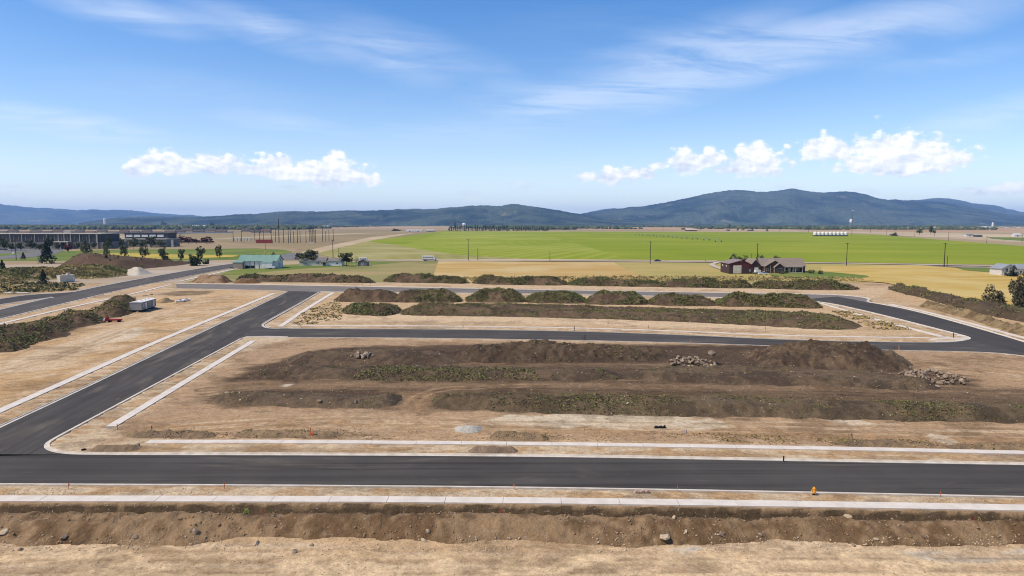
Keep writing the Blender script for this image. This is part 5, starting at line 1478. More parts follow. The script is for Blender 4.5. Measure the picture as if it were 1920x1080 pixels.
# white storage box at the left
a, b_ = G(113, 530), G(141, 528)
t = thing('storage_container', 'cream white storage container beside the little fir left of the arterial road', 'container', (a.x, a.y, 0), angle(a, b_))
Lt = (b_ - a).length
MB().box(0, Lt, 0, 3.0, .2, 3.6).build('body', M['cream'], t)
MB().box(-.05, Lt + .05, -.05, 3.05, 3.6, 3.75).build('roof', M['cream'], t)
MB().box(Lt * .55, Lt * .7, .6, 1.8, 3.75, 4.7).build('roof_unit', M['cream'], t)
for k in range(6):
    x0 = Lt * (k + .3) / 6
    MB().box(x0, x0 + .12, -.04, 0, .3, 3.5).build('rib', M['cream'], t)
MB().box(Lt - .9, Lt - .3, -.05, -.003, .3, 2.5).build('door', M['white'], t)
# pale sign and boards at lower left of the lane
for px, py, lb in ((30, 550.5, 'long pale board lying on the grass at the left edge'),):
    p = G(px, py); t = thing('board', lb, 'board', (p.x, p.y, .25), -.1)
    MB().box(-6, 6, -.5, .5, 0, .35).build('plank', M['white'], t)
    for sx in (-4, 0, 4): MB().box(sx - .15, sx + .15, -.55, .55, -.12, -.003).build('batten', M['wood'], t)


# ================================================================== TREES
def crown_points(kind, n, r):
    g_ = np.random.default_rng(r)
    if kind == 'conifer':
        t_ = g_.random(n) ** 0.75
        lay = np.floor(t_ * 11) / 11 * .45 + t_ * .55
        rad = (1 - t_) ** .85 * (.72 + .35 * np.sin(t_ * 60)) * np.sqrt(g_.random(n) * .75 + .25)
        a = g_.uniform(0, 6.283, n); a = a + .3 * np.sin(a * 5 + t_ * 20)
        P = np.stack([rad * np.cos(a) * .6, rad * np.sin(a) * .6, .08 + .92 * t_ - rad * .10], -1)
    else:
        m_ = 34 if kind != 'column' else 26
        c_ = g_.normal(size=(m_, 3)); c_ /= np.linalg.norm(c_, axis=1)[:, None]
        c_ *= (g_.random((m_, 1)) ** .45) * .78
        rr = .16 + .14 * g_.random(m_)
        k = g_.integers(0, m_, n)
        d = g_.normal(size=(n, 3)); d /= np.linalg.norm(d, axis=1)[:, None]
        P = c_[k] + d * (rr[k] * (.55 + .45 * g_.random(n)))[:, None]
        if kind == 'bush': P[:, 2] = np.abs(P[:, 2] + .25); P = P * (.56, .56, .86); P[:, 2] = np.clip(P[:, 2], .02, 1.05)
        elif kind == 'column':
            P[:, 2] = P[:, 2] * .52 + .54
            k2 = np.clip(1.25 - np.abs(P[:, 2] - .5) * 1.0, .4, 1)
            P[:, 0] *= .66 * k2; P[:, 1] *= .66 * k2
        else: P = P * (.58, .58, .46); P[:, 2] = np.maximum(P[:, 2] + .56, .16 + .05 * g_.random(n))
    return P


def tree_proto(kind, seed, n, leaf, pal):
    P = crown_points(kind, n, seed)
    hgt = P[:, 2]
    cc = pick(pal, n)
    crown = leaf_mesh(kind + '_crown', P, leaf * (.6 + .8 * rng.random(n)), cc, .5)
    crown.materials.append(M['leaf'])
    mb = MB()
    top = .9 if kind == 'conifer' else .62
    mb.rod((0, 0, -.02), (.008, .004, top * .55), .022, .014, 7).rod((.008, .004, top * .55), (0, .01, top), .014, .004, 6)
    if kind != 'conifer':
        r_ = random.Random(seed)
        for k in range(6):
            a = k * 1.05 + r_.random(); z0 = .22 + .05 * k if kind != 'bush' else .05
            mb.rod((.004, 0, z0), (math.cos(a) * .24, math.sin(a) * .24, z0 + .25), .010, .003, 5)
    return crown, mb.mesh(kind + '_trunk', M['bark'])


GRN = np.array([(.085, .100, .036), (.062, .078, .028), (.115, .125, .045), (.045, .058, .024)])
OLV = np.array([(.115, .128, .050), (.085, .098, .038), (.15, .155, .062), (.06, .07, .03)])
CON = np.array([(.045, .062, .034), (.060, .078, .042), (.030, .044, .028), (.075, .09, .046)])
MAR = np.array([(.085, .018, .018), (.055, .012, .014), (.12, .03, .025)])
SCR = np.array([(.14, .125, .068), (.10, .09, .05), (.18, .155, .085), (.065, .06, .035)])
TP = {}


def tp(kind, var, n, leaf, pal, key):
    k = (kind, var, key)
    if k not in TP: TP[k] = tree_proto(kind, 900 + var * 13 + len(TP), n, leaf, pal)
    return TP[k]


def tree(px, py, hpx, wpx, kind, pal, label, group=None, n=700, leaf=.055, name=None, cat='tree', var=0, key='g', z0=0.0, dy=0.0):
    p = G(px, py); sc = p.y / FPX
    cr, tr = tp(kind, var, n, leaf, pal, key)
    t = thing(name or ('conifer_tree' if kind == 'conifer' else 'shrub' if kind == 'bush' else 'broadleaf_tree'), label, cat, (p.x, p.y + dy, z0), random.uniform(0, 6.28), group)
    t.scale = (wpx * sc, wpx * sc, hpx * sc)
    link('crown', cr, None, t); link('trunk', tr, None, t)
    return t


sg = 'young street trees in front of the school lawn'
for i, (px, py, h_, w_, lb) in enumerate(((163, 481, 27, 18, 'bushy young tree just right of the maroon tree'), (200, 482, 36, 14, 'slim young tree behind the big stockpile'), (233, 484, 29, 17, 'young tree with open crown above the gravel cone'), (271, 486, 28, 17, 'vase-shaped young tree over the golden verge'),
                                          (306, 487, 27, 18, 'vase-shaped young tree behind the dark green shrub'), (341, 491, 29, 14, 'thin upright young tree with a visible trunk by the road'), (376, 488, 29, 18, 'young tree right behind the round dark shrub'), (411, 484, 28, 15, 'egg-shaped young tree nearest the green-roofed barn'))):
    tree(px, py, h_, w_, 'column', OLV, lb, sg, 700, .085, var=i % 3, key='street')
for px, py, h_, w_, lb, var in ((88, 494, 40, 32, 'large dark fir at the left end of the big stockpile', 0), (82, 535, 29, 20, 'small dark fir beside the cream storage container', 1), (5, 512, 24, 18, 'dark fir cut by the left picture edge', 2), (44, 486, 13, 10, 'tiny fir by the school drive', 0), (200, 503, 14, 10, 'small fir standing on the dark stockpile', 1)):
    tree(px, py, h_, w_, 'conifer', CON, lb, None, 900, .10, var=var, key='fir', z0=4.5 if 'standing on' in lb else 0)
tree(312, 496, 24, 22, 'bush', GRN, 'dark green conical shrub by the arterial road', None, 800, .10, cat='shrub', key='sh')
tree(368, 498, 27, 28, 'bush', GRN, 'large round dark shrub by the arterial road', None, 900, .10, cat='shrub', var=1, key='sh')
tree(386, 495, 13, 14, 'bush', GRN, 'low dark shrub right of the large round shrub', None, 400, .12, cat='shrub', key='sh')
tree(128, 474, 19, 15, 'round', MAR, 'maroon-leaved tree at the end of the school drive', None, 500, .10, key='mar')
for i, (px, py, h_, w_, lb) in enumerate(((340, 457, 18, 20, 'tallest maroon tree in the row beyond the lawn'), (354, 457.5, 13, 18, 'second maroon tree in the row beyond the lawn'), (368, 457, 11, 15, 'third maroon tree in the row beyond the lawn'), (388, 456.5, 13, 22, 'wide maroon tree at the right end of the row'))):
    tree(px, py, h_, w_, 'round', MAR, lb, 'maroon trees beyond the lawn', 350, .12, var=i % 2, key='mar2')
for i, (px, py, h_, w_, lb) in enumerate(((38, 466, 17, 15, 'dark round tree before the left part of the school'), (58, 464, 18, 20, 'broad dark tree before the school windows'), (94, 464, 27, 16, 'tall tree in front of the school left of the entrance'), (205, 463, 26, 14, 'tall dark tree at the corner of the school'),
                                          (228, 461, 18, 9, 'slim dark tree before the low school wing'), (251, 463, 23, 20, 'round dark tree before the low school wing'), (284, 460, 23, 24, 'broad dark tree at the right end of the low school wing'), (315, 458, 16, 14, 'grey-green tree right of the low school wing'), (8, 466, 24, 18, 'dark tree before the school at the left edge'), (75, 466, 14, 16, 'low dark tree before the school windows'),
                                          (22, 466.5, 15, 14, 'small dark tree among the parked cars'), (110, 463.5, 12, 13, 'dark shrub left of the school entrance'), (146, 463, 13, 12, 'small tree right of the school entrance'), (160, 463, 16, 12, 'young tree before the right school windows'), (176, 463, 14, 11, 'young tree by the school corner pier'), (218, 460.5, 14, 12, 'small tree between two taller ones by the low school wing'), (268, 461, 15, 13, 'small dark tree left of the broad one by the low school wing'), (300, 459, 13, 13, 'low dark tree beyond the end of the low school wing'))):
    tree(px, py + 4.2, h_ + 1, w_, 'round', GRN, lb, 'trees in front of the school', 380, .11, var=i % 3, key='sch')
tree(577, 497.5, 31, 48, 'round', GRN, 'wide dark shade tree in front of the white ranch house', None, 2200, .055, key='shade')
tree(650, 499, 29, 31, 'round', GRN, 'round dark tree at the right end of the white ranch house', None, 1600, .06, var=1, key='shade')
tree(669, 497, 20, 9, 'column', SCR, 'bare brown snag beside the grey shed', None, 120, .07, key='snag')
tree(512, 481, 9, 12, 'bush', GRN, 'dark bush behind the green-roofed barn', None, 300, .12, cat='shrub', key='sh2')
for px, lb in ((466, 'left'), (475, 'middle'), (487, 'right')):
    tree(px, 480.5, 4.5, 9, 'bush', GRN, f'low hedge bush on the lawn behind the barn, {lb} one', 'hedge bushes behind the barn', 160, .16, cat='shrub', key='hb')
for px, py, h_, w_, lb, pl, kd in ((1378, 500, 26, 22, 'tree rising behind the roof of the red barn, left', GRN, 'round'), (1396, 500, 23, 18, 'tree behind the roof of the red barn, right', GRN, 'round'), (1425, 497, 24, 20, 'conical tree behind the left gable of the brown house', GRN, 'bush'), (1456, 494, 18, 22, 'tree behind the ridge of the brown house', GRN, 'bush')):
    tree(px, py, h_, w_, kd, pl, lb, None, 700, .085, key='hs' + kd)
for px, py, h_, w_, lb in ((1522, 513.5, 8, 15, 'low shrub at the right corner of the brown house'), (1538, 514.5, 8.5, 13, 'round dark shrub on the lawn right of the brown house'), (1474, 513.5, 8, 9, 'dark shrub before the porch of the brown house'), (1466, 514.5, 5.5, 12, 'grey-green shrub before the window gable of the brown house'), (1452, 512.5, 5, 16, 'low dark bed of shrubs under the house window')):
    tree(px, py, h_, w_, 'bush', GRN if 'dark' in lb else OLV, lb, None, 420, .11, cat='shrub', key='hb' + ('d' if 'dark' in lb else 'o'), z0=.3)
tree(1862, 572, 38, 44, 'bush', SCR, 'grey-green round bush at the edge of the golden field, right', None, 2600, .055, cat='shrub', key='scrub', z0=.2)
tree(1916, 580, 92, 60, 'bush', SCR * .8, 'tall dark shrubby tree cut by the right picture edge', None, 6000, .045, key='scrubtall', z0=.2, var=1)
tree(1897, 519, 21, 24, 'bush', CON * .8, 'dense dark tree in front of the white house at right', None, 1200, .08, key='dk', z0=.3)
# far windbreak and farm trees
x0 = 842.0
k = 0
while x0 < 1028:
    if not (956 < x0 < 961):
        far = x0 > 961
        tree(x0, 433.2, random.uniform(6.5, 9.5) if far else random.uniform(6, 12), random.uniform(4.2, 5.6), 'conifer', CON * .8, 'dark conifer in the long windbreak at the far edge of the green field' if True else '', 'conifers of the far windbreak', 60, .26, var=k % 4, key='wb')
        k += 1
    x0 += random.uniform(3.4, 4.6)
for px, py, h_, w_, kd, lb in ((853, 428.5, 12, 10, 'conifer', 'dark clump of conifers left of the far water tower'), (1368, 429, 9, 8, 'conifer', 'tall dark tree at the far farmstead beyond the green field'), (1383, 432.5, 6, 6, 'conifer', 'small dark tree right of the far farmstead'), (1394, 432.5, 5, 5, 'round', 'second small tree at the far farmstead'), (1410, 432.8, 4, 9, 'bush', 'low dark bushes right of the far farmstead'),
                               (1438, 434, 9, 6, 'conifer', 'lone conifer at the far edge of the green field'), (1677, 442, 7, 15, 'bush', 'round olive bush on the stubble at far right'), (1724, 440.5, 13, 13, 'round', 'dark broad tree on the stubble plain at far right'), (1745, 439.5, 18, 8, 'column', 'tall thin tree right of the dark broad tree, far right'), (1751, 439.5, 9, 7, 'round', 'low tree beside the tall thin tree, far right'),
                               (307, 425, 11, 12, 'round', 'round green tree among the far houses at left'), (398, 426, 11, 10, 'round', 'dark round tree among the far white sheds at left'), (343, 426, 7, 5, 'conifer', 'small dark conifer among the far houses at left'), (483, 427.5, 7, 6, 'conifer', 'dark conifer above the substation poles'), (742, 433, 5, 22, 'bush', 'low dark brush pile left of the far white sheds')):
    tree(px, py, h_, w_, kd, GRN, lb, None, 170, .17, cat='shrub' if kd == 'bush' else 'tree', key='far' + kd)
# the wooded belt at the foot of the hills: a mass of trees nobody could count
n = 15000
px = rng.uniform(-80, 2000, n); yy = 3300 + 5600 * rng.random(n) ** 1.3
xx = (px - 960) / FPX * yy
dens = fbm(xx / 900, yy / 1500, 3, 71) + np.where((px < 620), .16, 0) + np.where(yy > 6500, .12, 0) - np.where((px > 1080) & (yy < 6000), .12, 0)
ok = dens > .50
xx, yy = xx[ok], yy[ok]
hh = rng.uniform(7, 17, len(xx)) * np.where(xx / yy < -.27, 1.35, 1.0); ww = rng.uniform(12, 34, len(xx))
m6 = 7
ang_ = np.linspace(0, 2 * np.pi, m6, endpoint=False)
ring = np.stack([np.cos(ang_), np.sin(ang_)], -1)
V = []
for zf_, rf in ((0.0, .75), (.35, 1.0), (.75, .62)):
    rr = ww[:, None] * .5 * rf * (.75 + .5 * rng.random((len(xx), m6)))
    V.append(np.stack([xx[:, None] + ring[:, 0] * rr, yy[:, None] + ring[:, 1] * rr, (hh * zf_)[:, None] + 0 * rr], -1))
V.append(np.stack([xx, yy, hh], -1)[:, None, :])
V = np.concatenate(V, 1)
nv = V.shape[1]
tri = []
for L_ in range(2):
    for i in range(m6):
        a, b_, c_, d_ = L_ * m6 + i, L_ * m6 + (i + 1) % m6, (L_ + 1) * m6 + (i + 1) % m6, (L_ + 1) * m6 + i
        tri += [(a, b_, c_), (a, c_, d_)]
tri += [(2 * m6 + i, 2 * m6 + (i + 1) % m6, 3 * m6) for i in range(m6)]
Fq = (np.array(tri)[None] + (np.arange(len(xx)) * nv)[:, None, None]).reshape(-1, 3)
tag(link('far_woodland', np_mesh('far_woodland', V.reshape(-1, 3), Fq, False, np.repeat(pick(np.concatenate([GRN, CON]), len(xx)), nv, 0)), M['leaf']), 'belt of dark trees along the foot of the hills', None, None, 'stuff')


# ================================================================== BUILDINGS
def gable(t, L, W, he, hr, wall, roof, over=.5, x0=0.0, y0=0.0, names=('wall', 'roof'), z0=0.0):
    """a block with a ridge along local x: footprint x0..x0+L, y0..y0+W"""
    MB().prism([(y0, z0), (y0 + W, z0), (y0 + W, he), (y0 + W / 2, hr), (y0, he)], x0, x0 + L, 'x').build(names[0], wall, t)
    k = (hr - he) / (W / 2)
    r_ = MB()
    for s_ in (0, 1):
        ya, yb = (y0 - over, y0 + W / 2) if s_ == 0 else (y0 + W + over, y0 + W / 2)
        za = he - k * over + .06
        q = [(x0 - over, ya, za), (x0 + L + over, ya, za), (x0 + L + over, yb, hr + .06), (x0 - over, yb, hr + .06)]
        r_.add([*q, *[(a, b, c + .18) for a, b, c in q]], [(0, 1, 2, 3), (7, 6, 5, 4), (0, 4, 5, 1), (1, 5, 6, 2), (2, 6, 7, 3), (3, 7, 4, 0)])
    return r_.build(names[1], roof, t)


def gable_y(t, W, D, he, hr, wall, roof, x0, y0, over=.45, names=('wall', 'roof'), trim=None, z0=0.0):
    """a block whose gable faces the viewer: ridge along local y"""
    MB().prism([(x0, z0), (x0 + W, z0), (x0 + W, he), (x0 + W / 2, hr), (x0, he)], y0, y0 + D, 'y').build(names[0], wall, t)
    k = (hr - he) / (W / 2)
    r_ = MB()
    for s_ in (0, 1):
        xa, xb = (x0 - over, x0 + W / 2) if s_ == 0 else (x0 + W + over, x0 + W / 2)
        za = he - k * over + .06
        q = [(xa, y0 - over, za), (xa, y0 + D, za), (xb, y0 + D, hr + .06), (xb, y0 - over, hr + .06)]
        r_.add([*q, *[(a, b, c + .18) for a, b, c in q]], [(0, 1, 2, 3), (7, 6, 5, 4), (0, 4, 5, 1), (1, 5, 6, 2), (2, 6, 7, 3), (3, 7, 4, 0)])
    o = r_.build(names[1], roof, t)
    if trim:
        for s_ in (0, 1):
            xa, xb = (x0 - over, x0 + W / 2) if s_ == 0 else (x0 + W + over, x0 + W / 2)
            za = he - k * over
            MB().prism([(xa, za - .12), (xb, hr - .12), (xb, hr + .28), (xa, za + .28)], y0 - over - .12, y0 - over - .003, 'y').build('fascia', trim, o)
    return o


def window(t, x, y, z, w, h, frame=None, sill=False):
    f = MB().box(x, x + w, y - .08, y - .003, z, z + h).build('window', frame or M['white'], t)
    MB().box(x + .14, x + w - .14, y - .11, y - .083, z + .14, z + h - .14).build('pane', M['glass'], f)
    return f


brown = pmat('brown_siding', (.098, .055, .044), (.080, .045, .037), .6, .8, stretch=(1, 1, 7))
shin = pmat('grey_brown_shingles', (.255, .205, .160), (.205, .165, .13), .5, .9, stretch=(1, 1, 3))
tantrim = pmat('tan_trim', (.52, .44, .34), (.45, .37, .28), 1.0, .7)

# ---- brown house
p = G(1427, 512.5)
s_ = p.y / FPX
t = thing('brown_house', 'brown ranch house with grey shingle roof, front gables and a porch', 'house', (p.x, p.y, .3))
U = s_ * 1.0
gable(t, 26.5, 12.5, 4.1, 8.3, brown, shin, .6, 1.5, 3.5)                                   # main block
gable_y(t, 11.8, 9, 4.1, 7.6, brown, shin, 2.0, -.5, .5, ('gable_wall', 'gable_roof'), tantrim)    # large front gable
gable_y(t, 5.8, 4, 3.6, 6.0, brown, shin, 7.2, -2.2, .45, ('gable_wall', 'gable_roof'), tantrim)     # small front gable
gable_y(t, 6.4, 14, 4.3, 8.0, brown, shin, -5.6, 3.2, .5, ('garage_wall', 'garage_roof'), tantrim)
gd = MB().box(-4.9, -.6, 3.05, 3.197, .15, 3.0).build('garage_door', M['white'], t)
for k in range(3): MB().box(-4.8, -.7, 3.0, 3.047, .25 + k * .9, 1.05 + k * .9).build('door_panel', M['white'], gd)
window(t, 8.6, -2.2, 1.1, 3.1, 1.9, tantrim)
window(t, 2.9, -.5, 1.2, 1.5, 1.6, tantrim); MB().box(5.2, 5.45, -.6, -.503, .1, 4.6).build('corner_board', tantrim, t); MB().box(1.9, 2.15, -.6, -.503, .1, 4.0).build('corner_board', tantrim, t)
MB().box(6.95, 7.2, -2.3, -2.0, .1, 3.6).build('corner_board', tantrim, t); MB().box(13.0, 13.22, -2.3, -2.0, .1, 3.6).build('corner_board', tantrim, t)
pr = MB().slab([(13.4, -.2, 3.5), (25.6, -.2, 3.5), (25.6, 3.6, 4.75), (13.4, 3.6, 4.75)], .2).build('porch_roof', shin, t)
MB().box(13.3, 25.4, 0, 3.5, .0, .25).build('porch_floor', tantrim, t)
for xx in (16.2, 19.2, 20.8, 24.9): MB().box(xx, xx + .28, .0, .28, .25, 3.35).build('porch_post', tantrim, t)
for xx in (15.0, 21.5, 23.2): window(t, xx, 3.5, 1.2, 1.2, 1.6)
dr = MB().box(18.2, 19.2, 3.4, 3.497, .25, 2.5).build('door', M['white'], t)
MB().box(18.3, 18.4, 3.36, 3.397, 1.3, 1.45).build('handle', M['steel'], dr)
# ---- red barn
maroon = pmat('maroon_steel', (.115, .030, .030), (.095, .026, .026), .8, .55, stretch=(7, 7, .5))
dkbrown = pmat('dark_brown_steel', (.075, .044, .040), (.062, .037, .034), .8, .6, stretch=(7, 7, .5))
browroof = pmat('brown_steel_roof', (.27, .20, .165), (.23, .17, .14), .6, .5, stretch=(7, .5, 1))
p = G(1367, 513.5)
t = thing('red_barn', 'red and brown steel barn with a white roll-up door left of the brown house', 'barn', (p.x, p.y, .2))
MB().prism([(0, 0), (15.0, 0), (15.0, 4.4), (7.8, 8.0), (0, 5.9)], 0, 17, 'y').build('wall', dkbrown, t)
MB().prism([(.2, 5.0), (7.4, 5.0), (7.4, 4.2), (14.9, 3.2), (14.9, 4.35), (7.8, 7.95), (.2, 5.9)], -.06, -.003, 'y').build('gable_cladding', maroon, t)
MB().slab([(-.5, -.5, 5.95), (7.8, -.5, 8.2), (7.8, 17.4, 8.2), (-.5, 17.4, 5.95)], .15).build('roof', browroof, t)
MB().slab([(15.5, -.5, 4.3), (15.5, 17.4, 4.3), (7.85, 17.4, 8.2), (7.85, -.5, 8.2)], .15).build('roof', maroon, t)
d_ = MB().box(2.4, 7.3, -.14, -.063, .05, 4.9).build('roll_up_door', M['cream'], t)
for k in range(5): MB().box(2.5, 7.2, -.17, -.143, .2 + k * .95, .95 + k * .95).build('door_slat', M['cream'], d_)
MB().lathe([(.3, 0), (.3, .1)], 10, (7.0, -.3, 7.0)).build('lamp', M['white'], t)
window(t, 12.0, 0.0, 1.3, 1.0, 1.0)
for yy in (5.0, 12.0): MB().box(-.08, -.003, yy, yy + 1.3, 3.8, 4.8).build('window', M['cream'], t)


# ---- vehicles
def vehicle(px, py, rz, paint, label, kind='car', L=4.6, cat=None, z=0.0):
    p = G(px, py)
    t = thing({'car': 'parked_car', 'pickup': 'pickup_truck'}[kind], label, cat or {'car': 'car', 'pickup': 'pickup truck'}[kind], (p.x, p.y, z), rz)
    W, h = 1.85, 1.5 if kind == 'car' else 1.8
    x = L / 2
    if kind == 'car':
        body = [(-x, .35), (x, .35), (x, .75), (x * .62, .92), (-x * .9, .95), (-x, .8)]
        cab = [(-x * .78, .93), (x * .5, .93), (x * .12, h), (-x * .55, h)]
    else:
        body = [(-x, .45), (x, .45), (x, .95), (x * .45, 1.1), (-x, 1.1)]
        cab = [(-x * .1, 1.08), (x * .5, 1.08), (x * .3, h), (-x * .05, h)]
    MB().prism(body, -W / 2, W / 2).build('body', paint, t)
    MB().prism(cab, -W / 2 + .12, W / 2 - .12).build('cabin', M['glass'], t)
    xs_ = [c[0] for c in cab[2:]]
    MB().box(min(xs_), max(xs_), -W / 2 + .15, W / 2 - .15, h + .003, h + .06).build('roof_panel', paint, t)
    for xx in (-x * .62, x * .62):
        for yy in (-W / 2 - .02, W / 2 - .2): MB().rod((xx, yy, .34), (xx, yy + .22, .34), .34, .34, 12).build('wheel', M['black'], t)
    for yy in (-W / 2 + .1, W / 2 - .45): MB().box(x + .003, x + .03, yy, yy + .35, .58, .74).build('headlight', M['white'], t)
    return t


pw = pmat('white_car_paint', (.72, .72, .72), (.66, .66, .66), .3, .3, .5)
pd = pmat('dark_blue_car_paint', (.03, .045, .06), (.025, .035, .05), .3, .25, .5)
pg = pmat('silver_car_paint', (.36, .37, .38), (.32, .33, .34), .3, .3, .5)
vehicle(1233, 490.8, .02, pd, 'dark blue car driving on the country road right of the tall pole', z=.4, L=5.0)
vehicle(1431, 516, .1, pw, 'white pickup in front of the brown house garage', 'pickup', 5.6, z=.35)
vehicle(1866, 504.3, .05, pw, 'white pickup parked on the grass left of the white house at right', 'pickup', 6.2, z=.4)
vehicle(20, 469.5, 0, pw, 'white car in the school parking lot', z=.15)
vehicle(3, 469, 0, pd, 'dark car in the school parking lot at the left edge', z=.15)
vehicle(11, 469.2, 0, pd, 'dark car left of the white car in the school parking lot', z=.15)
vehicle(31, 469.4, 0, pg, 'silver car right of the white car in the school parking lot', z=.15)
vehicle(44, 469, .1, pw, 'pale car at the right end of the parked row by the school', z=.15)
vehicle(288, 461, .0, pw, 'white car in front of the low school wing', z=.15)
# utility trailer by the pickup
p = G(1420, 514.5)
t = thing('utility_trailer', 'white flatbed trailer with a box between the red barn and the brown house', 'trailer', (p.x, p.y, .35), .15)
MB().box(-2.6, 2.6, -1, 1, .75, 1.0).build('deck', M['steel'], t)
MB().box(-1.6, 1.8, -.9, .9, 1.003, 2.3).build('box', M['white'], t)
MB().rod((-2.6, 0, .8), (-4, 0, .5), .07).build('tongue', M['black'], t)
for yy in (-1.15, .95): MB().rod((.3, yy, .42), (.3, yy + .2, .42), .42, .42, 12).build('wheel', M['black'], t)

# ---- green-roofed barn
teal = pmat('weathered_green_roof', (.155, .265, .205), (.205, .305, .245), .25, .6, stretch=(3, .4, 1))
p = G(447, 503.5)
Lb = (518 - 447) * p.y / FPX
t = thing('white_barn', 'long white barn with a weathered green metal roof beside the arterial road', 'barn', (p.x, p.y, 0), .03)
gable(t, Lb, 14.5, 5.0, 8.6, M['white'], teal, .6)
lt = MB().slab([(-2.6, -3.6, 4.3), (4.2, -3.6, 4.3), (4.2, .0, 5.35), (-2.6, 0, 5.35)], .2).build('lean_to_roof', teal, t)
MB().box(-2.4, 4.0, -3.4, -.02, 0, 3.95).build('lean_to_wall', pmat('tan_boards', (.33, .27, .20), (.27, .215, .16), 1, .9, stretch=(6, 6, .5)), t)
MB().slab([(Lb - 8.5, -4.2, 4.2), (Lb - 1.5, -4.2, 4.2), (Lb - 1.5, 0, 5.4), (Lb - 8.5, 0, 5.4)], .2).build('lean_to_roof', teal, t)
MB().box(Lb - 8.3, Lb - 1.7, -4.0, -.02, 1.5, 4.1).build('lean_to_wall', M['white'], t)
for xx in (Lb * .30, Lb * .42, Lb * .54): MB().box(xx, xx + .3, -.12, -.003, 0, 5.0).build('frame_post', M['pole'], t)
MB().box(Lb * .18, Lb * .30 - .1, -.1, -.003, .2, 2.0).build('stall_opening', M['black'], t)
MB().box(Lb * .32, Lb * .42 - .1, -.1, -.003, .2, 2.0).build('stall_opening', M['black'], t)
MB().box(Lb + .003, Lb + .1, 4.2, 7.6, 0, 4.2).build('door', M['cream'], t)
MB().box(Lb + .003, Lb + .1, 8.6, 9.6, 4.8, 6.0).build('window', M['glass'], t)
p = G(508, 504.5)
t = thing('stock_trailer', 'white gooseneck trailer parked against the front of the green-roofed barn', 'trailer', (p.x, p.y - .5, 0), .05)
MB().prism([(-3.6, .6), (3.0, .6), (3.0, 1.7), (-3.0, 1.7), (-3.6, 1.2)], -1.1, 1.1).build('body', M['white'], t)
MB().box(-2.9, 2.9, -1.15, 1.15, 1.703, 1.85).build('roof', M['white'], t)
for xx in (-.3, .6):
    for yy in (-1.25, 1.03): MB().rod((xx, yy, .42), (xx, yy + .22, .42), .42, .42, 12).build('wheel', M['black'], t)
MB().box(3.003, 4.8, -.2, .2, .7, .95).build('tongue', M['black'], t)
for px, py, lb in ((438, 503, 'dark truck at the left end of the green-roofed barn'),):
    vehicle(px, py, 1.2, pd, lb, 'pickup', 5.4)

# ---- white ranch house
p = G(561, 498.5); s_ = p.y / FPX
Lh = (641 - 561) * s_
greyroof = pmat('grey_roof', (.20, .185, .17), (.16, .15, .14), .4, .9)
t = thing('ranch_house', 'long low white ranch house behind the shade trees', 'house', (p.x, p.y, 0))
gable(t, Lh * .62, 9, 3.7, 5.6, M['cream'], greyroof, .5)
gable(t, Lh * .38 - .4, 8, 3.2, 4.9, M['white'], greyroof, .4, Lh * .62 + .2, .6, ('wing_wall', 'wing_roof'))
for xx in (3, 4.4, 12.2, 13.5, 15.2, 17.8): window(t, xx, 0, 1.2, 1.0, 1.5)
d_ = MB().box(Lh * .56, Lh * .56 + 1.1, -.1, -.003, .1, 2.3).build('door', brown, t)
MB().box(Lh * .56 + .9, Lh * .56 + 1.0, -.14, -.103, 1.1, 1.25).build('handle', M['steel'], d_)
MB().slab([(Lh * .52, -2.2, 3.0), (Lh * .68, -2.2, 3.0), (Lh * .68, -.1, 3.5), (Lh * .52, -.1, 3.5)], .18).build('porch_roof', greyroof, t)
for xx in (Lh * .53, Lh * .67): MB().box(xx, xx + .2, -2.1, -1.9, 0, 2.8).build('porch_post', M['white'], t)
window(t, Lh * .86, .6, 1.3, 1.6, 1.1)
p = G(671, 499)
t = thing('garden_shed', 'small weathered grey shed right of the ranch house', 'shed', (p.x, p.y, 0))
greyw = pmat('weathered_boards', (.20, .185, .17), (.14, .13, .12), 1, .9, stretch=(6, 6, .5))
gable_y(t, 6.6, 6, 2.9, 4.6, greyw, greyroof, 0, 0)
MB().box(2.0, 4.4, -.1, -.003, .05, 2.5).build('door', pmat('pale_grey_door', (.30, .29, .27)), t)
MB().box(2.1, 2.25, -.15, -.103, 1.1, 1.3).build('handle', M['steel'], t)
p = G(681, 490)
t = thing('camper', 'white camper trailer standing behind the grey shed', 'camper', (p.x, p.y, .1))
MB().prism([(-3.4, .6), (3.2, .6), (3.4, 1.4), (3.0, 2.9), (-3.1, 2.9), (-3.4, 2.2)], -1.2, 1.2).build('body', M['white'], t)
for xx in (-2.2, -.2, 1.4): MB().box(xx, xx + 1.1, -1.25, -1.203, 1.6, 2.3).build('window', M['glass'], t)
for yy in (-1.25, 1.05): MB().rod((0, yy, .4), (0, yy + .2, .4), .4, .4, 12).build('wheel', M['black'], t)
p = G(807, 489.5)
t = thing('box_truck', 'white motorhome-like truck on the country road left of the stubble field', 'truck', (p.x, p.y, .42))
MB().box(-6.4, 2.8, -1.25, 1.25, 1.0, 3.9).build('box_body', M['white'], t)
MB().prism([(2.803, .7), (5.4, .7), (5.4, 1.7), (4.6, 2.8), (2.803, 2.8)], -1.15, 1.15).build('cab', M['white'], t)
MB().prism([(4.0, 1.8), (5.3, 1.75), (4.6, 2.6), (4.0, 2.6)], -1.2, 1.2).build('cab_window', M['glass'], t)
MB().box(-6.3, 5.0, -.9, .9, .55, .98).build('chassis', M['black'], t)
for k in range(5): MB().box(-5.8 + k * 1.7, -4.6 + k * 1.7, -1.3, -1.253, 2.3, 2.8).build('side_vent', M['glass'], t)
for xx in (-4.6, -3.4, 4.2):
    for yy in (-1.3, 1.05): MB().rod((xx, yy, .5), (xx, yy + .25, .5), .5, .5, 12).build('wheel', M['black'], t)
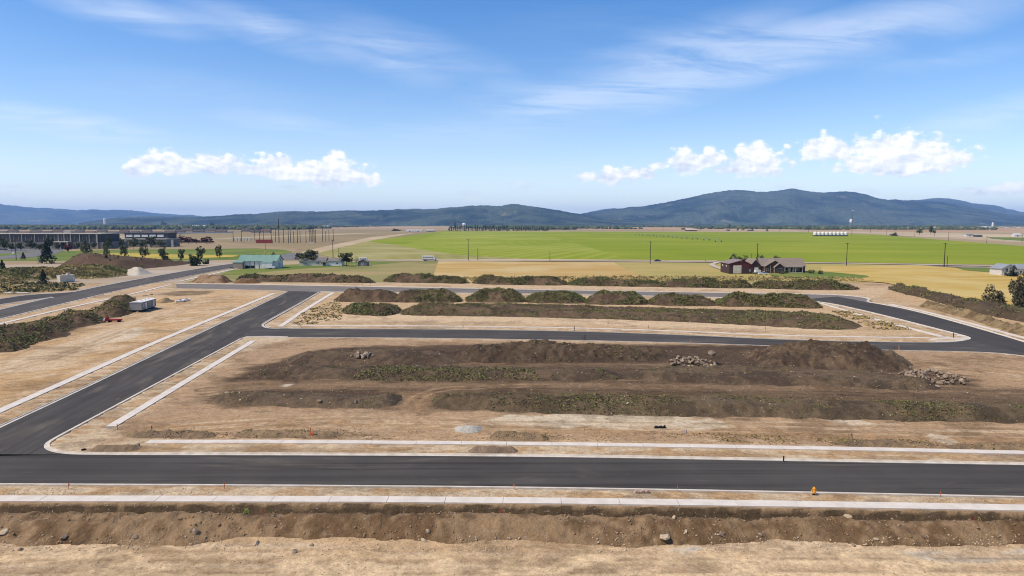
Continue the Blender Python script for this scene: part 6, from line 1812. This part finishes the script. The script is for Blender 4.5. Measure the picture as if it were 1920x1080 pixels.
# ---- white house on the right
p = G(1880, 517)
t = thing('white_house', 'white house with a grey roof cut by the right picture edge', 'house', (p.x, p.y, .3))
lgrey = pmat('pale_grey_siding', (.62, .585, .52), (.54, .51, .45), .5, .8, stretch=(1, 1, 5))
groof = pmat('blue_grey_roof', (.27, .29, .30), (.22, .24, .25), .4, .7)
gable_y(t, 8.4, 10, 3.8, 6.2, lgrey, groof, -1.4, -1.0, .5, ('gable_wall', 'gable_roof'))
gable(t, 26, 9, 3.7, 6.0, lgrey, groof, .5, 7.1, .6)
MB().box(.2, 1.4, -1.1, -1.003, .3, 1.7).build('vent', M['black'], t)
window(t, 3.6, -1.0, 1.3, 1.3, 1.3)
for xx in (10, 14, 20): window(t, xx, .6, 1.2, 1.4, 1.4)

# ---- school
stone = pmat('school_grey_brick', (.20, .19, .165), (.17, .16, .14), .3, .9)
darkst = pmat('school_dark_cladding', (.095, .09, .088), (.075, .072, .07), .3, .8)
lightst = pmat('school_pale_panels', (.40, .375, .33), (.34, .32, .28), .3, .9)
p = G(0, 466.5); s_ = p.y / FPX
t = thing('school_building', 'long two-storey grey school with pale fascia and columns behind the lawn', 'school', (p.x, p.y, 0))
Wd = 205 * s_
MB().box(-40, Wd, 0, 40, 0, 8.0).build('lower_wall', stone, t)
MB().box(-40, Wd - 10, .6, 40, 8.003, 17.5).build('upper_wall', darkst, t)
MB().box(-40.5, Wd - 9, -.8, 40.5, 17.503, 18.3).build('roof_fascia', M['cream'], t)
MB().box(108 * s_ + 4, 128 * s_, 6, 12, 18.803, 21.6).build('roof_dome_base', lightst, t)
for k, px in enumerate((0, 20, 42, 66, 88, 110, 121, 133, 150, 168)):
    MB().box(px * s_, px * s_ + .7, -.45, -.003, 8.0, 17.4).build('pilaster', lightst, t)
for px in (3, 10, 24, 33, 46, 57, 70, 80, 92, 100, 113, 124, 138, 153, 160):
    f_ = MB().box(px * s_, px * s_ + 3.2, .45, .597, 10.0, 15.5).build('window', M['glass'], t)
    MB().box(px * s_ + 1.5, px * s_ + 1.65, .4, .447, 10.0, 15.5).build('mullion', M['cream'], f_)
for px in (8, 18, 30, 48, 62, 76, 145, 152, 165, 172): MB().box(px * s_, px * s_ + 2.4, -.1, -.003, 2.5, 5.5).build('window', M['glass'], t)
can = MB().box(101 * s_, 136 * s_, -8, -.1, 8.0, 9.0).build('entrance_canopy', M['cream'], t)
for px in (103, 120, 133): MB().box(px * s_, px * s_ + .9, -7.6, -6.8, 0, 7.99).build('canopy_column', M['cream'], t)
MB().box(104 * s_, 120 * s_, -.15, -.003, .1, 7.0).build('entrance_glazing', M['glass'], t)
MB().box(182 * s_, 182 * s_ + 1.6, -1.2, -.01, 0, 17.0).build('corner_pier', lightst, t)
p = G(184, 463.5); s_ = p.y / FPX
t = thing('school_wing', 'low grey school wing with a raised band of white clerestory panels', 'school', (p.x, p.y + 8, 0))
Wd = 122 * s_
MB().box(3, Wd, 0, 36, 0, 9.5).build('lower_wall', stone, t)
MB().box(3.5, Wd + .4, -.5, 36.4, 9.503, 10.6).build('lower_roof', lightst, t)
MB().box(22, Wd - 4, 14, 36, 10.603, 17).build('upper_wall', darkst, t)
MB().box(21, Wd - 3, 13, 36.5, 17.003, 18).build('upper_roof', darkst, t)
for k in range(5):
    x0 = 24 + k * (Wd - 32) / 5
    MB().box(x0, x0 + (Wd - 32) / 5 - 2.0, 13.6, 13.997, 12.6, 15.6).build('clerestory_panel', M['white'], t)
for k in range(6): MB().box(26 + k * 13, 31 + k * 13, -.12, -.003, 3.0, 6.0).build('window', M['glass'], t)
for k in range(3): MB().box(29 + k * 30, 32 + k * 30, -.3, -.123, 0, 9.4).build('pier', lightst, t)

# ---- brown-roofed houses behind the school
dr1 = pmat('dark_shingle_roof', (.115, .095, .085), (.09, .075, .068), .2, .9)
dr2 = pmat('reddish_shingle_roof', (.15, .095, .075), (.12, .078, .062), .2, .9)
hw = pmat('tan_stucco', (.34, .275, .205), (.29, .235, .175), .2, .9)
ORD = 'first second third fourth fifth sixth seventh eighth ninth tenth eleventh twelfth thirteenth fourteenth fifteenth sixteenth seventeenth eighteenth nineteenth twentieth'.split()


def nth(i, n): return 'leftmost' if i <= 0 else 'rightmost' if i == n - 1 else ORD[min(i, 19)] + ' from the left'


i = 0
for px in list(range(-8, 330, 21)) + [342, 362, 384, 405, 452, 470, 490]:
    py = random.uniform(437.5, 441) if px < 325 else random.uniform(434, 437)
    p = G(px, py); s_ = p.y / FPX
    t = thing('suburban_house', ('dark-roofed', 'taller dark-roofed', 'reddish-roofed')[i % 3] + (' estate house behind the school roofs, ' + nth(i, 17) if px < 325 else ' estate house left of the substation, ' + nth(i - 17, 7)), 'house', (p.x, p.y, 0), random.uniform(-.15, .15),
              'estate houses behind the school' if px < 325 else 'estate houses left of the substation')
    W_ = random.uniform(15, 20) * s_
    gable(t, W_, 14, 4.2 + 2.6 * (i % 2), 9.5 + 2.4 * (i % 2), hw, (dr1, dr1, dr2)[i % 3], .6)
    for k in range(3): window(t, W_ * (.15 + .28 * k), 0, 1.4, 2.0, 1.8)
    i += 1
# ---- far pale buildings
pale_far = pmat('pale_far_walls', (.62, .60, .56), (.54, .52, .48), .05, .8)
pale_roof = pmat('pale_metal_roof', (.60, .59, .57), (.52, .51, .50), .05, .6)


def shed(px, py, wpx, hpx, label, group=None, roof=None, wall=None, cat='building', name='farm_shed', ridge=.35):
    p = G(px, py); s_ = p.y / FPX
    t = thing(name, label, cat, (p.x, p.y, 0), 0, group)
    W_ = wpx * s_; H_ = hpx * s_
    gable(t, W_, max(10, W_ * .35), H_ * (1 - ridge), H_, wall or pale_far, roof or pale_roof, .4)
    MB().box(W_ * .4, W_ * .55, -.2, -.003, 0, H_ * .5).build('door', M['glass'], t)
    return t


for (px, py, w_, h_) in ((44, 425, 7, 2.2), (60, 424.6, 5, 2), (92, 424.6, 4, 2), (115, 425.5, 8, 2.2), (128, 425.2, 16, 2.4), (147, 425.2, 12, 2.6), (158, 425, 8, 3.2), (183, 425.4, 8, 2.2), (192, 425.6, 10, 2), (206, 422.6, 9, 2.6), (142, 420.8, 6, 1.5), (211, 425.4, 6, 2), (222, 425.4, 4, 2.6), (279, 425.2, 8, 2.4), (293, 425.6, 7, 2), (330, 425.2, 14, 3.2)):
    shed(px, py, w_, h_, 'tiny pale building among the far trees at the left horizon', 'far pale buildings at left')
shed(356, 428.2, 27, 5.5, 'long white shed with a low roof beyond the fields at left')
shed(404, 426.5, 6, 3.5, 'white gabled house right of the dark round far tree')
for (px, py, w_, h_) in ((472, 424.5, 3, 2.4), (484, 425.5, 8, 2), (502, 425, 9, 2.2), (541, 425, 6, 2), (562, 425.6, 5, 2)):
    shed(px, py, w_, h_, 'tiny pale building far beyond the substation', 'far pale buildings beyond the substation')
shed(602, 426.8, 15, 3.6, 'white shed on the plain right above the substation')
shed(688, 424.6, 5, 2.2, 'tiny white building on the plain left of the brush pile')
for (px, w_, lb) in ((761, 15, 'left of the far white sheds at the corner of the green field'), (777, 15, 'middle of the far white sheds at the corner of the green field'), (799, 16, 'right and greyest of the far sheds at the corner of the green field')):
    shed(px, 434.4, w_, 3.6, lb, None, None, stone if 'greyest' in lb else None)
for (px, py, w_, h_) in ((1092, 423.6, 6, 1.5), (1222, 424, 5, 1.4), (1252, 424.2, 6, 1.4), (1356, 425.6, 10, 1.6), (1373, 425.6, 11, 1.6), (1410, 425.6, 4, 1.8), (1420, 425.6, 4, 1.6), (1480, 426.4, 9, 1.8), (1538, 426, 7, 1.8), (1560, 426, 5, 1.6)):
    shed(px, py, w_, h_, 'tiny pale building at the foot of the mountain', 'far pale buildings below the mountain')
shed(1286, 433.4, 21, 4.4, 'long low barn with a cream roof at the far edge of the green field', None, pmat('cream_roof', (.66, .58, .46), (.58, .5, .4), .05), pmat('rust_wall', (.20, .10, .07), (.16, .08, .06), .05))
shed(1690, 430.2, 8, 3.2, 'left of two bright white sheds on the far right plain')
shed(1699, 430.2, 8, 3.2, 'right of two bright white sheds on the far right plain')
shed(1752, 427.2, 6, 1.8, 'small white building behind the thin trees at far right')
for (px, py, w_, h_) in ((1768, 427, 10, 1.8), (1784, 427.4, 8, 1.8), (1796, 427.2, 6, 2.2), (1842, 428, 8, 3), (1886, 427.6, 6, 1.8), (1908, 428, 6, 1.8), (1724, 426.6, 6, 1.4)):
    shed(px, py, w_, h_, 'tiny pale building on the plain at the far right horizon', 'far pale buildings at right')
shed(1812, 443.2, 14, 4.4, 'grey house on the far right plain', None, stone, None, 'house')
shed(1830, 444.2, 12, 3.6, 'dark green roofed shed right of the grey far house', None, pmat('dark_green_roof', (.06, .11, .085), None, .05), darkst)
shed(1902, 443.5, 13, 5.5, 'white gabled house on the plain at the far right edge', None, None, None, 'house')
shed(1363, 433, 6, 2.6, 'dark farmhouse under the tall far tree', None, dr1, stone, 'house')
shed(1402, 433.2, 11, 2.4, 'low dark farm building right of the far farmhouse', None, dr1, stone)
# maroon-lined wall and yard right of the school
shed(330, 455, 62, 3.2, 'long low brown building behind the maroon trees', None, dr1, brown, ridge=.3)
# containers near the substation
p = G(480, 456); s_ = p.y / FPX
t = thing('shipping_container', 'long red container by the substation', 'container', (p.x, p.y, 0))
redc = pmat('faded_red_steel', (.30, .055, .045), (.24, .05, .04), .3, .7)
MB().box(0, 30 * s_, 0, 3, .2, 5.2).build('body', redc, t)
for k in range(9): MB().box(k * 3.3 * s_ + .5, k * 3.3 * s_ + 1.2, -.1, -.003, .4, 5.0).build('rib', redc, t)
MB().box(-.1, 30 * s_ + .1, -.1, 3.1, 5.203, 5.4).build('roof', redc, t)
p = G(433, 451.5); s_ = p.y / FPX
t = thing('equipment_enclosure', 'row of cream equipment panels left of the substation', 'enclosure', (p.x, p.y, 0))
for k in range(6): MB().box(k * 6.3 * s_, k * 6.3 * s_ + 5.2 * s_, 0, 4, .1, 5.0).build('panel', M['cream'], t)
strip('path', GP((205, 437.5), (330, 436.6), (480, 433)), 9, .25, M['lot'])
# long pale fence wall of the estate
p0, p1 = G(327, 438.6), G(437, 436)
t = thing('boundary_wall', 'long white boundary wall of the estate above the dry field', 'wall', (p0.x, p0.y, 0), angle(p0, p1))
Lw = (p1 - p0).length
for k in range(12): MB().box(Lw * k / 12, Lw * (k + 1) / 12 - .6, 0, .5, 0, 3.4).build('wall_panel', pale_far, t)
for k in range(13): MB().box(Lw * k / 12 - .55, Lw * k / 12 - .05, -.2, .7, 0, 3.8).build('pillar', pale_far, t)


# ---- poles
def pole(px, py, top, label, group=None, arms=1, r=.22, name='utility_pole', z=0.0, lean=0):
    p = G(px, py); h = (py - top) * p.y / FPX
    t = thing(name, label, 'pole', (p.x, p.y, z), random.uniform(-.2, .2) + .1, group)
    MB().rod((0, 0, -.3), (lean, 0, h), r * 1.25, r * .8, 8).build('shaft', M['pole'], t)
    for k in range(arms):
        zz = h - .6 - k * 1.5
        a_ = MB().box(-1.5, 1.5, -.1, .1, zz, zz + .22).build('crossarm', M['pole'], t)
        for xx in (-1.35, -.5, .5, 1.35): MB().rod((xx, 0, zz + .22), (xx, 0, zz + .5), .07, .05, 6).build('insulator', M['steel'], a_)
    return t


ug = 'utility poles along the country road'
for px, py, top, lb, ar, r in ((878, 489, 449, 'tall utility pole left of the pole pair in front of the green field', 1, .24), (896, 489, 465, 'shorter pole of the pair in front of the green field', 0, .22), (1031, 490, 470, 'thin lone pole at the middle of the country road', 0, .17), (1219, 494.5, 453, 'tall utility pole left of the dark blue car', 1, .24),
                               (1419.5, 494, 457, 'utility pole rising behind the red barn', 1, .28), (1409, 496, 475, 'short pole behind the red barn', 0, .2), (1587, 498, 456, 'tall utility pole right of the brown house', 1, .24), (1770, 501, 456, 'tall utility pole of the right-hand pair', 1, .28), (1775.5, 501, 480, 'short pole of the right-hand pair', 0, .18),
                               (624.5, 483, 450, 'tall utility pole behind the white ranch house', 1, .26), (635.5, 483, 465, 'short pole behind the white ranch house', 0, .2), (30.5, 487, 450, 'utility pole in front of the school parking lot', 1, .24), (497.5, 468, 456, 'thin pole below the red container', 0, .2), (1323, 492, 487, 'small post by the driveway of the red barn', 0, .12)):
    pole(px, py, top, lb, ug if ar else None, ar, r, z=.2)
sb = 'poles of the substation'
for k, (px, top, py) in enumerate(sorted(((437.5, 434, 453), (453, 434, 453), (478, 432, 453), (494, 431, 452), (509, 430, 455), (517, 428, 454), (532, 431, 456), (541, 428.5, 456), (545, 431, 455), (558, 430, 456), (563, 433, 455), (574, 434, 455), (592, 431, 455), (605, 428, 453), (611, 434, 453), (617, 431, 452), (625, 430, 452), (487, 434, 452), (551, 434, 456)))):
    pole(px, py, top, 'slender brown substation pole, ' + nth(k, 19), sb, 1, .42, 'substation_pole')
pole(523.3, 455, 409.5, 'tallest pole in the substation, reaching above the horizon', None, 0, .55, 'mast')
for px, lb in ((582.5, 'left steel lattice tower in the substation'), (588, 'right steel lattice tower in the substation')):
    p = G(px, 456); h = 28 * p.y / FPX
    t = thing('lattice_tower', lb, 'tower', (p.x, p.y, 0))
    for sx in (-1, 1):
        for sy in (-1, 1): MB().rod((sx * 1.5, sy * 1.5, 0), (sx * .9, sy * .9, h), .22, .16, 5).build('leg', M['pole'], t)
    for k in range(6):
        z0, z1 = h * k / 6, h * (k + 1) / 6
        for sy in (-1, 1):
            MB().rod((-1.4, sy * 1.3, z0), (1.1, sy * 1.1, z1), .11, .11, 4).build('brace', M['pole'], t)
    MB().box(-4, 4, -.4, .4, h * .8, h * .8 + .6).build('crossbeam', M['pole'], t)
    MB().box(-2.2, 2.2, -2, 2, 0, 2.0).build('footing', M['cream'], t)
fp = 'far utility poles beyond the green field'
for k, (px, py, top) in enumerate(((1157, 433, 422), (1243, 433.6, 416), (1313, 432, 414), (1390, 433, 415.5), (1462, 435, 417), (1516, 435.5, 418), (1632, 437, 424), (1662, 440, 431), (1715, 444, 433), (1752, 443, 434), (1778, 452.5, 436), (1850, 456, 443), (1916, 455, 441))):
    pole(px, py, top, 'thin utility pole on the plain beyond the green field, ' + nth(k, 13), fp, 1, .4 if py < 438 else .24, z=.1)
# light masts
for px, py, top, lb in ((18, 432, 420, 'lamp mast with a white head above the school roof'), (1597, 441, 396, 'tall thin mast beside the far water tower at right')):
    p = G(px, py); h = (py - top) * p.y / FPX
    t = thing('mast', lb, 'mast', (p.x, p.y, 0))
    MB().rod((0, 0, 0), (0, 0, h), .45, .25, 8).build('shaft', M['pole'], t)
    MB().lathe([(.9, 0), (1.6, .8), (1.2, 2.0)], 10, (0, 0, h)).build('head', M['white'], t)


# ---- water towers and tanks
def water_tower(px, base, top, wpx, label, dist=None):
    p = G(px, base); s_ = p.y / FPX
    h = (base - top) * s_; r = wpx * s_ / 2
    t = thing('water_tower', label, 'water tower', (p.x, p.y, 0))
    MB().lathe([(r * .3, h * .5), (r, h * .62), (r * 1.05, h * .8), (r * .8, h * .94), (r * .2, h)], 16).build('tank', M['white'], t)
    for k in range(6):
        a = k * 1.047
        MB().rod((math.cos(a) * r * 1.0, math.sin(a) * r * 1.0, 0), (math.cos(a) * r * .9, math.sin(a) * r * .9, h * .66), r * .07, r * .07, 5).build('leg', M['steel'], t)
    MB().rod((0, 0, 0), (0, 0, h * .55), r * .16, r * .16, 8).build('riser', M['steel'], t)


water_tower(870, 430, 418, 7, 'white mushroom-shaped water tower behind the far windbreak')
water_tower(1595, 427, 410.5, 5, 'white water tower at the foot of the mountain beside the mast')
p = G(197, 426); s_ = p.y / FPX
t = thing('water_tower', 'tall white cylindrical water tower on the left horizon', 'water tower', (p.x, p.y, 0))
MB().lathe([(2.1 * s_, 6 * s_), (2.1 * s_, 15.5 * s_), (1.2 * s_, 16.5 * s_)], 16).build('tank', M['white'], t)
for k in range(4): MB().rod((math.cos(k * 1.571 + .78) * 1.9 * s_, math.sin(k * 1.571 + .78) * 1.9 * s_, 0), (math.cos(k * 1.571 + .78) * 1.9 * s_, math.sin(k * 1.571 + .78) * 1.9 * s_, 6.2 * s_), .3 * s_, .3 * s_, 6).build('leg', M['steel'], t)
p = G(1861, 426.5); s_ = p.y / FPX
t = thing('silo', 'small white silo at the foot of the far right slope', 'silo', (p.x, p.y, 0))
MB().lathe([(1.7 * s_, 0), (1.7 * s_, 8 * s_), (.6 * s_, 9.5 * s_)], 14).build('tower', M['white'], t)
MB().box(-14 * s_, -2 * s_, -20, 20, 0, 2.2 * s_).build('annex', pale_far, t)
# irrigation rig with wheeled towers in the green field
pv_ = G(1351, 457)
t = thing('irrigation_rig', 'long wheeled irrigation rig standing across the green field', 'irrigation rig', (pv_.x, pv_.y, .1))
tops = [(1195, 441.6), (1209, 442.4), (1221.5, 442.8), (1235, 443.6), (1249, 444.5), (1265, 445.6), (1283, 447.4), (1303, 449), (1325, 451), (1347, 453.5)]
pts = [G(a, b_) - pv_ for a, b_ in tops]
ww = pmat('irrigation_tyre', (.045, .06, .03))
for q in pts:
    tw = MB().rod((q.x - 5, q.y, 1.2), (q.x, q.y, 5.2), .25, .25, 5).rod((q.x + 5, q.y, 1.2), (q.x, q.y, 5.2), .25, .25, 5).box(q.x - 5, q.x + 5, q.y - .2, q.y + .2, 1.0, 1.4).build('drive_tower', M['steel'], t)
    for sx in (-5, 5): MB().rod((q.x + sx, q.y - .35, 1.0), (q.x + sx, q.y + .35, 1.0), 1.0, 1.0, 12).build('wheel', ww, tw)
for q, w_ in zip(pts[:-1], pts[1:]): MB().rod((q.x, q.y, 5.2), (w_.x, w_.y, 5.2), .14, .14, 5).build('pipe_span', M['steel'], t)
# white tanks beyond the field
for k in range(9):
    p = G(1528 + k * 7.2, 442.8); s_ = p.y / FPX
    t = thing('storage_tank', ('leftmost' if k == 0 else 'rightmost' if k == 8 else f'{["second", "third", "fourth", "fifth", "sixth", "seventh", "eighth"][k - 1]} from the left') + ' in the row of white tanks beyond the green field', 'tank', (p.x, p.y, 0), 0, 'row of white tanks')
    r = 3.2 * s_
    MB().lathe([(r, 2.6), (r, 6.4 * s_), (r * .3, 8.3 * s_)], 16).build('tank', M['white'], t)
    MB().box(-r, r, -r, r, 0, 2.5).build('base', darkst, t)
# small white road signs on the left lane and a yellow sign on the lawn
for px, py, lb in ((25, 479, 'white sign board beside the school drive'), (497.5, 476.5, 'small yellow sign on the lawn behind the barn')):
    p = G(px, py); t = thing('sign', lb, 'sign', (p.x, p.y, .1))
    MB().box(-.1, .1, -.1, .1, 0, 2.2).build('post', M['pole'], t)
    MB().box(-.9, .9, -.18, -.103, 1.2, 3.4).build('board', M['yellow'] if 'yellow' in lb else M['white'], t)
